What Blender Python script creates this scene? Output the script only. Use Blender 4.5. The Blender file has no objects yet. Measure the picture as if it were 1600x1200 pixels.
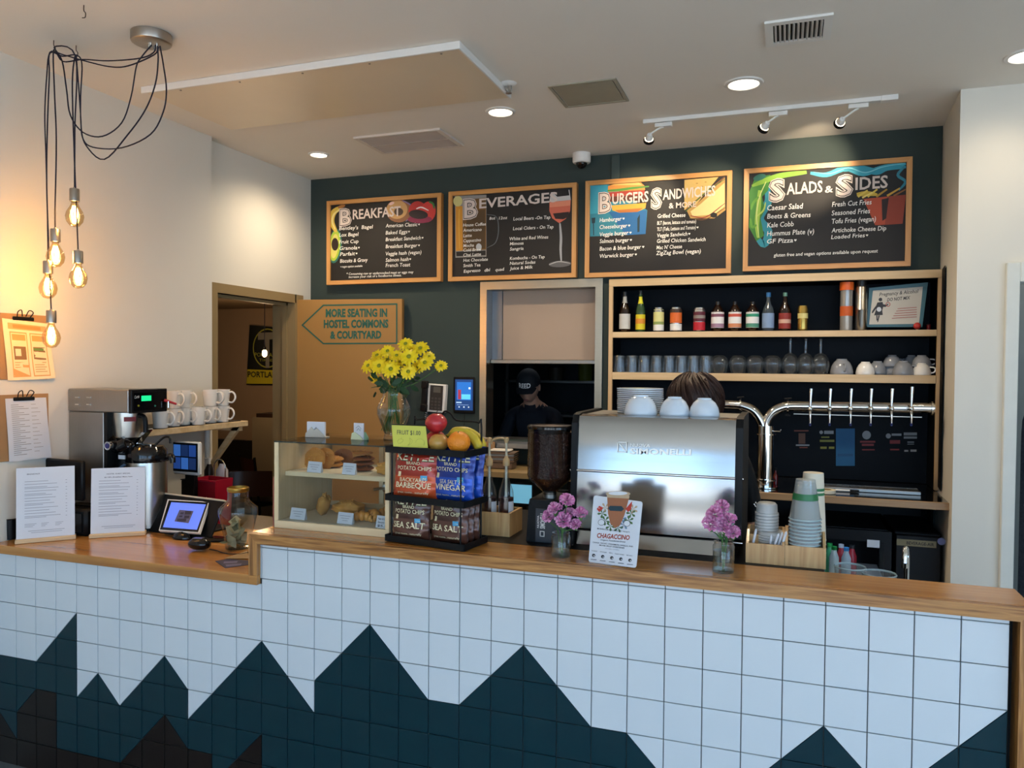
import bpy, math, random
import numpy as np
from mathutils import Matrix, Vector
random.seed(7)
PI = math.pi
# ------------------------------------------------------------------ camera
KS = .735
CAM = np.array([-.7651*KS, -3.1737*KS, 1.7454]); YAW, PITCH, ROLL, FPX = .3410, -.0233, .0078, 1207.5
FW = np.array([-math.sin(YAW)*math.cos(PITCH), math.cos(YAW)*math.cos(PITCH), math.sin(PITCH)])
_r0 = np.array([math.cos(YAW), math.sin(YAW), 0]); _u0 = np.cross(_r0, FW)
RT = _r0*math.cos(ROLL)+_u0*math.sin(ROLL); UP = -_r0*math.sin(ROLL)+_u0*math.cos(ROLL)
SC = bpy.context.scene; COL = SC.collection
cd = bpy.data.cameras.new('camera'); cam = bpy.data.objects.new('camera', cd); COL.objects.link(cam)
cd.sensor_width = 36; cd.lens = FPX/1600*36; cd.clip_start = .05; cd.clip_end = 200
M = Matrix.Identity(4)
for i in range(3):
    M[i][0] = RT[i]; M[i][1] = UP[i]; M[i][2] = -FW[i]; M[i][3] = CAM[i]
cam.matrix_world = M; SC.camera = cam
# ------------------------------------------------------------------ world, daylight, exposure
SKY = (.44, .72, 1.08); SKY_S = 5.0
w = bpy.data.worlds.new('sky'); SC.world = w; w.use_nodes = True
bg = w.node_tree.nodes['Background']; bg.inputs[0].default_value = (*SKY, 1); bg.inputs[1].default_value = SKY_S
SC.view_settings.view_transform = 'Standard'; SC.view_settings.look = 'None'; SC.view_settings.gamma = 1
SC.view_settings.use_curve_mapping = False; SC.view_settings.exposure = 0.0
SC.cycles.max_bounces = 8; SC.cycles.diffuse_bounces = 4; SC.cycles.glossy_bounces = 4
SC.cycles.transmission_bounces = 8; SC.cycles.transparent_max_bounces = 12
SC.cycles.sample_clamp_indirect = 4; SC.cycles.caustics_reflective = False; SC.cycles.caustics_refractive = False
SC.cycles.use_denoising = True
WINDOWS = [(-2.7, -1.3), (-1.1, .3), (.5, 1.9), (2.1, 3.5)]; WZ = (.45, 3.0); YF = -6.0; XR = 3.6
def area(name, loc, rot, sx, sy, energy, color, portal=False):
    l = bpy.data.lights.new(name, 'AREA'); l.shape = 'RECTANGLE'; l.size = sx; l.size_y = sy
    l.energy = energy; l.color = color
    if portal: l.cycles.is_portal = True
    o = bpy.data.objects.new(name, l); o.location = loc; o.rotation_euler = rot; COL.objects.link(o); return o
for a, b in WINDOWS:      # sky portals in the street windows behind the camera
    area('window_daylight', ((a+b)/2, YF-.02, sum(WZ)/2), (PI/2, 0, 0), b-a, WZ[1]-WZ[0], 1, (1, 1, 1), True)
area('side_daylight', (XR+.02, -3.0, 1.7), (PI/2, 0, PI/2), 3.4, 2.5, 1, (1, 1, 1), True)
def spot(name, loc, target, energy, color, size=1.2, blend=.6, r=.04):
    l = bpy.data.lights.new(name, 'SPOT'); l.energy = energy; l.color = color; l.spot_size = size; l.spot_blend = blend
    l.shadow_soft_size = r
    o = bpy.data.objects.new(name, l); o.location = loc
    o.rotation_euler = (Vector(target)-Vector(loc)).to_track_quat('-Z', 'Y').to_euler(); COL.objects.link(o); return o
def point(name, loc, energy, color, r=.03):
    l = bpy.data.lights.new(name, 'POINT'); l.energy = energy; l.color = color; l.shadow_soft_size = r
    o = bpy.data.objects.new(name, l); o.location = loc; COL.objects.link(o); return o
sn = bpy.data.lights.new('sun', 'SUN'); sn.energy = 26; sn.angle = .01; sn.color = (1, .97, .95)
so_ = bpy.data.objects.new('sun', sn); so_.rotation_euler = (math.radians(33), 0, math.radians(-14)); COL.objects.link(so_)
# ------------------------------------------------------------------ place helpers
def ray(px, py): return FW*FPX+RT*(px-800)-UP*(py-600)
def at(px, py, Y=None, Z=None, X=None):
    d = ray(px, py)
    t = (Y-CAM[1])/d[1] if Y is not None else (Z-CAM[2])/d[2] if Z is not None else (X-CAM[0])/d[0]
    return Vector(CAM+d*t)
def mpp(p):      # metres per photo pixel at a point
    return float((np.array(p)-CAM)@FW)/FPX
BAR = 1.13; LOW = .981; H = 3.0537; D = 2.381; LX = -3.704; LX2 = -3.76
# ------------------------------------------------------------------ materials
def lin(h):
    h = h.lstrip('#'); c = [int(h[i:i+2], 16)/255 for i in (0, 2, 4)]
    return tuple(x/12.92 if x <= .04045 else ((x+.055)/1.055)**2.4 for x in c)
MC = {}
def mat(name, col, rough=.5, metal=0, var=.06, scale=12, bump=0, emit=None, es=0, alpha=None, trans=0, ior=1.45, coat=0, spec=None, aniso=None):
    if name in MC: return MC[name]
    m = bpy.data.materials.new(name); m.use_nodes = True; MC[name] = m
    nt = m.node_tree; N = nt.nodes; L = nt.links; b = N['Principled BSDF']
    c = lin(col) if isinstance(col, str) else col
    tc = N.new('ShaderNodeTexCoord'); nz = N.new('ShaderNodeTexNoise'); nz.inputs['Scale'].default_value = scale
    nz.inputs['Detail'].default_value = 3
    L.new(tc.outputs['Object'], nz.inputs['Vector'])
    if aniso:
        mp = N.new('ShaderNodeMapping'); mp.inputs['Scale'].default_value = aniso
        L.new(tc.outputs['Object'], mp.inputs['Vector']); L.new(mp.outputs[0], nz.inputs['Vector'])
    mx = N.new('ShaderNodeMix'); mx.data_type = 'RGBA'
    mx.inputs['A'].default_value = (*[max(0, x*(1-var)) for x in c], 1); mx.inputs['B'].default_value = (*[min(1, x*(1+var)) for x in c], 1)
    L.new(nz.outputs['Fac'], mx.inputs['Factor']); L.new(mx.outputs['Result'], b.inputs['Base Color'])
    b.inputs['Roughness'].default_value = rough; b.inputs['Metallic'].default_value = metal
    b.inputs['IOR'].default_value = ior
    if trans: b.inputs['Transmission Weight'].default_value = trans
    if coat: b.inputs['Coat Weight'].default_value = coat; b.inputs['Coat Roughness'].default_value = .12
    if spec is not None: b.inputs['Specular IOR Level'].default_value = spec
    if emit: b.inputs['Emission Color'].default_value = (*lin(emit), 1); b.inputs['Emission Strength'].default_value = es
    if alpha is not None: b.inputs['Alpha'].default_value = alpha
    if bump:
        bp = N.new('ShaderNodeBump'); bp.inputs['Strength'].default_value = bump; bp.inputs['Distance'].default_value = .01
        L.new(nz.outputs['Fac'], bp.inputs['Height']); L.new(bp.outputs[0], b.inputs['Normal'])
    return m
def wood(name, c1, c2, c3, axis='X', scale=1., rough=.35, coat=.3, fine=60, bands=9):
    if name in MC: return MC[name]
    m = bpy.data.materials.new(name); m.use_nodes = True; MC[name] = m
    nt = m.node_tree; N = nt.nodes; L = nt.links; b = N['Principled BSDF']
    tc = N.new('ShaderNodeTexCoord'); mp = N.new('ShaderNodeMapping')
    s = [1., 1., 1.]; s['XYZ'.index(axis)] = .055
    mp.inputs['Scale'].default_value = [x*scale for x in s]
    L.new(tc.outputs['Object'], mp.inputs['Vector'])
    n1 = N.new('ShaderNodeTexNoise'); n1.inputs['Scale'].default_value = bands; n1.inputs['Detail'].default_value = 4; n1.inputs['Distortion'].default_value = .6
    n2 = N.new('ShaderNodeTexNoise'); n2.inputs['Scale'].default_value = fine; n2.inputs['Detail'].default_value = 6
    L.new(mp.outputs[0], n1.inputs['Vector']); L.new(mp.outputs[0], n2.inputs['Vector'])
    mul = N.new('ShaderNodeMath'); mul.operation = 'MULTIPLY'; mul.inputs[1].default_value = 3.
    fr = N.new('ShaderNodeMath'); fr.operation = 'PINGPONG'; fr.inputs[1].default_value = .5
    L.new(n1.outputs['Fac'], mul.inputs[0]); L.new(mul.outputs[0], fr.inputs[0])
    ad = N.new('ShaderNodeMath'); ad.operation = 'ADD'; L.new(fr.outputs[0], ad.inputs[0])
    m2 = N.new('ShaderNodeMath'); m2.operation = 'MULTIPLY'; m2.inputs[1].default_value = .7; L.new(n2.outputs['Fac'], m2.inputs[0]); L.new(m2.outputs[0], ad.inputs[1])
    cr = N.new('ShaderNodeValToRGB'); e = cr.color_ramp.elements
    e[0].position = .2; e[0].color = (*lin(c1), 1); e[1].position = .95; e[1].color = (*lin(c3), 1)
    k = cr.color_ramp.elements.new(.55); k.color = (*lin(c2), 1)
    L.new(ad.outputs[0], cr.inputs[0]); L.new(cr.outputs[0], b.inputs['Base Color'])
    b.inputs['Roughness'].default_value = rough; b.inputs['Coat Weight'].default_value = coat; b.inputs['Coat Roughness'].default_value = .15
    bp = N.new('ShaderNodeBump'); bp.inputs['Strength'].default_value = .08; bp.inputs['Distance'].default_value = .004
    L.new(n2.outputs['Fac'], bp.inputs['Height']); L.new(bp.outputs[0], b.inputs['Normal'])
    return m
def glass(name='clear_glass', col=(.97, .99, .98), sheet=False, tint=.12, rough=.0, milk=0):
    # thin glass sheet: mostly see-through with a fresnel mirror on top
    if name in MC: return MC[name]
    m = bpy.data.materials.new(name); m.use_nodes = True; MC[name] = m
    nt = m.node_tree; N = nt.nodes; L = nt.links; N.remove(N['Principled BSDF']); out = N['Material Output']
    tr = N.new('ShaderNodeBsdfTransparent'); tr.inputs[0].default_value = (*[c*(1-tint*.3) for c in col], 1)
    gl = N.new('ShaderNodeBsdfGlossy'); gl.inputs['Roughness'].default_value = .03+rough
    lw = N.new('ShaderNodeLayerWeight'); lw.inputs[0].default_value = .35
    if sheet:
        fr = N.new('ShaderNodeFresnel'); fr.inputs[0].default_value = 1.22
        mx = N.new('ShaderNodeMixShader'); L.new(fr.outputs[0], mx.inputs[0]); L.new(tr.outputs[0], mx.inputs[1]); L.new(gl.outputs[0], mx.inputs[2]); L.new(mx.outputs[0], out.inputs[0]); return m
    mm = N.new('ShaderNodeMath'); mm.operation = 'MULTIPLY_ADD'; mm.inputs[1].default_value = .75; mm.inputs[2].default_value = .045
    L.new(lw.outputs['Facing'], mm.inputs[0])
    pw = N.new('ShaderNodeMath'); pw.operation = 'POWER'; pw.inputs[1].default_value = 1.6
    L.new(lw.outputs['Facing'], pw.inputs[0]); L.new(pw.outputs[0], mm.inputs[0])
    mx = N.new('ShaderNodeMixShader'); L.new(mm.outputs[0], mx.inputs[0]); L.new(tr.outputs[0], mx.inputs[1]); L.new(gl.outputs[0], mx.inputs[2])
    if milk:
        df = N.new('ShaderNodeBsdfDiffuse'); df.inputs[0].default_value = (.85, .9, .9, 1); m3 = N.new('ShaderNodeMixShader'); m3.inputs[0].default_value = milk; L.new(mx.outputs[0], m3.inputs[1]); L.new(df.outputs[0], m3.inputs[2]); mx = m3
    L.new(mx.outputs[0], out.inputs[0]); return m
def glow(name, col, s):
    if name in MC: return MC[name]
    m = bpy.data.materials.new(name); m.use_nodes = True; MC[name] = m
    b = m.node_tree.nodes['Principled BSDF']; b.inputs['Base Color'].default_value = (*lin(col), 1)
    b.inputs['Emission Color'].default_value = (*lin(col), 1); b.inputs['Emission Strength'].default_value = s
    return m
def flat(col, rough=.6):      # print ink / paint colours
    return mat('paint_'+col.strip('#'), col, rough, var=.05, scale=40)
# ------------------------------------------------------------------ geometry builder
class G:
    def __init__(s): s.v = []; s.f = []; s.mi = []; s.k = 0; s.T = None
    def _add(s, vs, fs):
        n = len(s.v)
        if s.T is not None: vs = [tuple(s.T @ Vector(v)) for v in vs]
        s.v += [tuple(v) for v in vs]; s.f += [tuple(i+n for i in f) for f in fs]; s.mi += [s.k]*len(fs); return s
    def use(s, k): s.k = k; return s
    def tf(s, T=None): s.T = T; return s
    def box(s, x0, x1, y0, y1, z0, z1, b=0):
        if x0 > x1: x0, x1 = x1, x0
        if y0 > y1: y0, y1 = y1, y0
        if z0 > z1: z0, z1 = z1, z0
        if b <= 0:
            vs = [(x, y, z) for x in (x0, x1) for y in (y0, y1) for z in (z0, z1)]
            return s._add(vs, [(0, 1, 3, 2), (4, 6, 7, 5), (0, 4, 5, 1), (2, 3, 7, 6), (0, 2, 6, 4), (1, 5, 7, 3)])
        b = min(b, (x1-x0)*.45, (y1-y0)*.45, (z1-z0)*.45)
        vs = []; idx = {}
        for i, x in enumerate((x0, x1)):
            for j, y in enumerate((y0, y1)):
                for k, z in enumerate((z0, z1)):
                    X = x+(b if i == 0 else -b); Y = y+(b if j == 0 else -b); Z = z+(b if k == 0 else -b)
                    for a, q in enumerate(((x, Y, Z), (X, y, Z), (X, Y, z))):
                        idx[(i, j, k, a)] = len(vs); vs.append(q)
        fs = []
        for a in range(3):
            o = [q for q in range(3) if q != a]
            for sgn in (0, 1):
                cs = []
                for u, w_ in ((0, 0), (1, 0), (1, 1), (0, 1)):
                    c = [0, 0, 0]; c[a] = sgn; c[o[0]] = u; c[o[1]] = w_; cs.append(idx[(*c, a)])
                fs.append(tuple(cs) if (sgn == 1) ^ (a == 1) else tuple(reversed(cs)))
        for c_ax in range(3):
            a, b_ = [q for q in range(3) if q != c_ax]
            for u in (0, 1):
                for w_ in (0, 1):
                    c0 = [0, 0, 0]; c0[a] = u; c0[b_] = w_; c1 = list(c0); c1[c_ax] = 1
                    q = (idx[(*c0, a)], idx[(*c0, b_)], idx[(*c1, b_)], idx[(*c1, a)])
                    fs.append(q)
        for i in (0, 1):
            for j in (0, 1):
                for k in (0, 1): fs.append(tuple(idx[(i, j, k, a)] for a in range(3)))
        s.fix = True
        return s._add(vs, fs)
    def cyl(s, p0, p1, r0, r1=None, n=16, cap=True):
        r1 = r0 if r1 is None else r1
        p0 = Vector(p0); p1 = Vector(p1); d = (p1-p0).normalized()
        a = d.orthogonal().normalized(); b = d.cross(a)
        vs = []
        for p, r in ((p0, r0), (p1, r1)):
            for i in range(n):
                t = 2*PI*i/n; vs.append(p+a*(r*math.cos(t))+b*(r*math.sin(t)))
        fs = [(i, (i+1) % n, n+(i+1) % n, n+i) for i in range(n)]
        if cap: fs += [tuple(reversed(range(n))), tuple(range(n, 2*n))]
        return s._add(vs, fs)
    def lathe(s, prof, c=(0, 0, 0), n=20, sx=1, sy=1, a0=0, a1=2*PI):
        full = abs(a1-a0-2*PI) < 1e-6; m = n if full else n+1
        vs = []; fs = []
        for r, z in prof:
            for i in range(m):
                t = a0+(a1-a0)*i/n; vs.append((c[0]+r*sx*math.cos(t), c[1]+r*sy*math.sin(t), c[2]+z))
        for k in range(len(prof)-1):
            for i in range(n):
                j = (i+1) % m
                fs.append((k*m+i, k*m+j, (k+1)*m+j, (k+1)*m+i))
        if prof[0][0] > 1e-6 and getattr(s, 'capb', False): fs.append(tuple(reversed(range(m))))
        return s._add(vs, fs)
    def tube(s, pts, r, n=8, smooth=0, cap=True):
        P = [Vector(p) for p in pts]
        if smooth: P = cat(P, smooth)
        rs = r if isinstance(r, (list, tuple)) else None
        vs = []; up = None; m = len(P)
        for i, p in enumerate(P):
            d = (P[min(i+1, m-1)]-P[max(i-1, 0)]).normalized()
            if up is None: up = d.orthogonal().normalized()
            a = (up-d*up.dot(d)); a = a.normalized() if a.length > 1e-6 else d.orthogonal().normalized()
            up = a; b = d.cross(a)
            rr = (rs[0]+(rs[1]-rs[0])*i/(m-1)) if rs else r
            for k in range(n):
                t = 2*PI*k/n; vs.append(p+a*(rr*math.cos(t))+b*(rr*math.sin(t)))
        fs = [(i*n+k, i*n+(k+1) % n, (i+1)*n+(k+1) % n, (i+1)*n+k) for i in range(m-1) for k in range(n)]
        if cap: fs += [tuple(reversed(range(n))), tuple(range((m-1)*n, m*n))]
        return s._add(vs, fs)
    def prism(s, pts, y0, y1, ax='y'):      # pts in (x,z) extruded along y; ax 'x': pts (y,z); ax 'z': pts (x,y)
        mk = {'y': lambda p, t: (p[0], t, p[1]), 'x': lambda p, t: (t, p[0], p[1]), 'z': lambda p, t: (p[0], p[1], t)}[ax]
        n = len(pts); vs = [mk(p, y0) for p in pts]+[mk(p, y1) for p in pts]
        fs = [tuple(range(n)), tuple(reversed(range(n, 2*n)))]+[(i, n+i, n+(i+1) % n, (i+1) % n) for i in range(n)]
        s.fix = True
        return s._add(vs, fs)
    def poly(s, pts):
        return s._add(pts, [tuple(range(len(pts)))])
    def sph(s, c, r, n=12, m=8, f=None):
        r = (r, r, r) if not isinstance(r, (tuple, list)) else r
        vs = [(0, 0, -1)]+[(math.cos(2*PI*i/n)*math.sin(PI*j/m), math.sin(2*PI*i/n)*math.sin(PI*j/m), -math.cos(PI*j/m)) for j in range(1, m) for i in range(n)]+[(0, 0, 1)]
        if f: vs = [f(Vector(v)) for v in vs]
        vs = [(c[0]+v[0]*r[0], c[1]+v[1]*r[1], c[2]+v[2]*r[2]) for v in vs]
        fs = [(0, 1+(i+1) % n, 1+i) for i in range(n)]
        for j in range(m-2):
            fs += [(1+j*n+i, 1+j*n+(i+1) % n, 1+(j+1)*n+(i+1) % n, 1+(j+1)*n+i) for i in range(n)]
        q = 1+(m-2)*n; fs += [(q+i, q+(i+1) % n, len(vs)-1) for i in range(n)]
        return s._add(vs, fs)
    def grid(s, f, nu, nv):      # f(u,v)->point
        vs = [f(i/nu, j/nv) for j in range(nv+1) for i in range(nu+1)]
        fs = [(j*(nu+1)+i, j*(nu+1)+i+1, (j+1)*(nu+1)+i+1, (j+1)*(nu+1)+i) for j in range(nv) for i in range(nu)]
        return s._add(vs, fs)
    def mesh(s, name, mats, smooth=None):
        me = bpy.data.meshes.new(name); me.from_pydata(s.v, [], s.f)
        for m in (mats if isinstance(mats, (list, tuple)) else [mats]): me.materials.append(m)
        if any(s.mi): me.polygons.foreach_set('material_index', s.mi)
        import bmesh
        if getattr(s, 'fix', False):
            b = bmesh.new(); b.from_mesh(me); bmesh.ops.recalc_face_normals(b, faces=b.faces); b.to_mesh(me); b.free()
        if smooth:
            me.shade_smooth(); me.set_sharp_from_angle(angle=math.radians(smooth if smooth > 1 else 38))
        me.update(); return me
def cat(P, k=6):      # Catmull-Rom
    out = []
    Q = [P[0]*2-P[1]]+P+[P[-1]*2-P[-2]]
    for i in range(1, len(Q)-2):
        a, b, c, d = Q[i-1], Q[i], Q[i+1], Q[i+2]
        for j in range(k):
            t = j/k
            out.append(.5*((2*b)+(c-a)*t+(2*a-5*b+4*c-d)*t*t+(3*b-3*c+d-a)*t**3))
    out.append(P[-1]); return out
def wm(o):
    m = Matrix.Translation(o.location) @ o.rotation_euler.to_matrix().to_4x4()
    return wm(o.parent) @ m if o.parent else m
def thing(name, label, cat_, loc=(0, 0, 0), rz=0, group=None, rot=None):
    o = bpy.data.objects.new(name, None); COL.objects.link(o); o.empty_display_size = .05
    o.location = loc; o.rotation_euler = rot or (0, 0, rz); o['label'] = label; o['category'] = cat_
    if group: o['group'] = group
    return o
def part(name, g, mats, parent=None, smooth=40, world=False, label=None):
    if world and parent is not None:
        inv = wm(parent).inverted(); g.v = [tuple(inv @ Vector(v)) for v in g.v]
    me = g if isinstance(g, bpy.types.Mesh) else g.mesh(name, mats, smooth)
    o = bpy.data.objects.new(name, me); COL.objects.link(o); o.parent = parent
    if label: o['label'] = label
    if name in ('print', 'fine_print', 'chalk_menu_lines', 'coloured_print', 'painted_artwork', 'front_lettering', 'letter_shadow', 'keys', 'printed_picture', 'initial_core', 'initial_inline'): o['kind'] = 'stuff'
    return o
def tag(o, label, cat_, group=None, kind=None):
    o['label'] = label; o['category'] = cat_
    if group: o['group'] = group
    if kind: o['kind'] = kind
    return o
def single(name, g, mats, label, cat_, group=None, base=None, smooth=40):
    o = bpy.data.objects.new(name, None)
    if base is not None: g.v = [(v[0]-base[0], v[1]-base[1], v[2]-base[2]) for v in g.v]
    o = bpy.data.objects.new(name, g.mesh(name, mats, smooth)); COL.objects.link(o)
    if base is not None: o.location = base
    return tag(o, label, cat_, group)
def struct(name, g, mats, parent=None, label=None, smooth=0):
    o = bpy.data.objects.new(name, g.mesh(name, mats, smooth)); COL.objects.link(o); o.parent = parent
    if parent is None: o['kind'] = 'structure'
    if label: o['label'] = label
    return o
def dup(root, loc=None, rz=None, label=None, rot=None, scale=None):
    r = root.copy(); COL.objects.link(r)
    if loc is not None: r.location = loc
    if rz is not None: r.rotation_euler = (0, 0, rz)
    if rot is not None: r.rotation_euler = rot
    if scale is not None: r.scale = scale if isinstance(scale, tuple) else (scale,)*3
    if label: r['label'] = label
    for ch in root.children:
        c = ch.copy(); COL.objects.link(c); c.parent = r
        for g2 in ch.children:
            d = g2.copy(); COL.objects.link(d); d.parent = c
    return r
# ------------------------------------------------------------------ lettering
TXT = {}
def glyphs(s, bold=0, shear=0, ext=0):
    k = (s, bold, shear)
    if k not in TXT:
        cu = bpy.data.curves.new('t', 'FONT'); cu.body = s; cu.size = 1; cu.resolution_u = 2; cu.offset = bold; cu.shear = shear; cu.fill_mode = 'FRONT'
        o = bpy.data.objects.new('t', cu); COL.objects.link(o)
        dg = bpy.context.evaluated_depsgraph_get(); me = bpy.data.meshes.new_from_object(o.evaluated_get(dg))
        vs = [tuple(v.co) for v in me.vertices]; fs = [tuple(p.vertices) for p in me.polygons]
        bpy.data.objects.remove(o); bpy.data.curves.remove(cu); bpy.data.meshes.remove(me)
        TXT[k] = (vs, fs)
    return TXT[k]
CAPH = None
def put_text(g, s, A, B, h, n, bold=0, shear=0, up=(0, 0, 1)):
    """add text s to G g; baseline from world point A to B, cap height h (m), n outward normal offset vector"""
    global CAPH
    if CAPH is None: CAPH = max(v[1] for v in glyphs('H')[0])
    vs, fs = glyphs(s, bold, shear)
    if not vs: return
    x0 = min(v[0] for v in vs); x1 = max(v[0] for v in vs)
    A = Vector(A); B = Vector(B); ex = (B-A)/(x1-x0); ez = Vector(up).normalized()*(h/CAPH); off = Vector(n)
    g._add([A+ex*(v[0]-x0)+ez*v[1]+off for v in vs], fs)
# ------------------------------------------------------------------ palette
M_WALL = mat('warm_white_wall_paint', '#DAD6CA', .75, var=.03, scale=3, bump=.03)
M_CEIL = mat('ceiling_paint', '#EBE6DC', .8, var=.025, scale=2.5, bump=.03)
M_TEALW = mat('dark_green_grey_wall_paint', '#2F3C39', .75, var=.05, scale=4, bump=.02)
M_TAN = mat('tan_door_paint', '#A2783F', .5, var=.03, scale=5)
M_TANF = mat('tan_frame_paint', '#8F7A55', .5, var=.03, scale=5)
M_FLOOR = mat('pale_concrete_floor', '#AEAEAE', .5, var=.1, scale=3)
M_DARKW = mat('black_wall_panel', '#070A0E', .6, var=.2, scale=6, spec=.12)
M_OAKX = wood('oak_edge_long', '#573414', '#935F2C', '#BC8648', 'X', 1.3, .34, .1, 90, 42)
M_OAKZ = wood('oak_edge_upright', '#5C3818', '#98632E', '#BC8648', 'Z', 1.3, .3, .2, 90, 36)
M_OAKT = wood('oak_counter_top', '#8E5824', '#AE7434', '#C68B47', 'X', .8, .24, .4, 50, 8)
M_MAPLE = wood('pale_birch_plywood', '#BE9C6E', '#CFAF80', '#DCC094', 'X', 1.0, .5, .1, 60, 6)
M_MAPLEZ = wood('pale_birch_upright', '#B08C5E', '#C4A072', '#D2B184', 'Z', 1.0, .5, .1, 60, 6)
M_BAMB = wood('bamboo_box', '#A97F4B', '#BE9560', '#CDA873', 'Z', 1.6, .45, .15, 80, 20)
M_FRAME = wood('honey_board_frame', '#A5692F', '#C28746', '#D69E5C', 'X', 1.4, .4, .2, 70, 10)
M_STEEL = mat('brushed_steel', '#B9B6AE', .28, 1, var=.05, scale=20, aniso=(1, 1, 30))
M_STEELD = mat('dull_steel', '#9C9A95', .42, 1, var=.06, scale=14, aniso=(20, 20, 1))
M_NICK = mat('brushed_nickel', '#A9A196', .36, 1, var=.05, scale=20)
M_CHR = mat('polished_chrome', '#D8D8D6', .1, 1, var=.02)
M_BLK = mat('black_plastic', '#0B0B0D', .45, var=.15, scale=20, spec=.25)
M_BLKG = mat('gloss_black_plastic', '#0A0A0C', .12, var=.1, scale=20)
M_BLKM = mat('black_powder_coat', '#0D0E0F', .5, var=.15, scale=40, bump=.05, spec=.25)
M_WHT = mat('white_enamel', '#E6E4DE', .4, var=.02)
M_PAPER = mat('white_paper', '#D4D8DE', .7, var=.02, scale=8)
M_INK = flat('#3A3A3E')
M_INKL = flat('#8C9098')
M_GLASS = glass(); M_PANE = glass('pane_glass', (.98, .99, .985), True, .1)
M_CER = mat('glazed_white_ceramic', '#E9E6DF', .14, var=.02, coat=.4)
M_CERG = mat('glazed_grey_ceramic', '#8E9196', .2, var=.03, coat=.4)
# ------------------------------------------------------------------ tiles
TPX = .1524*KS; TPZ = .1524*1.0217*KS; ZL = CAM[2]-.9073*KS
M_TW = mat('white_glazed_tile', '#D0D6D9', .14, var=.015, scale=2.2, coat=.3)
M_TT = mat('deep_teal_glazed_tile', '#052D36', .3, var=.06, scale=2.2, spec=.3)
M_TB = mat('brown_black_glazed_tile', '#120B09', .3, var=.1, scale=2.2, spec=.3)
M_GROUT = mat('grey_grout', '#4A4B48', .9, var=.1, scale=60)
# ================================================================== ROOM
def box_struct(name, x0, x1, y0, y1, z0, z1, m, **k):
    return struct(name, G().box(x0, x1, y0, y1, z0, z1), m, **k)
def slab_holes(u0, u1, z0, z1, holes):
    """rectangles (u0,u1,z0,z1) covering a wall with rectangular holes"""
    us = sorted({u0, u1, *[h[0] for h in holes], *[h[1] for h in holes]}); zs = sorted({z0, z1, *[h[2] for h in holes], *[h[3] for h in holes]})
    out = []
    for a, b in zip(us, us[1:]):
        run = None
        for c, d in zip(zs, zs[1:]):
            inside = any(h[0]-1e-6 <= a and b <= h[1]+1e-6 and h[2]-1e-6 <= c and d <= h[3]+1e-6 for h in holes)
            if inside:
                if run: out.append(run); run = None
            else: run = (a, b, run[2], d) if run else (a, b, c, d)
        if run: out.append(run)
    return out
box_struct('floor', -9, 6, YF-.3, 6, -.1, 0, M_FLOOR)
struct('ceiling', G().box(-9, 6, YF-.15, 6, H, H+.12), M_CEIL)
# near left wall, ends where the doorway recess starts
YN = at(331, 300, X=LX)[1]
g = G()
g.box(LX-.15, LX, YF, YN, 0, H)
struct('wall_left', g, M_WALL)
# recessed far part of the left wall with the doorway
DY0, DY1, DZ = 1.40, at(464, 470, X=LX2)[1], at(434, 470, X=LX2)[2]
DY1 = at(460, 480, X=LX2)[1]
g = G()
for a, b, c, d in slab_holes(YN-.1, D+.12, 0, H, [(DY0, DY1, 0, DZ)]): g.box(LX2-.16, LX2, a, b, c, d)
struct('wall_left_far', g, M_WALL)
# tan steel door frame: casing around, jamb inside
FT = at(400, 451, X=LX2+.01)[2]; FR = at(473, 470, X=LX2+.01)[1]
g = G().box(LX2-.17, LX2+.015, DY1-.012, FR, 0, FT).box(LX2-.17, LX2+.015, DY0-.05, DY1, DZ, FT)
g.box(LX2-.17, LX2+.015, DY0-.05, DY0+.01, 0, DZ)
g.box(LX2-.08, LX2-.045, DY0, DY1, DZ-.02, DZ).box(LX2-.08, LX2-.045, DY1-.03, DY1, 0, DZ)
struct('trim_1', g, M_TANF)
# open door leaf lying against the back wall, with painted sign
dr = thing('tan_door', 'open tan door leaf with a green arrow sign about more seating painted on it', 'door', (-3.752, 2.2, 0), math.atan2(2.315-2.2, -3.0+3.752))
dr['kind'] = 'structure'
DW = .762; DH = 2.19
part('door_leaf', G().box(0, DW, 0, .045, .012, DH, .002), M_TAN, dr)
for z in (.25, 1.1, 1.95): part('hinge', G().cyl((-.004, -.008, z-.05), (-.004, -.008, z+.05), .007, n=10), M_NICK, dr)
g = G().cyl((DW-.07, -.002, .98), (DW-.07, -.05, .98), .012, n=12).cyl((DW-.07, -.045, .98), (DW-.18, -.045, .98), .009, n=10).cyl((DW-.07, 0, .98), (DW-.07, -.006, .98), .03, n=16)
part('handle', g, M_NICK, dr)
def on_door(px, py):
    # point on the door's front face under a photo pixel, in world
    m = wm(dr); n = m.to_3x3() @ Vector((0, 1, 0)); o = m.translation
    d = Vector(ray(px, py)); c = Vector(CAM); t = (o-c).dot(n)/d.dot(n); return c+d*t
M_SIGNG = flat('#1F5B4E')
nd = wm(dr).to_3x3() @ Vector((0, -.0015, 0))
g = G()
for s, a, b, h in (('MORE SEATING IN', (509, 495), (605, 494.5), 11.5), ('HOSTEL COMMONS', (506, 512), (607, 511.5), 11.5), ('& COURTYARD', (516, 529), (596, 528.5), 11)):
    A = on_door(*a); B = on_door(*b); put_text(g, s, A, B, h*mpp(A), nd, bold=.045)
part('sign_lettering', g, M_SIGNG, dr, 0, True)
pts = [(471, 508), (505, 476), (621, 474), (621, 537.5), (505, 538), (471, 508)]
g = G(); q = [on_door(*p)+nd for p in pts]; ctr = sum(q[:5], Vector())/5
inn = []
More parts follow.
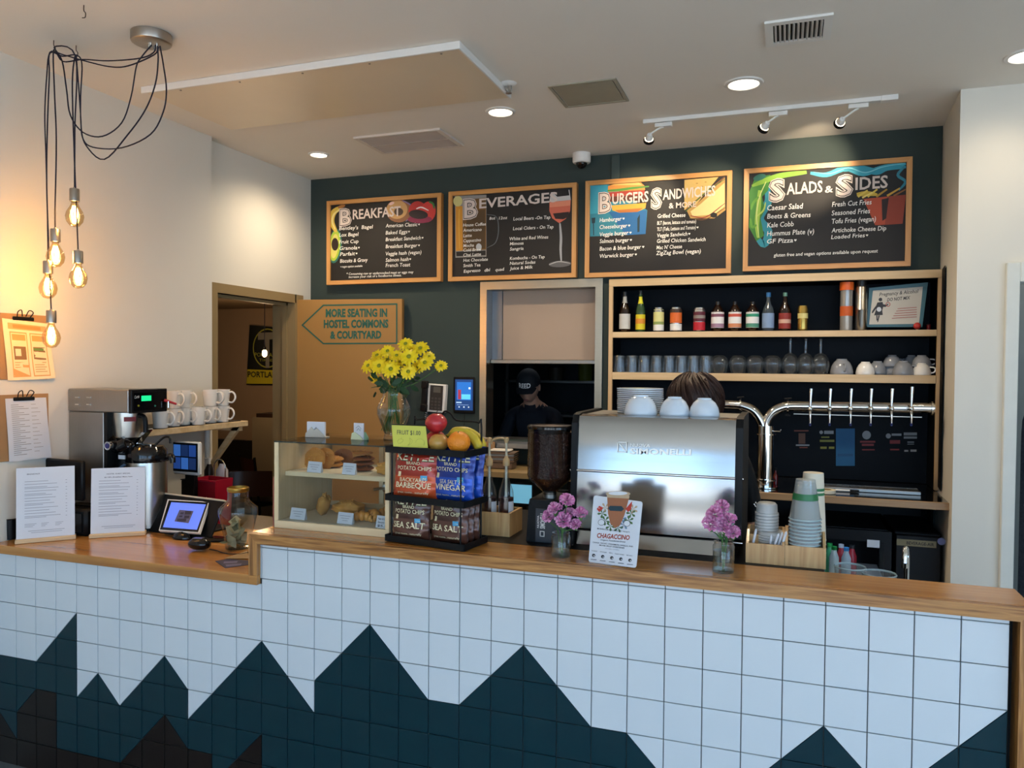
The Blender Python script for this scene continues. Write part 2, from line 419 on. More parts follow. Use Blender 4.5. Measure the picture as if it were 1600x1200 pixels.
for i, p in enumerate(q[:5]):
    a = (q[(i-1) % 5]-p).normalized(); b = (q[(i+1) % 5]-p).normalized(); s_ = a.cross(b).length; inn.append(p+(a+b)*(.0095/max(s_, .3)))
for i in range(5): g.poly([q[i], q[(i+1) % 5], inn[(i+1) % 5], inn[i]])
part('sign_arrow_outline', g, M_SIGNG, dr, 0, True)
# back wall with pass-through and shelf niche
PU0, PU1, PZ1 = -2.413, -1.683, 2.245; PZ0 = 1.26
UY = 2.30                                   # front plane of the shelf unit
UX0, UX1 = at(950, 600, Y=UY)[0], at(1472.5, 500, Y=UY)[0]; UZT = at(1200, 429, Y=UY)[2]
NY = 2.58
g = G()
for a, b, c, d in slab_holes(LX2-.16, .21, 0, H, [(PU0, PU1, PZ0, PZ1), (UX0+.01, UX1-.01, .0, UZT-.01)]): g.box(a, b, D, D+.12, c, d)
struct('wall_back', g, M_TEALW)
g = G().box(UX0-.02, UX1+.02, NY, NY+.03, 0, UZT+.02)
g.box(UX0-.03, UX0+.01, D+.1, NY+.03, 0, UZT+.02).box(UX1-.01, UX1+.03, D+.1, NY+.03, 0, UZT+.02).box(UX0-.02, UX1+.02, D+.1, NY+.03, UZT-.01, UZT+.02)
struct('wall_niche', g, M_DARKW)
# pillar on the right: side face and the white face towards us
PX0, PX1 = .186, at(1567, 500, Y=1.799)[0]
g = G().prism([(.217, D+.1), (PX0, 1.799), (PX1+.01, 1.799), (PX1+.01, D+.1)], 0, H, 'z')
struct('wall_right', g, M_WALL)
g = G().prism([(.2155, D), (PX0-.0015+.0085, 2.13), (PX0+.0055, 2.13), (.2145, D)], 1.12, UZT, 'z')
struct('trim_2', g, M_DARKW)
# white casing right of it and the hallway beyond
CXR = at(1592, 500, Y=1.78)[0]; CZ = at(1585, 410, Y=1.78)[2]
g = G().box(PX1+.005, CXR, 1.77, 1.90, 0, CZ, .003).box(CXR, 1.6, 1.77, 1.90, CZ-.09, CZ, .003)
struct('trim_3', g, mat('casing_white', '#D8D8CE', .5))
struct('wall_right_header', G().box(PX1, 1.6, 1.80, D+.1, CZ-.01, H), M_WALL)
struct('wall_right_far', G().box(1.55, XR, 1.80, 1.95, 0, H), M_WALL)
struct('wall_hall', G().box(PX1-.1, 2.6, 4.6, 4.75, 0, H).box(2.6, 2.75, 1.9, 4.75, 0, H), mat('hall_dark_paint', '#8F938F', .7))
# walls behind the camera with street windows; glass and frames stand in them
g = G()
for a, b, c, d in slab_holes(LX-.15, XR+.15, 0, H, [(a, b, WZ[0], WZ[1]) for a, b in WINDOWS]): g.box(a, b, YF-.15, YF, c, d)
struct('wall_front', g, M_WALL)
g = G()
for a, b, c, d in slab_holes(YF, 1.95, 0, H, [(-4.7, -1.3, .45, 2.95)]): g.box(XR, XR+.15, a, b, c, d)
struct('wall_street_side', g, M_WALL)
M_WF = mat('black_window_frame', '#1B1C1E', .5)
for i, (a, b) in enumerate(WINDOWS):
    g = G(); t = .05; y0, y1 = YF-.11, YF-.04
    g.box(a, a+t, y0, y1, *WZ).box(b-t, b, y0, y1, *WZ).box(a, b, y0, y1, WZ[0], WZ[0]+t).box(a, b, y0, y1, WZ[1]-t, WZ[1]).box(a, b, y0, y1, 2.25, 2.30)
    struct('window_%d' % (i+1), g, M_WF)
g = G()
for y in (-4.7, -3.03, -1.35): g.box(XR+.04, XR+.11, y, y+.05, .45, 2.95)
g.box(XR+.04, XR+.11, -4.7, -1.3, .45, .5).box(XR+.04, XR+.11, -4.7, -1.3, 2.9, 2.95)
struct('window_5', g, M_WF)
struct('ground_outside', G().box(-14, 16, -30, YF-.16, -.15, -.05).box(XR+.16, 16, YF-.16, 8, -.15, -.05), mat('pale_pavement', '#A5A29C', .9, var=.1))
# kitchen behind the pass-through
M_KIT = mat('dark_kitchen_wall', '#262B31', .5, var=.2)
g = G().box(-3.3, -1.62, 4.6, 4.7, 0, 2.6).box(-3.4, -3.3, D+.12, 4.7, 0, 2.6).box(-1.62, -1.56, NY+.03, 4.7, 0, 2.6).box(-3.4, -1.56, D+.12, 4.7, 2.6, 2.7)
struct('wall_kitchen', g, M_KIT)
# commons beyond the doorway
g = G().box(-8.5, -3.5, 4.1, 4.2, 0, H).box(-8.6, -8.5, -1, 4.2, 0, H).box(-8.5, LX-.15, -1.1, -1, 0, H)
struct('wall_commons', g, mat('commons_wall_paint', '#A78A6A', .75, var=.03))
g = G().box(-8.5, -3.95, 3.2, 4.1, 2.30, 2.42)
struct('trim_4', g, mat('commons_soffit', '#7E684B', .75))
point('hall_fill_light', (1.7, 3.6, 2.85), 14, (.95, .97, 1), .12)  # added fill without a fixture, brightens the otherwise unlit hall wall
struct('baseboard_commons', G().box(-8.5, -3.6, 4.03, 4.1, 0, .98), mat('dark_wainscot', '#17110D', .5, var=.15))
# ================================================================== COUNTER
ct = thing('tiled_counter', 'long cafe counter faced with white tiles and a dark teal mountain pattern', 'counter', (0, 0, 0))
XL = -21*TPX; YB = .16                                                   # step between the two heights
g = G().box(LX+.005, XL, .006, .05, 0, LOW-.02).box(XL, .0, .006, .05, 0, BAR-.03)
part('grout_backing', g, M_GROUT, ct, 0)
g = G().box(LX+.005, XL, .05, .70, .08, LOW-.035).box(XL, .02, .05, YB, .0, BAR-.035)
part('cabinet_body', g, M_BLKM, ct, 0)
teal = {32: (5, 5), 31: (5, 5), 30: (5, 4), 29: (4, 3), 28: (6, 5), 27: (5, 6), 26: (6, 5), 25: (5, 4), 24: (4, 5), 23: (6, 5), 22: (5, 4), 21: (4, 3), 20: (3, 4), 19: (4, 5), 18: (4, 3), 17: (3, 2), 16: (2, 3), 15: (3, 4), 14: (4, 4), 13: (4, 3), 12: (3, 2), 11: (2, 3), 10: (3, 4), 9: (4, 4), 8: (4, 5), 7: (5, 6), 6: (6, 5), 5: (5, 4), 4: (4, 3), 3: (3, 4), 2: (4, 4), 1: (4, 3), 0: (3, 2)}
black = {32: (7, 8), 31: (7, 6), 30: (6, 6), 29: (8, 8), 28: (8, 8), 27: (8, 8), 26: (8, 7), 25: (7, 6), 24: (6, 7), 23: (7, 7), 22: (8, 7), 21: (7, 6)}
GAPT = .0013; TM = {}
def tile_mesh(w_, h_, shape, m):
    k = (round(w_, 4), round(h_, 4), shape, m.name)
    if k in TM: return TM[k]
    e = GAPT; ch = .0016
    c = {'full': [(e, e), (w_-e, e), (w_-e, h_-e), (e, h_-e)],
         'br': [(e+.001, e), (w_-e, e), (w_-e, h_-e-.001)], 'tl': [(e, e+.001), (w_-e-.001, h_-e), (e, h_-e)],
         'bl': [(e, e), (w_-e-.001, e), (e, h_-e-.001)], 'tr': [(w_-e, e+.001), (w_-e, h_-e), (e+.001, h_-e)]}[shape]
    n = len(c); cx = sum(p[0] for p in c)/n; cz = sum(p[1] for p in c)/n
    sh = lambda p: (p[0]+(cx-p[0])*ch/math.hypot(cx-p[0], cz-p[1])*1.3, p[1]+(cz-p[1])*ch/math.hypot(cx-p[0], cz-p[1])*1.3)
    vs = [(p[0], .006, p[1]) for p in c]+[(p[0], .0012, p[1]) for p in c]+[(sh(p)[0], 0, sh(p)[1]) for p in c]
    fs = [tuple(range(2*n, 3*n))]+[(a*n+i, a*n+(i+1) % n, (a+1)*n+(i+1) % n, (a+1)*n+i) for a in (0, 1) for i in range(n)]
    q = G(); q._add(vs, fs); q.fix = True; TM[k] = q.mesh('tile', m, None); return TM[k]
def add_tile(x, z, w_, h_, shape, m):
    o = bpy.data.objects.new('tile', tile_mesh(w_, h_, shape, m)); COL.objects.link(o); o.parent = ct; o.location = (x, 0, z)
    o.rotation_euler = (random.uniform(-.0018, .0018), 0, random.uniform(-.0018, .0018))
off = G()
for k in range(33):
    x = -(k+1)*TPX; w_ = TPX
    if k == 32: w_ = TPX
    tl, tr = teal[k]; bl_, br_ = black.get(k, (99, 99))
    for r in range(-1, 10):
        zt = ZL-r*TPZ; zb = zt-TPZ
        top = (BAR-.038) if k < 21 else (LOW-.036)
        if zb > top-.004: continue
        if r == -1 and k >= 21: continue
        h_ = min(zt, top)-zb
        vis = at_row = (zt > [1.0785-(3.4+ (k/33.)*6.2)*TPZ][0])
        shape = 'full'; mm = M_TW; second = None
        lo, hi = min(tl, tr), max(tl, tr); lo2, hi2 = min(bl_, br_), max(bl_, br_)
        if r >= hi2: mm = M_TB
        elif r >= lo2: # black/teal split
            second = ('br' if br_ < bl_ else 'bl', M_TB, 'tl' if br_ < bl_ else 'tr', M_TT)
        elif r >= hi: mm = M_TT
        elif r >= lo and lo != hi: second = ('br' if tr < tl else 'bl', M_TT, 'tl' if tr < tl else 'tr', M_TW)
        if zb < 0: continue
        xx, ww = x, w_
        if k == 32 or x < LX+.008: ww = x+w_-(LX+.008); xx = LX+.008
        if not vis:
            off.box(xx+.0015, xx+ww-.0015, 0, .006, zb+.0015, zt-.0015); off.mi[-6:] = [0 if mm is M_TW else 1 if mm is M_TT else 2]*6
            continue
        if second: add_tile(xx, zb, ww, h_, second[0], second[1]); add_tile(xx, zb, ww, h_, second[2], second[3])
        else: add_tile(xx, zb, ww, h_, 'full', mm)
for r in range(1):
    o = part('tile_rest', off, [M_TW, M_TT, M_TB], ct, 0); o['kind'] = 'stuff'
# narrow cut tiles left of the step, beside the upright trim
for r in (0,):
    add_tile(XL-.012, ZL-TPZ, .012, TPZ, 'full', M_TW); add_tile(XL-.012, ZL, .012, BAR-.038-ZL, 'full', M_TW)
# oak boards
YF0 = -.022
def miter(g, pts, y0, y1): g.prism(pts, y0, y1, 'y')
xl = -2.392; g = G()
bt = .036
g.prism([(xl, BAR), (.052, BAR), (.052-bt*.9, BAR-bt), (xl+bt, BAR-bt)], YF0, -.001)
part('front_edge_board', g, M_OAKX, ct, 0)
g = G(); g.prism([(xl, BAR-.001), (xl+bt, BAR-bt-.001), (xl+bt, LOW-.002), (xl, LOW-.002)], YF0, -.001)
part('step_trim', g, M_OAKZ, ct, 0)
g = G(); g.prism([(.0525, BAR-.001), (.0525, 0), (.018, 0), (.018, BAR-bt-.001)], YF0, .006)
part('end_trim', g, M_OAKZ, ct, 0)
g = G().box(.018, .0525, .0065, YB+.0, 0, BAR-.037)
part('end_panel', g, M_OAKZ, ct, 0)
tops = thing('oak_bar', 'raised oak bar top running right above the tiled counter', 'counter top', (0, 0, BAR))
SX = at(985, 880, Z=BAR)[0]
part('board', G().box(SX+.0006, .0525, -.0005, YB+.015, BAR-.036, BAR+.0005, .0015), M_OAKT, tops, 0, True)
part('board', G().box(xl, SX-.0006, -.0005, YB+.015, BAR-.036, BAR+.0005, .0015), M_OAKT, tops, 0, True)
part('step_end_panel', G().box(xl, xl+.02, 0, YB, LOW+.0006, BAR-.037), M_OAKZ, tops, 0, True)
lt = thing('lower_counter_top', 'lower oak counter top at the left by the register', 'counter top', (-3.05, 0, LOW))
part('board', G().box(LX+.004, xl-.001, -.022, .315, LOW-.036, LOW, .002), M_OAKT, lt, 0, True)
part('board', G().box(LX+.004, xl-.001, .316, .62, LOW-.036, LOW, .002), M_OAKT, lt, 0, True)
part('board', G().box(xl-.0005, xl+bt, -.022, -.0008, LOW-.036, LOW-.003, .001), M_OAKT, lt, 0, True)
part('board', G().box(xl-.0, -2.25, .316, .62, LOW-.036, LOW, .002), M_OAKT, lt, 0, True)
# work counter behind the bar
wc = thing('work_counter', 'black work counter behind the oak bar under the coffee machine', 'counter', (-1.3, .45, 0))
part('worktop', G().box(-2.24, -.445, YB+.02, .80, BAR-.03, BAR, .002), M_BLK, wc, 0, True)
part('cabinet_body', G().box(-2.22, -.46, YB+.03, .77, .1, BAR-.031), M_BLKM, wc, 0, True)
sk = thing('sink_counter', 'low steel sink counter behind the right end of the bar', 'counter', (-.2, .45, 0))
part('basin', G().box(-.44, .05, YB+.02, .72, .84, .875, .004), M_STEEL, sk, 0, True)
part('cabinet_body', G().box(-.43, .04, YB+.03, .70, 0, .839), M_BLKM, sk, 0, True)
# ================================================================== BACK BAR
bb = thing('back_bar_counter', 'dark topped back bar ledge with a light wood front edge', 'counter', (-.7, 2.1, 0))
BZ = 1.098; BY = 1.885
part('counter_slab', G().box(-1.58, .196, BY+.02, NY-.001, BZ-.035, BZ-.002), mat('black_polished_top', '#0A0B0D', .12, var=.1, coat=.4), bb, 0, True)
part('wood_front_edge', G().box(-1.58, .192, BY, BY+.02, BZ-.036, BZ, .002), wood('ledge_oak', '#6E5232', '#886844', '#9C7C54', 'X', 1.0, .45, .1, 60, 8), bb, 0, True)
su = thing('bar_shelf_unit', 'tall built in bar shelf unit edged in pale wood with a black back', 'shelf', (-.7, UY, BZ))
iT = at(1200, 441, Y=UY)[2]
S1T, S1B = at(1200, 517, Y=UY)[2], at(1200, 526.5, Y=UY)[2]; S2T, S2B = at(1200, 584, Y=UY)[2], at(1200, 596, Y=UY)[2]
fw_ = .024
part('top_rail', G().box(UX0, UX1, UY, UY+.022, iT, UZT, .001), M_MAPLE, su, 0, True)
part('side_stile', G().box(UX0, UX0+fw_, UY, UY+.022, BZ+.001, iT-.0005, .001), M_MAPLEZ, su, 0, True)
part('side_stile', G().box(UX1-fw_*.95, UX1, UY, UY+.022, BZ+.001, iT-.0005, .001), M_MAPLEZ, su, 0, True)
g = G().box(UX0+.004, UX0+.02, UY+.023, NY-.002, BZ+.001, UZT-.012).box(UX1-.02, UX1-.012, UY+.023, NY-.002, BZ+.001, UZT-.012).box(UX0+.02, UX1-.02, UY+.023, NY-.002, iT, UZT-.012)
part('side_panel', g, M_DARKW, su, 0, True)
part('back_panel', G().box(UX0+.012, UX1-.012, NY-.02, NY-.001, BZ+.001, iT), mat('navy_black_panel', '#060B12', .5, var=.2, spec=.12), su, 0, True)
for a, b in ((S1T, S1B), (S2T, S2B)):
    sh = part('shelf_board', G().box(UX0+fw_+.0005, UX1-fw_-.0005, UY+.023, NY-.021, b+.001, a-.0004), M_DARKW, su, 0, True)
    part('shelf_edge', G().box(UX0+fw_+.0005, UX1-fw_-.0005, UY, UY+.022, b, a, .001), M_MAPLE, su, 0, True)
# ================================================================== MENU BOARDS
BYF = D-.035
M_CHK = mat('chalkboard_black', '#1B1714', .6, var=.12, scale=10)
M_CHALK = flat('#EFEBE2'); M_CHALK2 = flat('#D9C9BE')
def bx(px, py, Y=BYF): return at(px, py, Y=Y)
def board(label, corners, heads, lines, art):
    tl, tr, br, bl = [bx(*c, Y=D-.045) for c in corners]
    base = ((tl[0]+tr[0]+bl[0]+br[0])/4, D-.03, (bl[2]+br[2])/2)
    b = thing('menu_board', label, 'menu board', base, group='menu boards')
    x0 = (tl[0]+bl[0])/2; x1 = (tr[0]+br[0])/2; z1 = (tl[2]+tr[2])/2; z0 = (bl[2]+br[2])/2; t = .028
    part('panel', G().box(x0+t*.6, x1-t*.6, D-.034, D-.006, z0+t*.6, z1-t*.6), M_CHK, b, 0, True)
    y0, y1 = D-.046, D-.004
    for nm, P, ax in (('rail', [(x0, z1), (x1, z1), (x1-t, z1-t), (x0+t, z1-t)], 'X'), ('rail', [(x0, z0), (x1, z0), (x1-t, z0+t), (x0+t, z0+t)], 'X'),
                      ('stile', [(x0, z0+.0005), (x0, z1-.0005), (x0+t, z1-t-.0005), (x0+t, z0+t+.0005)], 'Z'), ('stile', [(x1, z0+.0005), (x1, z1-.0005), (x1-t, z1-t-.0005), (x1-t, z0+t+.0005)], 'Z')):
        part('frame_'+nm, G().prism(P, y0, y1), M_FRAME if ax == 'X' else wood('honey_board_frame_upright', '#A5692F', '#C28746', '#D69E5C', 'Z', 1.4, .4, .2, 70, 10), b, 0, True)
    cx0, cx1, cz0, cz1 = x0+t, x1-t, z0+t, z1-t
    if art:
        g = G(); mats = []; d = 0
        for it in art:
            colr = it[0]; m = flat(colr)
            if m not in mats: mats.append(m)
            g.use(mats.index(m)); d += .00005
            if it[1] == 'e':      # ellipse cx,cy,rx,ry,rot
                _, _, cx, cy, rx, ry, ro = it; P = [(cx+rx*math.cos(a)*math.cos(ro)-ry*math.sin(a)*math.sin(ro), cy+rx*math.cos(a)*math.sin(ro)+ry*math.sin(a)*math.cos(ro)) for a in [2*PI*i/20 for i in range(20)]]
            elif it[1] == 'l':    # stroke
                Q = [Vector((*p, 0)) for p in it[3]]; Q = cat(Q, 5) if len(Q) > 2 else Q; L_ = []; R_ = []
                for i, p in enumerate(Q):
                    dd = (Q[min(i+1, len(Q)-1)]-Q[max(i-1, 0)]).normalized(); nn = Vector((-dd.y, dd.x, 0))*(it[2]/2*(math.sin(PI*min(1, (i+1.5)/(len(Q)+1)))**.4))
                    L_.append(p+nn); R_.append(p-nn)
                P = None
                for i in range(len(Q)-1):
                    pp = [L_[i], L_[i+1], R_[i+1], R_[i]]
                    g.poly([clampb(bx(p.x, p.y)-Vector((0, d, 0)), cx0, cx1, cz0, cz1) for p in pp])
            else: P = it[2]
            if P: g.poly([clampb(bx(*p)-Vector((0, d, 0)), cx0, cx1, cz0, cz1) for p in P])
        part('painted_artwork', g, mats, b, 0, True)
    up = Vector((0, -.003, 0))
    g = G(); g2 = G(); g3 = G()
    for s, x, y, xe, ye, h, bold in heads:
        A, B_ = bx(x, y), bx(xe, ye); put_text(g, s, A, B_, h*mpp(A), up, bold=.075 if len(s) == 1 and s != '&' else bold)
        if bold >= .03 and len(s) == 1:
            hh = h*mpp(A); u_ = (B_-A).normalized()
            for bo, k_, gg in ((.04, 1.3, g2), (.012, 1.6, g3)):
                i_ = (.075-bo)*hh*1.25; put_text(gg, s, A+u_*i_+Vector((0, 0, 0)), B_-u_*i_, hh, up*k_, bold=bo)
    part('painted_heading', g, M_CHALK2, b, 0, True)
    if g2.v: part('initial_inline', g2, M_CHK, b, 0, True); part('initial_core', g3, M_CHALK2, b, 0, True)
    g = G()
    for s, x, y, xe, ye, h in lines:
        A, B_ = bx(x, y), bx(xe, ye); hm = h*mpp(A)
        for hx in (0, 1):
            if s[-hx] == '♥' and (hx or s[0] == '♥'):
                c_ = (B_-(B_-A).normalized()*hm*.3) if hx else A+(B_-A).normalized()*hm*.3; c_ = c_+Vector((0, -.003, hm*.45)); r_ = hm*.3
                g.poly([c_+Vector((r_*q[0], 0, r_*q[1])) for q in ((0, -1), (.9, .1), (.75, .7), (.3, .75), (0, .35), (-.3, .75), (-.75, .7), (-.9, .1))])
                if hx: B_ = B_-(B_-A).normalized()*hm*.8
                else: A = A+(B_-A).normalized()*hm*.9
        put_text(g, s.replace('♥', '').strip(), A, B_, hm, up, bold=.008, shear=.12)
    part('chalk_menu_lines', g, M_CHALK, b, 0, True)
    return b
def clampb(v, a, b, c, d): return Vector((min(max(v[0], a), b), v[1], min(max(v[2], c), d)))
def c1(l, s=3.636, ox=480, oy=280):
    out = []
    for t in l:
        t = list(t)
        out.append((t[0], ox+t[1]/s, oy+t[2]/s, ox+t[3]/s, oy+t[4]/s, t[5]/s, *t[6:]))
    return out
def ca(l, s, ox, oy):
    f = lambda p: (ox+p[0]/s, oy+p[1]/s); out = []
    for t in l:
        if t[1] == 'e': out.append((t[0], 'e', *f((t[2], t[3])), t[4]/s, t[5]/s, t[6] if len(t) > 6 else 0))
        elif t[1] == 'l': out.append((t[0], 'l', t[2]/s, [f(p) for p in t[3]]))
        else: out.append((t[0], 'p', [f(p) for p in t[2]]))
    return out
K1 = (3.636, 480, 280); K2 = (2.963, 900, 240)
cr1 = lambda P, k: [(k[1]+x/k[0], k[2]+y/k[0]) for x, y in P]
board('chalk menu board headed BREAKFAST, leftmost on the dark green wall', cr1([(107, 122), (757, 80), (762, 580), (113, 600)], K1),
    c1([('B', 183, 262, 254, 256, 85, .035), ('REAKFAST', 260, 228, 532, 208, 52, .02)]),
    c1([("Bentley's  Bagel", 183, 290, 375, 280, 20), ('Lox Bagel', 183, 327, 293, 322, 20), ('Fruit Cup', 183, 367, 293, 362, 20), ('Granola♥', 185, 403, 300, 398, 20),
        ('Parfait♥', 188, 437, 287, 431, 20), ('Biscuits & Gravy', 188, 475, 345, 468, 20), ('♥ vegan option available', 190, 503, 315, 498, 11),
        ('American Classic♥', 447, 275, 642, 266, 20), ('Baked Eggs♥', 447, 315, 585, 307, 20), ('Breakfast Sandwich♥', 447, 353, 662, 342, 20), ('Breakfast Burger♥', 447, 393, 642, 385, 20),
        ('Veggie hash (vegan)', 447, 434, 650, 424, 20), ('Salmon hash♥', 447, 470, 592, 463, 20), ('French Toast', 447, 500, 587, 495, 20),
        ('* Consuming raw or undercooked meat or eggs may', 225, 545, 605, 534, 13), ('increase your risk of a foodborne illness.', 237, 562, 537, 552, 13)]),
    ca([('#2C6E63', 'e', 158, 380, 38, 98, .1), ('#A8C23A', 'e', 156, 378, 32, 88, .1), ('#D9CF6A', 'e', 155, 380, 22, 70, .1), ('#2A1C14', 'e', 158, 370, 20, 36, 0),
        ('#D6B64A', 'l', 34, [(190, 160), (150, 190), (138, 240), (165, 300)]), ('#E9DA8E', 'l', 10, [(185, 172), (152, 200), (142, 240), (158, 285)]), ('#A06A35', 'e', 195, 155, 22, 9, -.3),
        ('#8C5F3E', 'e', 520, 180, 72, 66, 0), ('#C79A62', 'e', 510, 172, 60, 54, 0), ('#7D6FA0', 'l', 8, [(540, 120), (590, 150), (596, 200), (560, 240)]), ('#4A382C', 'e', 520, 185, 26, 22, 0),
        ('#B5302C', 'e', 628, 180, 52, 55, 0), ('#C83A34', 'e', 686, 186, 44, 60, .2), ('#8A2A4A', 'e', 640, 228, 70, 22, 0), ('#2B2023', 'e', 632, 200, 55, 26, .1), ('#E8DCD8', 'l', 8, [(620, 168), (650, 160), (690, 178)]),
        ('#3E7A3C', 'l', 12, [(692, 128), (715, 140), (722, 168)]), ('#E5BFB4', 'e', 480, 138, 16, 8, -.4)], *K1))
board('chalk menu board headed BEVERAGES with a beer mug and a pink wine glass', cr1([(800, 75), (1530, 15), (1527, 555), (803, 582)], K1),
    c1([('B', 886, 222, 972, 214, 98, .035), ('EVERAGES', 978, 166, 1422, 128, 52, .02)]),
    c1([('8oz', 1036, 232, 1070, 228, 16), ('12oz', 1090, 230, 1138, 226, 16), ('House Coffee', 887, 270, 1016, 263, 17), ('Americano', 887, 299, 992, 294, 17), ('Latte', 888, 330, 936, 327, 17),
        ('Cappuccino', 888, 359, 988, 353, 17), ('Mocha', 888, 387, 948, 383, 17), ('Cold Brew', 888, 412, 990, 407, 17), ('Chai Latte', 888, 440, 988, 434, 17), ('Hot Chocolate', 888, 470, 1027, 463, 17),
        ('Smith Tea', 888, 500, 985, 495, 17), ('Espresso', 890, 532, 985, 525, 17), ('dbl', 1008, 526, 1040, 523, 17), ('quad', 1070, 523, 1120, 519, 17),
        ('Local Beers -On Tap', 1172, 235, 1382, 225, 18), ('Local Ciders - On Tap', 1170, 290, 1400, 279, 18), ('White and Red Wines', 1150, 348, 1370, 337, 18), ('Mimosa', 1152, 376, 1230, 371, 17),
        ('Sangria', 1152, 406, 1230, 401, 17), ('Kombucha - On Tap', 1152, 459, 1350, 449, 17), ('Natural Sodas', 1152, 487, 1297, 479, 17), ('Juice & Milk', 1152, 516, 1282, 507, 17)]),
    ca([('#8E8A84', 'p', [(838, 95), (1018, 88), (1018, 440), (842, 446)]), ('#6E4E22', 'p', [(884, 118), (1016, 105), (1016, 400), (884, 405)]), ('#C98A2A', 'p', [(843, 155), (882, 152), (884, 405), (845, 408)]),
        ('#4F3A1D', 'p', [(905, 180), (1010, 172), (1010, 392), (905, 396)]), ('#1E1A16', 'p', [(846, 412), (1014, 405), (1014, 432), (848, 438)]), ('#C9C17E', 'e', 856, 125, 26, 30, 0), ('#D8A23C', 'l', 8, [(864, 170), (862, 260), (866, 395)]),
        ('#5E6468', 'l', 5, [(1020, 200), (1075, 215), (1087, 290), (1070, 360), (1022, 390)]), ('#B8BABC', 'e', 975, 385, 16, 20, 0),
        ('#C9C4BE', 'p', [(1385, 75), (1490, 60), (1498, 120), (1375, 130)]), ('#1B1714', 'p', [(1392, 68), (1484, 58), (1490, 92), (1420, 100)]), ('#D1684F', 'p', [(1376, 130), (1498, 118), (1494, 180), (1470, 225), (1432, 250), (1392, 222), (1376, 180)]), ('#E38C6C', 'p', [(1378, 132), (1496, 120), (1494, 150), (1378, 160)]),
        ('#2A1614', 'p', [(1396, 195), (1488, 185), (1482, 215), (1455, 228), (1410, 225)]), ('#A9A9AA', 'l', 14, [(1436, 250), (1442, 330), (1440, 400), (1444, 475)]), ('#5E5C5C', 'e', 1436, 482, 64, 18, -.05), ('#B5B3B0', 'l', 5, [(1375, 485), (1430, 468), (1495, 478)])], *K1))
board('chalk menu board headed BURGERS SANDWICHES and MORE with burger art', cr1([(42, 130), (720, 75), (720, 555), (42, 572)], K2),
    c1([('B', 103, 272, 166, 266, 82, .035), ('URGERS', 168, 234, 336, 222, 46, .02), ('S', 345, 252, 399, 248, 82, .035), ('ANDWICHES', 402, 214, 645, 194, 44, .02), ('& MORE', 430, 254, 557, 246, 24, .015)], 2.963, 900, 240),
    c1([('Hamburger♥', 110, 318, 226, 309, 18), ('Cheeseburger♥', 110, 350, 252, 341, 18), ('Veggie burger♥', 110, 384, 258, 374, 18), ('Salmon burger♥', 110, 415, 260, 408, 18), ('Bacon & blue burger♥', 110, 450, 317, 440, 18), ('Warwick burger♥', 110, 484, 283, 475, 18),
        ('Grilled Cheese', 378, 299, 507, 293, 18), ('BLT (bacon, lettuce and tomato)', 376, 330, 556, 322, 16), ('TLT (Tofu, Lettuce and Tomato)♥', 376, 359, 568, 349, 16), ('Veggie Sandwich♥', 376, 388, 530, 379, 17), ('Grilled Chicken Sandwich', 375, 414, 600, 405, 17),
        ("Mac N' Cheese", 373, 444, 491, 438, 17), ('ZigZag Bowl (vegan)', 371, 470, 578, 460, 18)], 2.963, 900, 240),
    ca([('#2F7F92', 'p', [(62, 148), (150, 140), (330, 262), (322, 372), (62, 384)]), ('#3A9BB0', 'p', [(62, 148), (145, 141), (160, 270), (62, 280)]), ('#1F5F94', 'p', [(150, 270), (328, 262), (322, 372), (230, 378)]),
        ('#D08A3E', 'p', [(148, 150), (180, 134), (300, 130), (318, 150), (320, 168), (148, 178)]), ('#EBB96A', 'p', [(160, 146), (190, 136), (290, 133), (308, 146)]), ('#4F8A3A', 'l', 12, [(146, 172), (200, 168), (260, 160), (338, 152)]), ('#A63A2A', 'p', [(150, 180), (318, 168), (318, 190), (152, 200)]),
        ('#5C2A1A', 'p', [(156, 200), (322, 190), (322, 212), (158, 224)]), ('#D9A23C', 'p', [(165, 240), (325, 228), (322, 252), (285, 270), (200, 274), (168, 262)]), ('#B06A30', 'p', [(180, 262), (310, 252), (285, 270), (200, 274)]),
        ('#16323C', 'l', 5, [(80, 300), (82, 378)]), ('#16323C', 'p', [(72, 298), (90, 296), (88, 322), (74, 323)]), ('#16323C', 'p', [(284, 300), (296, 280), (294, 362), (284, 364)]),
        ('#CDAA62', 'p', [(502, 122), (660, 108), (560, 232), (502, 262)]), ('#B98F4C', 'p', [(560, 232), (690, 110), (692, 262), (640, 300), (530, 300), (512, 262)]), ('#E2C888', 'p', [(575, 235), (688, 135), (688, 245), (640, 282), (540, 290), (530, 268)]),
        ('#7A4A2A', 'l', 7, [(510, 258), (590, 190), (688, 108)]), ('#4A6A30', 'l', 5, [(508, 268), (600, 180), (690, 118)]), ('#8A3026', 'l', 5, [(530, 288), (600, 294), (690, 230)]), ('#5A3A1E', 'l', 4, [(525, 300), (600, 304), (692, 250)]),
        ('#9A7838', 'e', 560, 138, 5, 2, 0), ('#9A7838', 'e', 600, 132, 5, 2, 0), ('#9A7838', 'e', 545, 160, 5, 2, 0), ('#9A7838', 'e', 585, 152, 5, 2, 0), ('#1B1714', 'e', 638, 285, 16, 12, 0)], *K2))
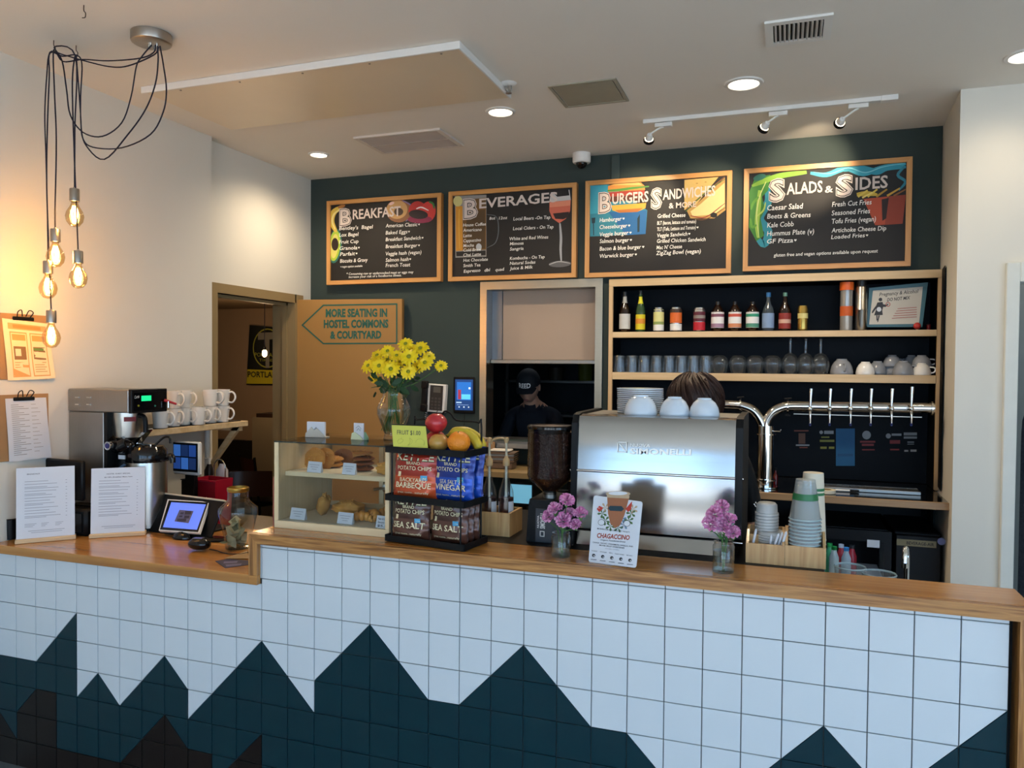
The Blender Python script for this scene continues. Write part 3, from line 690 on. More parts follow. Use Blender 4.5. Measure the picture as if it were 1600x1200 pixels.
board('chalk menu board headed SALADS and SIDES, rightmost, with fries and green leaf art', cr1([(775, 72), (1560, 12), (1548, 520), (775, 545)], K2),
    c1([('S', 890, 220, 969, 212, 90, .035), ('ALADS', 975, 190, 1141, 178, 50, .02), ('&', 1152, 182, 1190, 178, 30, .02), ('S', 1200, 197, 1284, 188, 85, .035), ('IDES', 1293, 168, 1443, 157, 54, .02)], 2.963, 900, 240),
    c1([('Caesar Salad', 885, 264, 1051, 254, 24), ('Beets & Greens', 885, 302, 1086, 294, 22), ('Kale Cobb', 885, 343, 1008, 336, 22), ('Hummus Plate (v)', 884, 382, 1102, 371, 22), ('GF Pizza♥', 884, 417, 1022, 410, 20),
        ('Fresh Cut Fries', 1185, 247, 1368, 235, 22), ('Seasoned Fries', 1183, 287, 1361, 276, 22), ('Tofu Fries (vegan)', 1184, 325, 1388, 313, 22), ('Artichoke Cheese Dip', 1183, 366, 1436, 355, 20), ('Loaded Fries♥', 1181, 396, 1353, 386, 18),
        ('gluten free and vegan options available upon request', 915, 478, 1397, 458, 15)], 2.963, 900, 240),
    ca([('#2C8C9A', 'l', 40, [(880, 140), (890, 220), (850, 300), (890, 360), (870, 420), (830, 380)]), ('#3F7F2E', 'p', [(800, 180), (830, 110), (900, 98), (890, 170), (862, 200), (875, 260), (855, 300), (870, 380), (835, 405), (800, 340), (806, 260)]),
        ('#86B23C', 'l', 26, [(1068, 86), (960, 100), (890, 120), (815, 150)]), ('#9CC24A', 'l', 22, [(850, 170), (846, 240), (838, 320), (842, 390)]), ('#D6DC8A', 'l', 5, [(880, 130), (850, 200), (836, 290), (848, 390)]),
        ('#5F9A34', 'l', 12, [(845, 200), (820, 230), (810, 260)]), ('#B8D060', 'l', 8, [(838, 290), (868, 262), (878, 225)]), ('#5F9A34', 'l', 12, [(836, 330), (815, 340), (808, 300)]), ('#2C6A5A', 'e', 850, 110, 30, 14, -.3),
        ('#3FA6BA', 'l', 26, [(1085, 90), (1160, 98), (1250, 68), (1330, 92), (1430, 62), (1528, 48)]), ('#2E93A8', 'l', 30, [(1240, 76), (1310, 66), (1390, 84), (1440, 66), (1528, 62)]), ('#7CCAD6', 'l', 5, [(1100, 86), (1180, 92), (1260, 66), (1340, 88), (1420, 62), (1525, 44)]), ('#2E7F92', 'l', 14, [(1520, 60), (1490, 100), (1525, 130), (1495, 170)]),
        ('#B04A2E', 'p', [(1330, 210), (1532, 190), (1512, 325), (1385, 332)]), ('#8E3A26', 'p', [(1440, 200), (1532, 190), (1512, 325), (1430, 330)]), ('#2A1814', 'p', [(1415, 212), (1448, 205), (1436, 300), (1418, 312)]), ('#C9A83C', 'l', 22, [(1300, 190), (1345, 185), (1395, 190)]),
        ('#D8BC52', 'l', 10, [(1305, 200), (1350, 170)]), ('#D8BC52', 'l', 10, [(1350, 200), (1395, 165)]), ('#B08830', 'l', 10, [(1390, 200), (1440, 165)]), ('#C49A3C', 'l', 10, [(1440, 196), (1500, 160)]), ('#8E5A2A', 'l', 9, [(1470, 196), (1530, 165)]), ('#E6CE70', 'l', 8, [(1325, 205), (1372, 180)])], *K2))
# ================================================================== CEILING FITTINGS
def hz(px, py, z=H): return at(px, py, Z=z)
def canlight(px, py, r, lab, e):
    c = hz(px, py); t = thing('recessed_downlight', lab, 'ceiling light', tuple(c), group='recessed downlights')
    part('trim_ring', G().lathe([(r*.78, -.004), (r*.82, -.009), (r, -.006), (r*1.04, -.0005)], n=28), M_WHT, t)
    part('reflector', G().lathe([(r*.80, -.0042), (r*.80, -.001)], n=28), M_WHT, t)
    part('lamp_lens', G().lathe([(0, -.0062), (r*.4, -.006), (r*.79, -.0042)], n=28), glow('downlight_lens', '#FFEFD6', 9), t)
    spot('downlight_lamp', (c[0], c[1], H-.03), (c[0], c[1], 0), e, (1, .80, .56), 2.75, .9, .06)
canlight(498, 241, .062, 'small lit round ceiling downlight nearest the far left corner', 42)
canlight(782, 174, .075, 'lit round ceiling downlight beside the dropped ceiling panel', 62)
canlight(1162, 130, .085, 'lit round ceiling downlight between the square ceiling grille and the track', 66)
canlight(1606, 86, .085, 'lit round ceiling downlight cut off by the right picture edge', 12)
def quad_on_ceiling(P, z): return [at(*p, Z=z) for p in P]
# return air grille (two bays of slats)
def plate(P, z0, z1, inset, name, root, m):      # frame ring
    q = [Vector((p[0], p[1], 0)) for p in P]; c = sum(q, Vector())/4
    inn = [p+(c-p)*inset for p in q]; g = G()
    for i in range(4):
        a, b, d, e = q[i], q[(i+1) % 4], inn[(i+1) % 4], inn[i]
        g.prism([(v.x, v.y) for v in (a, b, d, e)], z0, z1, 'z')
    part(name, g, m, root, 0, True); return inn
P = quad_on_ceiling([(553, 214), (688, 199), (724, 226), (597, 238)], H)
x0, x1 = (P[0][0]+P[3][0])/2, (P[1][0]+P[2][0])/2; y0, y1 = (P[0][1]+P[1][1])/2, (P[2][1]+P[3][1])/2
P = [(x0, y0), (x1, y0), (x1, y1), (x0, y1)]
t = thing('return_air_grille', 'wide white ceiling return grille with many thin slats', 'vent', ((x0+x1)/2, (y0+y1)/2, H))
inn = plate(P, H-.012, H-.0005, .1, 'frame', t, mat('vent_white', '#D8D0C6', .5))
part('backing', G().box(inn[0].x, inn[1].x, inn[0].y, inn[3].y, H-.003, H-.0005), M_BLKM, t, 0, True)
for i in range(17):
    y = inn[0].y+(inn[3].y-inn[0].y)*(i+.5)/17
    q = G(); q.prism([(y-.004, H-.0035), (y+.007, H-.011), (y+.008, H-.0105), (y-.003, H-.0032)], inn[0].x, inn[1].x, 'x'); part('slat', q, mat('vent_slat', '#A79D95', .5), t, 0, True)
part('divider', G().box(inn[0].x, inn[1].x, (y0+y1)/2-.004, (y0+y1)/2+.004, H-.0125, H-.0112), mat('vent_white', ''), t, 0, True)
# supply register
P = quad_on_ceiling([(1193, 34), (1300, 19), (1300, 57), (1198, 71)], H)
x0, x1 = (P[0][0]+P[3][0])/2, (P[1][0]+P[2][0])/2; y0, y1 = (P[0][1]+P[1][1])/2, (P[2][1]+P[3][1])/2
t = thing('supply_register', 'small white ceiling register with upright louvres near the top right', 'vent', ((x0+x1)/2, (y0+y1)/2, H))
inn = plate([(x0, y0), (x1, y0), (x1, y1), (x0, y1)], H-.01, H-.0005, .25, 'frame', t, M_WHT)
part('backing', G().box(inn[0].x, inn[1].x, inn[0].y, inn[3].y, H-.0025, H-.0005), M_BLKM, t, 0, True)
for i in range(11):
    x = inn[0].x+(inn[1].x-inn[0].x)*(i+.5)/11
    part('louvre', G().prism([(x-.004, H-.003), (x+.003, H-.013), (x+.0045, H-.013), (x-.0025, H-.0028)], inn[0].y, inn[3].y), M_WHT, t, 0, True)
# access panel
P = quad_on_ceiling([(854, 135), (958, 121), (986, 155), (887, 168)], H)
x0, x1 = (P[0][0]+P[3][0])/2, (P[1][0]+P[2][0])/2; y0, y1 = (P[0][1]+P[1][1])/2, (P[2][1]+P[3][1])/2
t = thing('ceiling_access_panel', 'plain square greenish grey access panel in the ceiling', 'ceiling panel', ((x0+x1)/2, (y0+y1)/2, H))
plate([(x0, y0), (x1, y0), (x1, y1), (x0, y1)], H-.006, H-.0005, .09, 'frame', t, mat('panel_grey', '#9C9886', .6))
part('hatch', G().box(x0+.02, x1-.02, y0+.02, y1-.02, H-.0045, H-.0005), mat('panel_grey', ''), t, 0, True)
# dropped panel
P = [at(*p, Z=H-.03) for p in [(714, 75), (803, 153)]]
xr = (P[0][0]+P[1][0])/2; y0, y1 = P[0][1], P[1][1]; xl_ = at(215, 143, Z=H-.03)[0]; xl_ = max(xl_, LX+.02)
t = thing('ceiling_soffit_panel', 'large flat metal sheet hung just under the ceiling with a pale edge trim', 'ceiling panel', ((xl_+xr)/2, (y0+y1)/2, H-.03))
part('sheet', G().box(xl_+.012, xr-.012, y0+.012, y1, H-.026, H-.002), mat('tan_satin_sheet', '#E4D6BC', .3, .1, var=.05, scale=3), t, 0, True)
part('edge_trim', G().box(xl_, xr, y0, y0+.0115, H-.033, H-.001, .002), M_WHT, t, 0, True)
part('edge_trim', G().box(xr-.0115, xr, y0+.012, y1, H-.033, H-.001, .002), M_WHT, t, 0, True)
for i in range(5):
    x = xl_+.2+i*(xr-xl_-.3)/4
    part('screw', G().cyl((x, y0+.04, H-.0262), (x, y0+.04, H-.029), .005, n=8), M_NICK, t, 40, True)
# sprinkler
c = hz(795, 130); t = thing('fire_sprinkler', 'small white ceiling sprinkler head at the corner of the dropped panel', 'sprinkler', tuple(c))
part('escutcheon', G().lathe([(0, -.012), (.02, -.012), (.034, -.004), (.038, -.0005)], n=24), M_WHT, t)
g = G().tube([(-.012, 0, -.012), (-.014, 0, -.03), (0, 0, -.044)], .003, 6, 4).tube([(.012, 0, -.012), (.014, 0, -.03), (0, 0, -.044)], .003, 6, 4).cyl((0, 0, -.044), (0, 0, -.047), .014, n=16).cyl((0, 0, -.012), (0, 0, -.04), .003, n=8)
part('frame_arms', g, M_NICK, t)
# dome camera
c = hz(909, 240, H); c = Vector((c[0], min(c[1], D-.06), H)); t = thing('dome_camera', 'white ceiling dome security camera in front of the dark green wall', 'security camera', tuple(c))
part('housing', G().lathe([(.056, -.0005), (.056, -.05), (.05, -.058), (.036, -.06)], n=28), M_WHT, t)
part('dome', G().sph((0, 0, -.058), (.034, .034, .034), 18, 10), M_BLKG, t)
part('lens', G().cyl((0, -.03, -.068), (0, -.036, -.072), .009, n=12), M_CHR, t)
part('ceiling_conduit_box', G().box(at(955, 262, Y=D-.01)[0]-c[0], at(969, 262, Y=D-.01)[0]-c[0], D-.012-c[1], D-.001-c[1], -.19, -.01, .003), mat('painted_conduit', '#3A4845', .6), t)
# track light
A = at(1006, 195, Z=H-.02); B_ = at(1402, 154, Z=H-.02); ty = (A[1]+B_[1])/2
t = thing('track_light_rail', 'white ceiling track carrying three small spotlights', 'track light', ((A[0]+B_[0])/2, ty, H))
part('rail', G().box(A[0], B_[0], ty-.018, ty+.018, H-.022, H-.0005, .002), M_WHT, t, 0, True)
part('end_cap', G().box(B_[0]-.07, B_[0]+.004, ty-.021, ty+.021, H-.025, H-.0002, .002), M_WHT, t, 0, True)
M_LAMPON = glow('track_lamp_face', '#FFE3B8', 14)
for (px, py, hx, hy, aim, en, lab) in ((1040, 200, 1014, 217, (1000, 330), 24, 'leftmost of the three white track spotlight heads'), (1216, 182, 1194, 199, (1100, 330), 26, 'middle of the three white track spotlight heads'), (1340, 168, 1313, 191, (1262, 268), 34, 'rightmost of the three white track spotlight heads')):
    a = at(px, py, Z=H-.03); a[1] = ty; hd = at(hx, hy, Y=ty-.015); tg = at(*aim, Y=D)
    s = thing('track_spotlight', lab, 'spotlight', (a[0], ty, H-.024), group='track spotlights')
    part('adapter', G().box(-.045, .045, -.016, .016, -.022, -.0005, .003), M_WHT, s)
    dv = (Vector(tg)-Vector(hd)).normalized(); back = Vector(hd)-dv*.035; w0 = Vector((a[0], ty, H-.046))
    part('arm', G().tube([w0, w0*.5+back*.5+Vector((.015, 0, .012)), back], .005, 8, 4), M_WHT, s, 40, True)
    part('lamp_head', G().cyl(back, Vector(hd)-dv*.005, .012, .021, 20), M_WHT, s, 40, True)
    part('black_rim', G().cyl(Vector(hd)-dv*.005, Vector(hd)+dv*.014, .024, .029, 20, cap=False), M_BLKM, s, 40, True)
    part('lamp_face', G().cyl(Vector(hd)-dv*.002, Vector(hd)+dv*.002, .022, n=20), M_LAMPON, s, 40, True)
    spot('track_lamp', tuple(Vector(hd)+dv*.02), tg, en, (1, .80, .55), .95, .7, .02)
# ================================================================== PENDANTS
M_CORD = mat('navy_fabric_cord', '#161326', .7)
M_BULBG = glass('amber_bulb_glass', (1, .86, .6), tint=.3); M_FIL = glow('bulb_filament', '#FFC070', 160)
cz = at(243, 75, Z=H-.035); cc = Vector(((at(210, 52, Z=H)[0]+at(277, 62, Z=H)[0])/2, at(243, 60, Z=H-.02)[1], H))
can = thing('pendant_canopy', 'round brushed nickel ceiling canopy where the lamp cords gather', 'lamp canopy', tuple(cc))
part('canopy_cup', G().lathe([(0, -.04), (.066, -.04), (.074, -.036), (.076, -.03), (.076, -.0005)], n=36), M_NICK, can, 35)
for i, (dx, dy) in enumerate(((-.012, .0), (.008, -.012), (.016, .014), (-.002, .018), (.028, .0))):
    part('cord_grip', G().cyl((dx, dy, -.0405), (dx, dy, -.056), .005, n=10), M_CHR, can)
def s_hook(px, py, lab):
    c = hz(px, py); o = single('ceiling_hook', G().tube([(0, 0, 0), (0, 0, -.02), (.008, 0, -.03), (.006, 0, -.045), (-.008, 0, -.045)], .0018, 6, 5), mat('hook_grey', '#4A423C', .4, .8), lab, 'hook', 'ceiling cord hooks')
    o.location = c; return o
s_hook(131, 8, 'empty small dark ceiling hook away from the cords'); s_hook(84, 63, 'left ceiling hook holding the pendant cords'); s_hook(119, 71, 'ceiling hook holding cords, nearer the canopy')
def cord(name_pts): return name_pts
GY = cc[1]-.02
def cp(px, py, f): return at(px, py, Y=.035+f*(GY-.035))     # f: 0 at left hook ... 1 at canopy
pend = [ # (socket top px, bulb bottom px, y-plane f, cord path [(px,py,f)])
  ((116.5, 295), 355, .35, [(237, 70, 1), (222, 88, .9), (213, 104, .85), (205, 150, .75), (190, 192, .65), (160, 213, .5), (130, 207, .45), (110, 180, .4), (104, 140, .38), (97, 95, .25), (85, 73, .1), (118, 88, .35), (117, 200, .35), (116.5, 296, .35)], 'highest glowing bulb pendant, right of the cord bundle'),
  ((86.5, 358), 418, .1, [(243, 70, 1), (240, 82, .97), (219, 91, .9), (170, 95, .65), (130, 93, .4), (98, 96, .2), (84, 78, .05), (85, 140, .06), (88, 220, .08), (86, 330, .1), (86.5, 360, .1)], 'second highest glowing bulb pendant, in the left cord bundle'),
  ((75, 408), 467, .0, [(246, 72, 1), (247, 95, .98), (243, 130, .95), (228, 170, .85), (200, 210, .7), (163, 249, .55), (135, 228, .45), (127, 200, .4), (126, 150, .4), (128, 100, .38), (119, 86, .35), (98, 88, .2), (78, 83, 0), (73, 120, 0), (70, 180, 0), (72, 250, 0), (74, 330, 0), (75, 409, 0)], 'third glowing bulb pendant, hanging partly behind another bulb'),
  ((122, 392), 451, .36, [(250, 72, 1), (255, 100, 1), (260, 140, .97), (255, 175, .9), (235, 210, .8), (190, 231, .65), (145, 230, .5), (129, 215, .42), (126, 180, .4), (121, 110, .38), (118, 86, .35), (113, 130, .35), (116, 240, .35), (120, 340, .36), (122, 393, .36)], 'fourth glowing bulb pendant, lowest on the right cord bundle'),
  ((80, 485), 544, .02, [(248, 73, 1), (240, 86, .98), (200, 103, .8), (170, 104, .65), (128, 94, .4), (100, 86, .2), (78, 82, .02), (77, 120, .02), (74, 200, .02), (73, 290, .02), (76, 380, .02), (80, 486, .02)], 'lowest glowing bulb pendant, in front of the clipboard')]
for (sx, sy), byp, f, path, lab in pend:
    p = cp(sx, sy, f); q = cp(sx, byp, f); L_ = p[2]-q[2]; s = L_/.24
    t = thing('pendant_lamp', lab, 'pendant lamp', tuple(p), group='bare bulb pendants')
    part('cord', G().tube([cp(*c) for c in path], .0028, 6, 5), M_CORD, t, 60, True)
    so = L_*.33
    part('socket', G().lathe([(0, .006), (.005, .006), (.006, 0), (.0175, 0), (.019, -.003), (.019, -so), (.016, -so-.001)], n=20), M_NICK, t)
    R = L_*.225
    prof = [(.012, -so+.002), (.013, -so-.008), (.018, -so-L_*.13), (R*.9, -so-L_*.28), (R, -so-L_*.39), (R*.88, -so-L_*.53), (R*.5, -so-L_*.64), (0, -L_)]
    part('bulb_glass', G().lathe(prof, n=20), M_BULBG, t, 60)
    g = G()
    for i in range(6):
        a = i*PI/3; g.tube([(.006*math.cos(a), .006*math.sin(a), -so-.02), (.012*math.cos(a+.3), .012*math.sin(a+.3), -so-L_*.32), (.006*math.cos(a+.6), .006*math.sin(a+.6), -so-L_*.52)], .0024, 5, 3)
    part('filament', g, M_FIL, t)
    point('bulb_light', (p[0], p[1], p[2]-so-L_*.35), 1.5, (1, .60, .22), .022)
# ================================================================== LEFT WALL CLIPBOARDS
M_KRAFT = mat('brown_hardboard', '#A47E55', .6)
def lw(px, py, dx=.0): return at(px, py, X=LX+dx)
def clip(lab, q, pq, papercol, art):
    # q: board corner px tl,tr,br,bl ; built flat on wall
    P = [lw(*p) for p in q]; y0 = (P[0][1]+P[3][1])/2; y1 = (P[1][1]+P[2][1])/2; z1 = (P[0][2]+P[1][2])/2; z0 = (P[2][2]+P[3][2])/2
    t = thing('clipboard', lab, 'clipboard', (LX, (y0+y1)/2, z0), group='clipboards on the left wall')
    part('board', G().box(LX+.0008, LX+.004, y0, y1, z0, z1, .001), M_KRAFT, t, 0, True)
    Q = [lw(*p, .006) for p in pq]
    def f(u, v):
        a = Q[0].lerp(Q[1], u); b = Q[3].lerp(Q[2], u); p = a.lerp(b, v); p[0] = LX+.0062+.005*abs(math.sin(v*3+u*2))*v+.006*v*v*u; return p
    part('sheet', G().grid(f, 8, 10), papercol, t, 60, True)
    g = G(); mats = []
    for col, u0, u1, v0, v1, lift in art:
        m = flat(col)
        if m not in mats: mats.append(m)
        g.use(mats.index(m))
        n_ = 5
        for i in range(n_):
            va, vb = v0+(v1-v0)*i/n_, v0+(v1-v0)*(i+1)/n_
            g.poly([f(u, v)+Vector((.0007+lift*.0003, 0, 0)) for u, v in ((u0, va), (u1, va), (u1, vb), (u0, vb))])
    part('print', g, mats, t, 0, True)
    yc = (y0+y1)/2
    g = G().box(LX+.0045, LX+.012, yc-.05, yc+.05, z1-.028, z1-.012, .003)
    g.tube([(LX+.009, yc-.03, z1-.014), (LX+.022, yc-.036, z1+.008), (LX+.02, yc-.018, z1+.016), (LX+.012, yc-.008, z1-.01)], .0022, 6, 5)
    g.tube([(LX+.009, yc+.03, z1-.014), (LX+.022, yc+.036, z1+.008), (LX+.02, yc+.018, z1+.016), (LX+.012, yc+.008, z1-.01)], .0022, 6, 5)
    part('wire_clip', g, M_BLKM, t, 40, True)
art1 = [('#D9A869', .1, .92, .06, .16, 0), ('#C98B4A', .2, .8, .08, .14, 1)]
for u in (.12, .54):
    art1 += [('#D8A060', u, u+.36, .2, .95, 0), ('#F0D9A8', u+.02, u+.34, .22, .93, 1), ('#D9A05A', u+.04, u+.32, .24, .34, 2), ('#8F6A45', u+.05, u+.31, .44, .66, 2)]
    art1 += [('#C9A06A', u+.05, u+.3-.04*(i % 2), .7+.04*i, .715+.04*i, 2) for i in range(5)]
art1 += [('#E9D9B0', .2, .32, .48, .6, 3), ('#F5F0E0', .65, .72, .52, .62, 3), ('#6E8A4A', .6, .82, .46, .5, 3)]
clip('clipboard with orange illustrated drinks menu, the upper one on the left wall', [(-6, 484), (80, 498), (66, 592), (-6, 594)], [(3, 497), (76, 506), (84, 591), (12, 595)], mat('cream_menu_paper', '#F0DDB4', .7), art1)
art2 = [('#8C8A86', .12, .3+.12*((i*7) % 3), .1+.032*i, .108+.032*i, 0) for i in range(26)]+[('#A09E9A', .6, .72+.05*((i*5) % 3), .1+.032*i, .108+.032*i, 0) for i in range(0, 26, 2)]
clip('clipboard with a crinkled white typed list, the lower one on the left wall', [(-6, 616), (74, 616), (76, 714), (-6, 722)], [(8, 623), (72, 621), (78, 714), (14, 722)], M_PAPER, art2)
# ================================================================== SHELF ITEMS
def sp(px, shelf_z, dy=.06):      # point on shelf under photo column px
    Y = UY+dy; p = at(px, 512, Y=Y); return (p[0], Y, shelf_z+.0005)
def M_lab(n, c): return mat('label_'+n, c, .55, var=.12, scale=30)
M_BROWNG = mat('brown_bottle_glass', '#1E0F08', .08, var=.1, coat=.5)
M_CLEARB = mat('dim_clear_bottle', '#3A444C', .08, var=.2, coat=.4)
def bottle(px, top, wpx, prof, bodym, labs, cap, lab, cat_='bottle', grp=None, shelf=S1T, dy=.06, extra=None):
    p = sp(px, shelf, dy); s = mpp(p); h = at(px, top, Y=p[1])[2]-p[2]; R = wpx*s/2
    t = thing(cat_, lab, cat_, p, random.uniform(-.4, .4), grp)
    part('body', G().lathe([(0, 0)]+[(r*R, z*h) for r, z in prof], n=24), bodym, t, 45)
    for nm, c, z0, z1, k in labs:
        pr_ = [(r, z) for r, z in prof]
        def rad(z):
            for (ra, za), (rb, zb) in zip(prof, prof[1:]):
                if za <= z <= zb and zb > za: return ra+(rb-ra)*(z-za)/(zb-za)
            return prof[-1][0]
        part(nm, G().lathe([(rad(z0+(z1-z0)*i/4)*R+.0006+k*.0004, (z0+(z1-z0)*i/4)*h) for i in range(5)], n=24), M_lab(c[0], c[1]), t, 60)
    if cap: part('cap', G().lathe([(cap[1]*R, cap[2]*h), (cap[1]*R, h*.995), (0, h)], n=16), mat('cap_'+cap[0].strip('#'), cap[0], .4), t, 45)
    return t
longneck = [(.9, 0), (1, .02), (1, .5), (.85, .6), (.5, .7), (.34, .8), (.32, .97)]
can_ = [(.82, 0), (.98, .04), (1, .1), (1, .88), (.84, .97), (.84, 1.0), (.78, .985), (0, .985)]
stubby = [(.92, 0), (1, .02), (1, .62), (.92, .7), (.45, .85), (.34, .9), (.34, .98)]
B1_ = 'bottles and cans on the top bar shelf'
bottle(976, 456, 17, longneck, M_BROWNG, [('body_label', ('white_print', '#C9C7C2'), .08, .45, 0), ('neck_label', ('grey_neck', '#A8A8A4'), .72, .88, 0)], ('#2A2B2C', .38, .9), 'tall dark bottle with white printed label, first from the left on the top shelf', 'bottle', B1_)
bottle(1000.5, 454, 14.5, longneck, mat('green_glass', '#2E4A2C', .1, coat=.4), [('body_label', ('yellow_label', '#D8C51E'), .06, .42, 0), ('label_patch', ('orange_patch', '#D88A2A'), .2, .32, 1), ('neck_label', ('yellow_neck', '#DAD22A'), .68, .85, 0)], ('#1E2422', .4, .9), 'tall bottle with yellow label and yellow neck on the top shelf', 'bottle', B1_)
bottle(1029, 481, 16, can_, mat('can_silver', '#B9BDBE', .25, .9), [('band_top', ('pale_yellow', '#D9D58E'), .38, .92, 0), ('band_mid', ('green_blot', '#8FA05A'), .3, .42, 1), ('band_bottom', ('white_band', '#E2E2DE'), .06, .3, 0)], None, 'pale yellow and white drinks can on the top shelf', 'can', B1_)
bottle(1056, 480.5, 18, can_, mat('can_silver', ''), [('band_top', ('orange_band', '#D9692A'), .36, .8, 0), ('band_mid', ('dark_crest', '#3A2A22'), .78, .93, 1), ('band_bottom', ('white_band', ''), .06, .32, 0)], None, 'orange and white drinks can on the top shelf', 'can', B1_)
bottle(1092.5, 481, 18, can_, mat('can_silver', ''), [('band_top', ('plum_band', '#5A2230'), .42, .93, 0), ('band_mid', ('grey_peak', '#8A8078'), .55, .68, 1), ('band_bottom', ('red_band', '#B8202E'), .06, .4, 0)], None, 'dark plum and red drinks can on the top shelf', 'can', B1_)
for px, c1_, c2_, w_ in ((1121, '#7A4A5A', '#9A7A90', 'purple'), (1148, '#C2503E', '#C9825A', 'orange'), (1175.5, '#2E8A6A', '#4A8A72', 'green')):
    bottle(px, 471, 19.5, stubby, M_BROWNG, [('body_label', ('white_label', '#E0DEDC'), .12, .64, 0), ('label_base', (w_+'_base', c2_), .13, .26, 1), ('label_badge', (w_+'_badge', c1_), .48, .58, 1)], ('#14100E', .36, .9),
           'stubby brown bottle, white label with a %s band, on the top shelf' % w_, 'bottle', B1_)
bottle(1200, 457, 18, longneck, M_CLEARB, [('body_label', ('pale_blue_label', '#7F97B8'), .08, .46, 0)], ('#2E6AA0', .38, .88), 'clear bottle with pale blue label and blue cap on the top shelf', 'bottle', B1_)
bottle(1226, 457, 18, longneck, M_BROWNG, [('body_label', ('red_brown_label', '#8A2E26'), .06, .46, 0), ('label_script', ('script', '#C9A08A'), .2, .3, 1)], ('#5E8A7A', .36, .9), 'brown bottle with red label and green cap on the top shelf', 'bottle', B1_)
bottle(1254, 478, 15, can_, mat('can_gold', '#B99A4E', .25, .8), [('badge', ('pale_badge', '#D0C37E'), .5, .7, 0)], None, 'small gold drinks can, rightmost can on the top shelf', 'can', B1_)
# tumblers
bottle(1322, 441, 20, [(.88, 0), (.92, .02), (.92, .84)], mat('clear_plastic_tumbler', '#9A9690', .15, .3, var=.2), [('orange_band', ('orange_sleeve', '#C85A22'), .3, .5, 0)], ('#E0621E', 1.05, .83), 'clear drinks tumbler with an orange lid on the top shelf', 'tumbler', None)
bottle(1345, 438, 18.5, [(.85, 0), (.95, .02), (.95, .4), (1, .41), (.95, .42), (.95, .86), (.8, .88)], M_STEEL, [], ('#1C1A18', .85, .87), 'tall steel drinks bottle with a black lid on the top shelf', 'tumbler', None)
# pregnancy sign
SY = UY+.07; c = [at(*p, Y=SY) for p in ((1358, 450), (1450, 441), (1441, 511), (1354, 511))]
t = thing('framed_notice', 'small teal framed notice with a black figure warning about pregnancy and alcohol', 'sign', ((c[2][0]+c[3][0])/2, SY, S1T+.0005))
part('frame', G().prism([(v[0], max(v[2], S1T+.001)) for v in c], SY, SY+.008), mat('teal_mat_board', '#3E6A74', .4), t, 0, True)
f = lambda px, py, d=0: at(px, py, Y=SY-.001-d)
g = G().poly([f(*p) for p in ((1364, 454), (1442, 448), (1436, 506), (1358, 507))]); part('paper', g, mat('cream_notice_paper', '#CFC9BC', .6), t, 0, True)
g = G(); put_text(g, 'Pregnancy & Alcohol', f(1374, 463), f(1435, 457.5), 5.5*mpp(f(1400, 460)), (0, -.0006, 0), .01, .15); put_text(g, 'DO NOT MIX', f(1386, 471), f(1422, 467.5), 5*mpp(f(1400, 460)), (0, -.0006, 0), .02, .15)
def S4(L_): return [(1200+x/5.333, 420+y/5.333) for x, y in L_]
for P in ([(922, 250), (935, 240), (950, 245), (952, 265), (936, 272), (922, 264)], [(912, 280), (955, 276), (962, 310), (952, 345), (956, 385), (884, 388), (900, 340), (900, 310)], [(908, 300), (890, 320), (868, 352), (864, 370), (875, 368), (905, 325)], [(957, 295), (985, 300), (1005, 288), (1002, 300), (980, 318), (960, 318)], [(902, 388), (912, 388), (914, 430), (904, 432)], [(920, 388), (932, 388), (918, 442), (910, 446)]):
    g.poly([f(*p, .0006) for p in S4(P)])
part('print', g, M_INK, t, 0, True)
g = G()
P = S4([(925+20*math.cos(a), 338+20*math.sin(a)) for a in [i*PI/6 for i in range(12)]]); g.poly([f(*p, .0012) for p in P]); part('white_belly', g, M_PAPER, t, 0, True)
g = G()
for i in range(12): a, b = i*PI/6, (i+1)*PI/6; g.poly([f(*p, .001) for p in S4([(1000+20*math.cos(a), 296+20*math.sin(a)), (1000+20*math.cos(b), 296+20*math.sin(b)), (1000+14*math.cos(b), 296+14*math.sin(b)), (1000+14*math.cos(a), 296+14*math.sin(a))])])
for i in range(5): y = 330+i*20; g.poly([f(*p, .001) for p in S4([(1080-i*12, y), (1240, y-12), (1240, y-7), (1080-i*12, y+5)])])
part('red_print', g, flat('#A8544E'), t, 0, True)
p = sp(1433, S1T, .045); s = mpp(p)
t = thing('red_ball_ornament', 'small red ball on a peg in front of the framed notice', 'ornament', p); part('ball', G().sph((0, 0, .022), 5.5*s, 14, 10), mat('red_gloss', '#C23A34', .35), t, 60); part('peg', G().cyl((0, 0, 0), (0, 0, .012), .005, n=10), M_MAPLE, t)
p = sp(1451, S1T, .08); t = thing('red_candle_jar', 'small dark red jar at the right end of the top shelf', 'jar', p); part('jar_body', G().lathe([(0, 0), (.011, 0), (.011, .03), (.009, .033), (0, .033)], n=16), mat('dark_red_glass', '#5A0E12', .15), t); part('rim', G().lathe([(.0112, .028), (.0122, .03), (.0112, .032)], n=16), M_BLK, t)
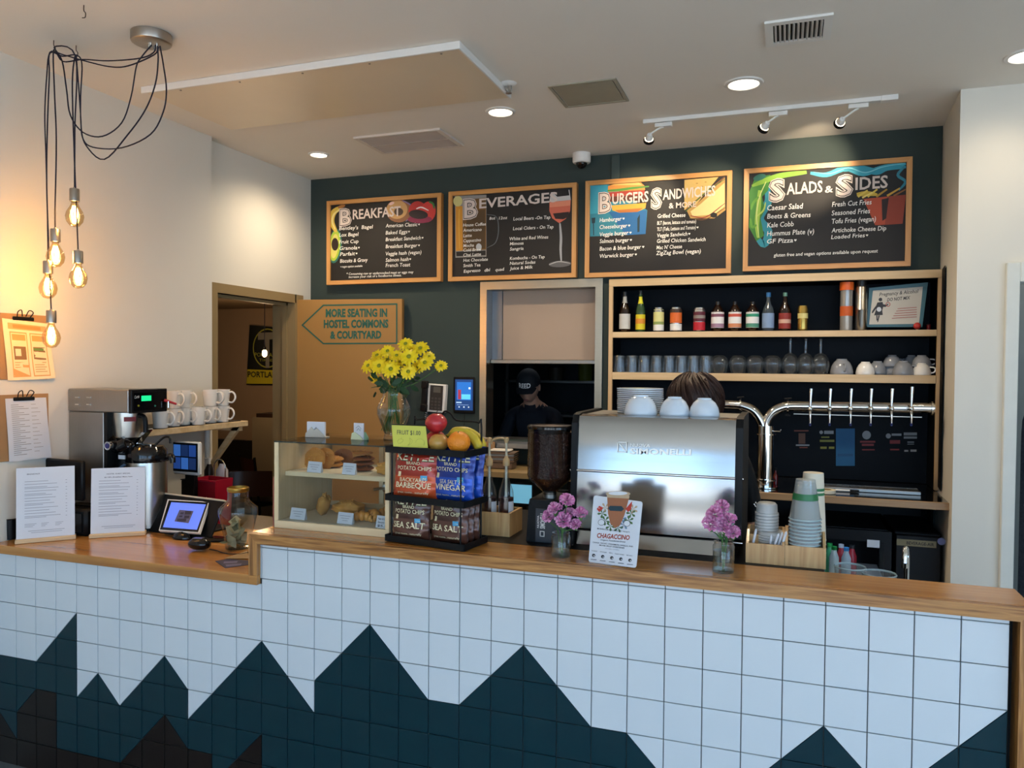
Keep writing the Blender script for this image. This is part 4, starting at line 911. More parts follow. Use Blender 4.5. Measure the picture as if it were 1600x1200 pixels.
# glasses
M_GLS = glass('bar_glass', (.95, .98, 1), tint=.1, rough=.01, milk=.02)
p0 = sp(976, S2T); s0 = mpp(p0)
def pint(loc, lab):
    t = thing('pint_glass', lab, 'glass', loc, 0, 'upturned glasses on the lower bar shelf'); h = 26*s0; R = 8.6*s0
    part('glass_wall', G().lathe([(R, 0), (R*1.0, .004), (R*.86, h*.9), (R*.84, h), (0, h), ], n=20), M_GLS, t, 60)
    part('glass_foot', G().lathe([(0, h-.01), (R*.8, h-.01), (R*.85, h-.002)], n=20), M_GLS, t, 60)
    part('rim_ring', G().lathe([(R*.985, .0), (R*1.02, .002), (R*1.0, .005)], n=20), M_GLS, t, 60)
    return t
names = ['leftmost', 'second', 'third', 'fourth', 'fifth', 'sixth', 'seventh', 'eighth']
pg = None
for i in range(8):
    loc = sp(968+i*19.3, S2T, .05); lab = ('leftmost straight upturned glass on the lower bar shelf' if i == 0 else 'straight upturned glass, %s from the left on the lower bar shelf' % names[i])
    pg = pint(loc, lab) if pg is None else None or pg
    if i: dup(pg, loc, i*.3, lab)
    dup(pg, sp(972+i*19.3, S2T, .12), i*.2, 'straight upturned glass in the back row, behind the %s front one' % ('first' if i == 0 else names[i]))
def stemless(loc, lab):
    t = thing('stemless_wine_glass', lab, 'glass', loc, 0, 'stemless glasses on the lower bar shelf'); h = 27*s0; R = 13.2*s0
    part('glass_bowl', G().lathe([(R*.74, 0), (R*.86, h*.2), (R*.98, h*.45), (R, h*.6), (R*.88, h*.82), (R*.55, h*.97), (0, h)], n=24), M_GLS, t, 60)
    part('glass_foot', G().lathe([(0, h*.93), (R*.5, h*.92), (R*.62, h*.95)], n=24), M_GLS, t, 60)
    return t
sg = None
for i, px in enumerate((1125, 1154, 1181, 1208)):
    lab = 'round stemless wine glass, %s of the four on the lower bar shelf' % ('leftmost', 'second from left', 'third from left', 'rightmost')[i]
    if sg is None: sg = stemless(sp(px, S2T, .055), lab)
    else: dup(sg, sp(px, S2T, .055), i, lab)
def wineg(loc, lab):
    t = thing('wine_glass', lab, 'glass', loc, 0, 'upturned wine glasses on the lower bar shelf'); h = 53*s0; R = 12.5*s0
    part('glass_bowl', G().lathe([(R*.72, 0), (R*.92, h*.12), (R, h*.25), (R*.92, h*.4), (R*.6, h*.52), (R*.14, h*.58)], n=24), M_GLS, t, 60)
    part('stem', G().lathe([(R*.16, h*.56), (R*.13, h*.66), (R*.2, h*.76), (R*.14, h*.84), (R*.2, h*.96)], n=12), M_GLS, t, 60)
    part('foot', G().lathe([(R*.2, h*.955), (R*.85, h*.99), (0, h)], n=24), M_GLS, t, 60)
    return t
wg = None
for i, px in enumerate((1235.5, 1259.5, 1283)):
    lab = 'stemmed wine glass upside down, %s of three on the lower bar shelf' % ('left', 'middle', 'right')[i]
    if wg is None: wg = wineg(sp(px, S2T, .06), lab)
    else: dup(wg, sp(px, S2T, .06), i, lab)
# cups
def cup(name, lab, loc, R, h, m, hand=None, grp=None, up=False):
    """upturned round coffee cup (mouth down) with foot ring; hand = handle heading in degrees"""
    t = thing(name, lab, 'cup', loc, 0, grp)
    part('cup_bowl', G().lathe([(R*.97, 0), (R, .003), (R*.99, h*.2), (R*.9, h*.5), (R*.72, h*.76), (R*.5, h*.91), (R*.44, h*.93)], n=28), m, t, 60)
    part('foot_ring', G().lathe([(R*.46, h*.91), (R*.45, h), (R*.38, h), (R*.36, h*.95), (0, h*.95)], n=28), m, t, 50)
    if hand is not None:
        a = math.radians(hand); d = Vector((math.cos(a), math.sin(a), 0)); k = Vector((0, 0, 1))
        part('handle', G().tube([d*R*.93+k*h*.2, d*R*1.22+k*h*.22, d*R*1.4+k*h*.42, d*R*1.25+k*h*.62, d*R*.8+k*h*.66], .0045, 8, 5), m, t, 60)
    return t
gr = 'cups on the lower bar shelf'
def cupat(px, y0, y1, wpx, m, hand, lab, dy=.07, z=None):
    Y = UY+dy; p = at(px, y1, Y=Y); s = mpp(p); zz = (S2T+.0005) if z is None else z
    return cup('coffee_cup', lab, (p[0], Y, zz), wpx*s/2, (y1-y0)*s, m, hand, gr)
cupat(1315, 558, 582, 34, M_CERG, -80, 'wide grey coffee cup upside down, leftmost cup on the lower shelf')
cupat(1352, 562, 582, 28, M_CER, None, 'cream white cup upside down on the lower shelf', .05)
cupat(1371, 560, 581, 28, M_CERG, 60, 'grey cup just behind the cream white cup', .12)
cupat(1396, 562, 583, 28, M_CERG, 120, 'grey cup at the bottom left of the right cup pile', .13)
cupat(1411, 561, 583, 31, M_CERG, -15, 'pale grey cup with handle to the right, in front of the pile', .05)
cupat(1440, 564, 583, 27, M_CER, -10, 'cream white cup with handle, rightmost on the lower shelf', .05)
ztop = S2T+.046
cupat(1394, 550, 568, 27, M_CERG, 30, 'grey cup resting on top of the left of the cup pile', .12, ztop)
cupat(1424, 550, 568, 24, M_CERG, 150, 'darker grey cup at the back top of the pile', .19, ztop)
cupat(1440, 550, 568, 28, M_CERG, -5, 'grey cup resting on top of the rightmost cream cup', .085, ztop)
# ================================================================== TAP TOWER
TY = at(1195, 768, Z=BZ)[1]; TYY = 2.08
tw = thing('beer_tap_tower', 'chrome double arched beer tower with six taps over the back bar', 'beer tower', (at(1195, 768, Z=BZ)[0], TYY, BZ))
def tp(px, py, dy=0): return at(px, py, Y=TYY+dy)
rp = 12.5*mpp(tp(1195, 700))
b0 = tp(1195, 758); b0[2] = BZ; zc = tp(1195, 665)[2]
part('column', G().cyl((b0[0], TYY, BZ), (b0[0], TYY, zc), rp, n=24), M_CHR, tw, 50, True)
for z_, h_, r_ in ((BZ+.0035, .003, 1.7), (tp(1195, 749)[2], .004, 1.35), (tp(1195, 678)[2], .003, 1.25)): part('collar', G().cyl((b0[0], TYY, z_-h_), (b0[0], TYY, z_+h_), rp*r_, n=28), M_CHR, tw, 50, True)
bp = [tp(*q) for q in ((1195, 678), (1197, 660), (1208, 644), (1226, 636), (1245, 635), (1300, 636), (1460, 638))]
bp[0][0] = b0[0]+.004
ra = 7.5*mpp(bp[3])
part('right_arm', G().tube([bp[0], bp[1], bp[2], bp[3], bp[4]], ra, 20, 6).cyl(bp[4], bp[6], ra, n=20), M_CHR, tw, 60, True)
bl = [tp(*q) for q in ((1194, 678), (1190, 660), (1178, 643), (1160, 635), (1140, 633))]; bl[0][0] = b0[0]-.004; b5 = tp(1100, 633)
part('left_arm', G().tube(bl, ra, 20, 6).cyl(bl[4], b5, ra, n=20), M_CHR, tw, 60, True)
for px, py in ((1231, 636), (1157, 634), (1456, 638)):
    a = tp(px, py); part('clamp_ring', G().cyl((a[0]-.004, TYY, a[2]), (a[0]+.004, TYY, a[2]), ra*1.35, n=24), M_CHR, tw, 50, True)
for px, py in ((1231, 636), (1157, 634)):
    a = tp(px, py); g = G(); g.tube([(a[0], TYY, a[2]+ra), (a[0], TYY, a[2]+ra+.018)], .004, 8).tube([(a[0]-.018, TYY, a[2]+ra+.018), (a[0]+.018, TYY, a[2]+ra+.022)], .004, 8); g.tube([(a[0], TYY, a[2]-ra), (a[0], TYY, a[2]-ra-.02)], .004, 8).tube([(a[0]-.014, TYY, a[2]-ra-.02), (a[0]+.014, TYY, a[2]-ra-.02)], .004, 8)
    part('wing_screw', g, M_BLKM, tw, 50, True)
a = tp(1195, 673); g = G().tube([(a[0]+rp, TYY-.01, a[2]), (a[0]+rp+.035, TYY-.02, a[2]), (a[0]+rp+.04, TYY-.02, a[2]+.012)], .004, 8)
part('side_valve', g, M_CHR, tw, 50, True)
A = tp(1240, 646, .01); B_ = tp(1440, 649, .01)
part('drip_rail', G().box(A[0], B_[0], TYY+.0, TYY+.012, A[2]-.004, A[2]), M_NICK, tw, 0, True)
for i, px in enumerate((1265.5, 1295.5, 1327.5, 1358.5, 1390.5, 1421)):
    a = tp(px, 638); y = TYY-ra; s = mpp(a); z = a[2]
    fz = tp(px, 607 if i < 5 else 604)[2]; bz = tp(px, 660)[2]
    f0 = part('faucet', G().cyl((a[0], y+.004, z-.0), (a[0], y-.035, z), .010, n=16).sph((a[0], y-.038, z), .0135, 14, 10).tube([(a[0], y-.036, z-.008), (a[0], y-.045, z-.03), (a[0], y-.045, bz)], [.0075, .0048], 12, 4), M_CHR, tw, 60, True)
    g = G().tube([(a[0], y-.038, z+.01), (a[0], y-.038, z+.02)], .0045, 10).tube([(a[0], y-.038, z+.018), (a[0]+.001, y-.034, (z+fz)/2), (a[0]+.003, y-.03, fz)], [.0055, .0095], 12, 3)
    h = part('tap_handle', g, M_CHR, f0, 60, True)
    part('spout_plug', G().cyl((a[0], y-.045, bz), (a[0], y-.045, bz-.014), .006, .005, 10), mat('blue_plug', '#16245A', .4), f0, 60, True)
# stickers on the black back board, drip tray, tape, marker
def sy(px, py, d=0): return at(px, py, Y=NY-.0205-d)
t = thing('tap_list_decals', 'row of small coloured beer decals on the black panel under the taps', 'decals', tuple(sy(1330, 690)))
def s5(x, y): return (1150+x/3.529, 580+y/3.529)
g = G().use(0); mats = [flat('#0C5280'), flat('#6E3828'), flat('#8A8E92'), flat('#7E7E34'), flat('#7E2A2A'), flat('#5A3A2A'), flat('#0A4470')]
def rect(k, x0, y0, x1, y1, d=.0006): g.use(k); g.poly([sy(*s5(x0, y0), d), sy(*s5(x1, y0), d), sy(*s5(x1, y1), d), sy(*s5(x0, y1), d)])
def words(k, s, x0, y0, x1, h, d=.0008): g.use(k); a, b = sy(*s5(x0, y0)), sy(*s5(x1, y0)); put_text(g, s, a, b, h/3.529*mpp(a), (0, -d, 0), .01)
g.use(0); rect(0, 551, 316, 655, 522); rect(6, 560, 455, 645, 470, .0012)
g2 = [(1, 320, 325, 400, 332), (5, 345, 342, 382, 400), (2, 330, 404, 405, 412), (1, 350, 418, 395, 424)]
for a in g2: rect(*a)
g.use(2)
for cx, cy, r in ((470, 337, 10), (720, 352, 24), (840, 357, 14)):
    g.poly([sy(*s5(cx+r*math.cos(i*PI/8), cy+r*math.sin(i*PI/8)), .0007) for i in range(16)])
for a in ((2, 486, 328, 538, 346), (3, 470, 360, 515, 368), (3, 462, 378, 542, 390), (3, 465, 416, 500, 428), (3, 512, 416, 542, 428), (4, 684, 384, 768, 394), (4, 694, 400, 760, 412), (4, 695, 430, 765, 436), (2, 858, 344, 912, 356), (4, 848, 380, 905, 400), (4, 850, 428, 900, 436), (2, 925, 338, 998, 354), (2, 925, 360, 998, 372), (2, 945, 388, 982, 394), (2, 945, 400, 982, 404), (2, 928, 434, 950, 444), (2, 962, 432, 995, 444)): rect(*a)
part('coloured_print', g, mats, t, 0, True)
A = at(1280, 762, Y=2.12); B_ = at(1438, 768, Y=2.12)
t = thing('drip_tray', 'long low steel drip tray with a slotted grate on the back bar', 'drip tray', ((A[0]+B_[0])/2, 2.16, BZ))
part('tray', G().box(A[0], B_[0], 2.10, 2.115, BZ, BZ+.016, .001).box(A[0], B_[0], 2.115, 2.22, BZ, BZ+.004).box(A[0], B_[0], 2.22, 2.228, BZ, BZ+.016), M_STEELD, t, 0, True)
g = G(); n = 60
for i in range(n): x = A[0]+(B_[0]-A[0])*(i+.5)/n; g.box(x-.002, x+.002, 2.116, 2.219, BZ+.012, BZ+.0155)
o = part('grate', g, M_NICK, t, 0, True); o['kind'] = 'stuff'
p = at(1291, 770, Z=BZ); t = thing('tape_roll', 'roll of masking tape lying on the back bar ledge', 'tape', tuple(p)); R = 14*mpp(p)
part('tape_ring', G().lathe([(R*.55, 0), (R, 0), (R, .018), (R*.55, .018), (R*.55, 0)], n=32), mat('masking_tape', '#D8CDB2', .6), t, 30)
part('core', G().lathe([(R*.5, 0), (R*.54, 0), (R*.54, .0182), (R*.5, .0182), (R*.5, 0)], n=32), mat('card_core', '#8A7048', .7), t, 30)
p = at(1318, 768, Z=BZ); t = thing('marker_pen', 'white and black marker pen lying beside the tape roll', 'pen', (p[0], p[1], BZ+.006))
part('barrel', G().cyl((-.04, 0, 0), (.03, 0, 0), .0055, n=12), M_WHT, t); part('pen_cap', G().cyl((.03, 0, 0), (.075, .005, 0), .006, .005, 12), M_BLK, t)
p = at(1212, 752, Z=BZ+.0); t = thing('red_bottle_small', 'small dark red bottle beside the foot of the beer tower', 'bottle', (p[0], 2.2, BZ)); part('body', G().lathe([(0, 0), (.013, 0), (.013, .05), (.006, .065), (.006, .08), (0, .08)], n=14), mat('dark_red_glass', ''), t); part('cap', G().cyl((0, 0, .078), (0, 0, .092), .007, n=12), M_BLK, t)
# ================================================================== FRIDGES UNDER THE LEDGE
def fr(px, py, Y=1.99): return at(px, py, Y=Y)
def bevbox(name, lab, x0, x1, zt, y0=1.99):
    return thing(name, lab, 'fridge', ((x0+x1)/2, y0, 0))
x0, x1 = fr(1398, 850)[0], fr(1481, 850)[0]; x1 = min(x1, .182); zt = fr(1440, 834)[2]
t = bevbox('undercounter_fridge', 'black solid door undercounter fridge at the right end', x0, x1, zt)
part('cabinet', G().box(x0, x1, 2.02, 2.5, .02, zt, .006), M_BLKM, t, 0, True)
part('door', G().box(x0+.004, x1-.004, 1.99, 2.018, .08, zt-.012, .005), M_BLK, t, 0, True)
a, b = fr(1401, 841, 1.989), fr(1463, 847, 1.989); k = .016
part('name_plate', G().box(a[0], b[0], 1.986, 1.9895, a[2]-.034, a[2]-.002), mat('bronze_plate', '#6E6248', .35, .6), t, 0, True)
g = G(); put_text(g, 'BEVERAGE-AIR', (a[0]+.045, 1.9855, a[2]-.026), (b[0]-.01, 1.9855, a[2]-.026), .015, (0, 0, 0), .015); part('name_lettering', g, M_BLK, t, 0, True)
c = fr(1471, 846, 1.988); g = G().cyl((c[0], 1.989, c[2]), (c[0], 1.986, c[2]), .018, n=20); part('round_badge', g, mat('lilac_badge', '#7A86B8', .5), t, 40, True)
x0, x1 = fr(1240, 850)[0], fr(1394, 850)[0]; zt = fr(1330, 826)[2]
t = bevbox('glass_door_fridge', 'black glass door drinks fridge with bottles inside, under the back bar', x0, x1, zt)
g = G().box(x0, x1, 2.45, 2.5, .02, zt).box(x0, x0+.02, 2.02, 2.45, .02, zt).box(x1-.02, x1, 2.02, 2.45, .02, zt).box(x0, x1, 2.02, 2.45, zt-.03, zt).box(x0, x1, 2.02, 2.45, .02, .06)
part('cabinet', g, M_BLKM, t, 0, True)
g = G().box(x0+.002, x0+.03, 1.99, 2.018, .06, zt-.004).box(x1-.035, x1-.002, 1.99, 2.018, .06, zt-.004).box(x0+.03, x1-.035, 1.99, 2.018, zt-.06, zt-.004).box(x0+.03, x1-.035, 1.99, 2.018, .06, .1)
part('door_frame', g, M_BLK, t, 0, True)
part('door_glass', G().box(x0+.03, x1-.035, 2.0, 2.004, .1, zt-.06), M_PANE, t, 0, True)
FZS = fr(1330, 893, 2.1)[2]-.03
part('wire_shelf', G().box(x0+.022, x1-.022, 2.04, 2.44, FZS-.006, FZS), M_WHT, t, 0, True)
a = fr(1355, 843, 1.988); part('notice_sticker', G().box(a[0]-.0, a[0]+.058, 1.9855, 1.9895, a[2]-.038, a[2]), M_PAPER, t, 0, True)
part('inner_lamp', G().box(x0+.04, x1-.05, 2.06, 2.1, zt-.045, zt-.032), glow('fridge_lamp', '#BFD8FF', 5), t, 0, True)
for px, c1_, cc_, lab in ((1296, '#4FA872', '#2E9A4A', 'green labelled juice bottle at the left inside the glass door fridge'), (1303, '#CFD8D2', '#1E8A3A', 'white labelled juice bottle with green cap inside the glass door fridge'), (1314, '#B8343A', '#C9C9C9', 'red juice bottle inside the glass door fridge'), (1322, '#C0CAD0', '#3E8ABF', 'pale bottle beside the red ones inside the glass door fridge'), (1331, '#B03038', '#2A2A2A', 'second red bottle inside the glass door fridge')):
    Y = 2.09 if px in (1303, 1322) else 2.16; p = fr(px, 880, Y)
    q = thing('juice_bottle', lab, 'bottle', (p[0], Y, FZS+.0005), 0, 'juice bottles in the drinks fridge')
    part('body', G().lathe([(0, 0), (.022, 0), (.024, .01), (.024, .1), (.013, .13), (.012, .145)], n=16), mat('juice_'+c1_.strip('#'), c1_, .25), q); part('cap', G().cyl((0, 0, .14), (0, 0, .158), .0135, n=14), mat('cap_'+cc_.strip('#'), cc_, .4), q)
part_ = None
box_struct('baseboard_back', -1.58, .16, 2.5, 2.52, 0, BZ-.04, M_BLKM)
# ================================================================== PASS-THROUGH WINDOW
M_PST = mat('warm_brushed_steel', '#B7AB97', .3, 1, var=.05, scale=8, aniso=(1, 1, 12))
g = G(); a, b, z1_ = -2.456, -1.640, 2.292; y0, y1 = D-.014, D-.0015
part_pt = struct('window_6', G().box(a, PU0+.003, y0, y1, 1.15, z1_).box(PU1-.003, b, y0, y1, 1.15, z1_).box(PU0+.003, PU1-.003, y0, y1, PZ1-.004, z1_).box(PU0, PU0+.003, y1, D+.12, PZ0, PZ1).box(PU1-.003, PU1, y1, D+.12, PZ0, PZ1).box(PU0, PU1, y1, D+.12, PZ1-.003, PZ1), M_PST)
zl = at(840, 565, Y=D+.1)[2]
sc_ = thing('roll_down_shutter', 'tan painted roll down shutter filling the upper half of the kitchen pass window', 'shutter', ((PU0+PU1)/2, D+.1, zl))
part('shutter_sheet', G().box(PU0+.076, PU1-.0045, D+.1, D+.115, zl+.012, PZ1-.004), mat('warm_grey_enamel', '#A99583', .5, var=.03, scale=3), sc_, 0, True)
part('shutter_pocket', G().box(PU0+.004, PU0+.075, D+.085, D+.1, zl+.012, PZ1-.004), mat('blue_grey_steel', '#6E7682', .35, .6), sc_, 0, True)
part('bottom_bar', G().box(PU0+.0045, PU1-.0045, D+.06, D+.118, zl-.014, zl+.011, .003), M_STEELD, sc_, 0, True)
box_struct('trim_5', PU0-.03, PU1+.03, D-.16, D+.3, PZ0-.03, PZ0-.001, M_STEELD)
# wooden pass shelf below
A = at(760, 728, Y=2.2); B_ = at(832, 730, Y=2.2)
ps = thing('pass_shelf', 'brown wooden shelf under the kitchen pass window', 'shelf', (-2.1, 2.1, PZ0-.2))
part('board', G().box(-2.46, -1.66, 1.98, D-.003, A[2]-.035, A[2], .002), M_TANF, ps, 0, True); PSZ = A[2]
[part('support_leg', G().box(q_, q_+.04, 2.02, 2.375, .0, A[2]-.036), M_BLKM, ps, 0, True) for q_ in (-2.4, -1.76)]
A = at(775, 716, Y=2.14); st = thing('tray_stack', 'stack of steel trays and a folded towel under the pass window', 'tray', (A[0]+.04, 2.14, PSZ), .1)
for i in range(5): part('tray', G().prism([(-.085-.001*i, .045+i*.012), (.085+.001*i, .045+i*.012), (.092+.001*i, .055+i*.012), (-.092-.001*i, .055+i*.012)], -.06, .06), M_STEELD if i % 2 else mat('brown_tray', '#6A5646', .5), st)
part('crate', G().box(-.08, .08, -.055, .055, 0, .044, .006), mat('brown_tray', ''), st)
part('folded_towel', G().box(-.07, .06, -.05, .05, .106, .118, .006), mat('white_towel', '#D8D4CC', .9, bump=.3), st)
cb = thing('cardboard_carton', 'upright brown cardboard piece at the left end of the pass shelf', 'carton', (at(766, 700, Y=2.2)[0], 2.2, PSZ)); part('panel', G().box(-.03, .03, -.0, .006, 0, .155), M_KRAFT, cb); part('side_flap', G().box(-.03, -.024, 0, .05, 0, .14), M_KRAFT, cb)
# small register screen under it
A = at(814, 772, Y=2.0)
sr = thing('back_register_screen', 'small lit pale blue screen behind the syrup bottles', 'monitor', (A[0], 2.0, 0))
s = mpp(A); part('screen_glass', G().box(A[0]-17*s, A[0]+18*s, 1.992, 1.996, A[2]-14*s, A[2]+15*s), glow('cyan_screen', '#6FB6D8', .55), sr, 0, True)
part('bezel', G().box(A[0]-20*s, A[0]+21*s, 1.997, 2.015, A[2]-18*s, A[2]+18*s, .003), M_BLK, sr, 0, True); part('stand', G().box(A[0]-.02, A[0]+.02, 2.016, 2.04, 0.0, A[2]), M_BLK, sr, 0, True)
# ================================================================== WALL PHONE AND TABLET
def bw(px, py, d=0): return at(px, py, Y=D-d)
A = bw(678, 620, .05); ph = thing('wall_phone', 'black and white desk phone mounted on the dark green wall', 'telephone', (A[0], D-.003, A[2]), rot=(0, 0, 0)); s = mpp(A)
ph.rotation_euler = (0, math.radians(3), 0)
part('base', G().box(-19*s, 19*s, -.045, -.004, -24*s, 20*s, .004), M_WHT, ph); part('keypad_face', G().box(-7*s, 15*s, -.049, -.0455, -21*s, 18*s, .001), mat('dark_phone_face', '#2E2A28', .4), ph)
part('display', G().box(-1*s, 11*s, -.051, -.0492, 7*s, 16*s), mat('phone_display', '#5A5750', .3), ph)
kp = G()
for i in range(4):
    for j in range(3): kp.box((-4+j*6)*s, (-.5+j*6)*s, -.051, -.0492, (-19+i*5)*s, (-16+i*5)*s)
part('keys', kp, mat('phone_keys', '#4A4542', .5), ph)
part('handset', G().box(-19*s, -10*s, -.075, -.046, -22*s, 22*s, .006).box(-20*s, -9*s, -.08, -.05, 12*s, 24*s, .006).box(-20*s, -9*s, -.08, -.05, -24*s, -12*s, .006), M_BLK, ph)
sg_ = G(); 
for i in range(4): sg_.tube([(-15*s, -.02, (-25-i*3)*s), (-11*s, -.02, (-27-i*3)*s), (-15*s, -.02, (-29-i*3)*s), (-18*s, -.02, (-27-i*3)*s)], .003, 6, 3)
part('white_paper_tag', G().prism([(-17*s, -26*s), (-13*s, -24*s), (-11*s, -33*s), (-14*s, -48*s), (-18*s, -34*s)], -.012, -.008), M_WHT, ph); part('coiled_cord', sg_, M_BLK, ph)
A = bw(725, 617, .02); s = mpp(A); tb = thing('wall_tablet', 'lit tablet showing a blue music player, mounted on the dark green wall', 'tablet', (A[0], D-.003, A[2]))
part('case', G().box(-18.5*s, 18*s, -.016, -.002, -29*s, 28*s, .005), M_BLK, tb); part('screen', G().box(-15*s, 15*s, -.0175, -.0162, -24*s, 24*s), glow('player_blue', '#123A72', .9), tb)
def gr_(name, c, x0, z0, x1, z1, d=.018, e=.8): part(name, G().box(x0*s, x1*s, -d-.0004, -d, z0*s, z1*s), glow('ui_'+c.strip('#'), c, e), tb)
gr_('album_picture', '#1E6AC0', -12, -8, 12, 20); gr_('album_glow', '#5AC2E8', -4, -7, 11, 1, .0185); gr_('album_figure', '#A8344A', -10, -7, -5, 8, .0186, .6); gr_('moon', '#E8F4FF', 8, 9, 11, 12, .0187); gr_('title_bar', '#A8C8E8', -13, -13, -4, -11); gr_('progress_line', '#8FB0D8', -12, -16, 8, -15.4)
for i in range(3): gr_('player_button', '#D8E6F8', -9+8*i, -20, -7+8*i, -18)
part('charging_cord', G().tube([(0, -.008, -29*s), (1*s, -.015, -40*s), (-1*s, -.008, -60*s), (2*s, -.006, -100*s)], .002, 6, 5), M_BLK, tb)
# ================================================================== COMMONS ROOM BITS
def cm(px, py, Y): return at(px, py, Y=Y)
bn = thing('soccer_banner', 'black and yellow hanging banner with axe crest, seen through the doorway', 'banner', tuple(cm(412, 600, 4.06)))
q = [cm(*p, 4.06) for p in ((389, 508), (440, 512), (440, 602), (384, 601))]
part('cloth', G().grid(lambda u, v: (lambda p: (p[0], 4.07-.008*math.sin(u*9), p[2]))(q[0].lerp(q[1], u).lerp(q[3].lerp(q[2], u), v)), 12, 3), flat('#16170F'), bn, 60, True)
yb = [cm(*p, 4.045) for p in ((386.5, 577), (440, 579), (440, 600), (385, 599.5))]; part('yellow_band', G().poly(yb), flat('#C9B61E'), bn, 0, True)
g = G(); put_text(g, 'PORTLAND', cm(387, 589, 4.04), cm(441, 590, 4.04), 8.5*mpp(yb[0]), (0, 0, 0), .02); part('band_lettering', g, flat('#16170F'), bn, 0, True)
g = G(); put_text(g, 'PORTLAND', cm(398, 557, 4.045), cm(437, 558, 4.045), 6*mpp(yb[0]), (0, 0, 0), .01); put_text(g, 'TIMBERS', cm(405, 564.5, 4.045), cm(434, 565, 4.045), 4*mpp(yb[0]), (0, 0, 0), .01)
ring = [(418+23*math.cos(a), 544+31*math.sin(a)) for a in [i*PI/14 for i in range(29)]]
for p_, r_ in zip(ring, ring[1:]):
    k_ = .93; g.poly([cm(*p_, 4.045), cm(*r_, 4.045), cm(418+(r_[0]-418)*k_, 544+(r_[1]-544)*k_, 4.045), cm(418+(p_[0]-418)*k_, 544+(p_[1]-544)*k_, 4.045)])
part('crest_lettering', g, flat('#A8A23A'), bn, 0, True)
g = G().poly([cm(*p, 4.043) for p in ((403, 520), (428, 519), (430, 530), (403, 531))]).poly([cm(*p, 4.043) for p in ((414, 530), (421, 530), (421, 575), (415, 575))]); part('crest_axe', g, flat('#8A8474'), bn, 0, True)
A = cm(413.5, 552, 3.2); s = mpp(A); pl = thing('commons_pendant', 'glowing bare bulb on a cord in the room beyond the doorway', 'pendant lamp', tuple(A))
part('cord', G().tube([(A[0], A[1], A[2]+9*s), (A[0], A[1], H)], .003, 6), M_CORD, pl, 40, True); part('bulb', G().sph((0, 0, 0), (4*s, 4*s, 6*s), 14, 10), glow('commons_bulb', '#FFC98A', 20), pl); part('socket', G().cyl((0, 0, 5*s), (0, 0, 10*s), .012, n=12), M_BLK, pl)
point('commons_bulb_light', (A[0], A[1]-.05, A[2]-.06), 7, (1, .66, .36), .03)
A = cm(412, 668, 3.6); s = mpp(A)
cbx = thing('commons_counter', 'beige cabinet with a dark wooden top, far beyond the doorway', 'cabinet', (A[0]+.1, 3.6, 0)); x0 = cm(394, 670, 3.6)[0]
part('body', G().box(x0, x0+1.1, 3.6, 4.02, 0, cm(394, 652, 3.6)[2]), mat('beige_cabinet', '#8A7A5E', .6), cbx, 0, True); part('top', G().box(x0+.03, x0+1.1, 3.62, 4.02, cm(394, 652, 3.6)[2], cm(394, 646, 3.6)[2]), mat('dark_brown_wood', '#2E1C12', .5), cbx, 0, True)
M_CHW = mat('chair_brown_wood', '#4A2512', .4, coat=.2)
def cafe_chair(lab, x, y, rz, sc=1):
    t = thing('cafe_chair', lab, 'chair', (x, y, 0), rz, 'chairs in the room beyond the doorway')
    part('seat', G().box(-.2, .2, -.2, .2, .45, .475, .01), M_BLK, t)
    part('backrest', G().grid(lambda u, v: (-.19+.38*u, .2+.03*math.sin(PI*u)+.03*v, .68+.2*v), 8, 2).grid(lambda u, v: (-.19+.38*u, .215+.03*math.sin(PI*u)+.03*v, .68+.2*v), 8, 2), M_CHW, t, 60)
    for sx in (-1, 1):
        part('leg', G().tube([(sx*.18, .19, 0), (sx*.18, .19, .45), (sx*.185, .24, .9)], .012, 8), M_BLKM, t); part('leg', G().tube([(sx*.18, -.19, 0), (sx*.18, -.18, .45)], .012, 8), M_BLKM, t)
    return t
a = cm(385, 715, 2.6); cafe_chair('brown backed dark chair nearest the doorway', a[0], 2.6, .5)
a = cm(425, 712, 3.75); cafe_chair('dark chair behind, partly hidden by the door jamb', a[0], 3.75, 2.6)
a = cm(352, 720, 3.2); t = thing('cafe_table', 'dark pedestal table beyond the doorway under the mug shelf', 'table', (a[0], 3.3, 0)); part('tabletop', G().cyl((0, 0, .72), (0, 0, .75), .33, n=28), M_CHW, t); part('column', G().cyl((0, 0, .02), (0, 0, .72), .03, n=12), M_BLKM, t); part('foot', G().cyl((0, 0, 0), (0, 0, .02), .22, n=20), M_BLKM, t)
# coat hanging in the hallway at the far right
A = at(1597, 760, Y=2.6); z1_ = at(1597, 590, Y=2.6)[2]
ht = thing('hanging_knit_coat', 'dark knitted coat hanging in the hallway, cut off by the right picture edge', 'coat', (A[0]+.13, 2.6, .7))
part('cloth', G().grid(lambda u, v: (A[0]+.17+(u-.5)*.36*(.35+.65*min(1, v*5)**.5), 2.6-.06*math.sin(PI*u)-.012*math.sin(u*30), z1_-(z1_-.45)*v), 24, 16), mat('speckled_knit', '#2A2D33', .95, var=.8, scale=90, bump=.5), ht, 60, True)
part('collar', G().sph((A[0]+.17, 2.6, z1_+.0), (.07, .05, .03), 14, 8), M_BLKM, ht, 60, True); part('hook', G().tube([(A[0]+.17, 2.6, z1_+.02), (A[0]+.17, 2.61, z1_+.07)], .005, 6), M_NICK, ht, 60, True)
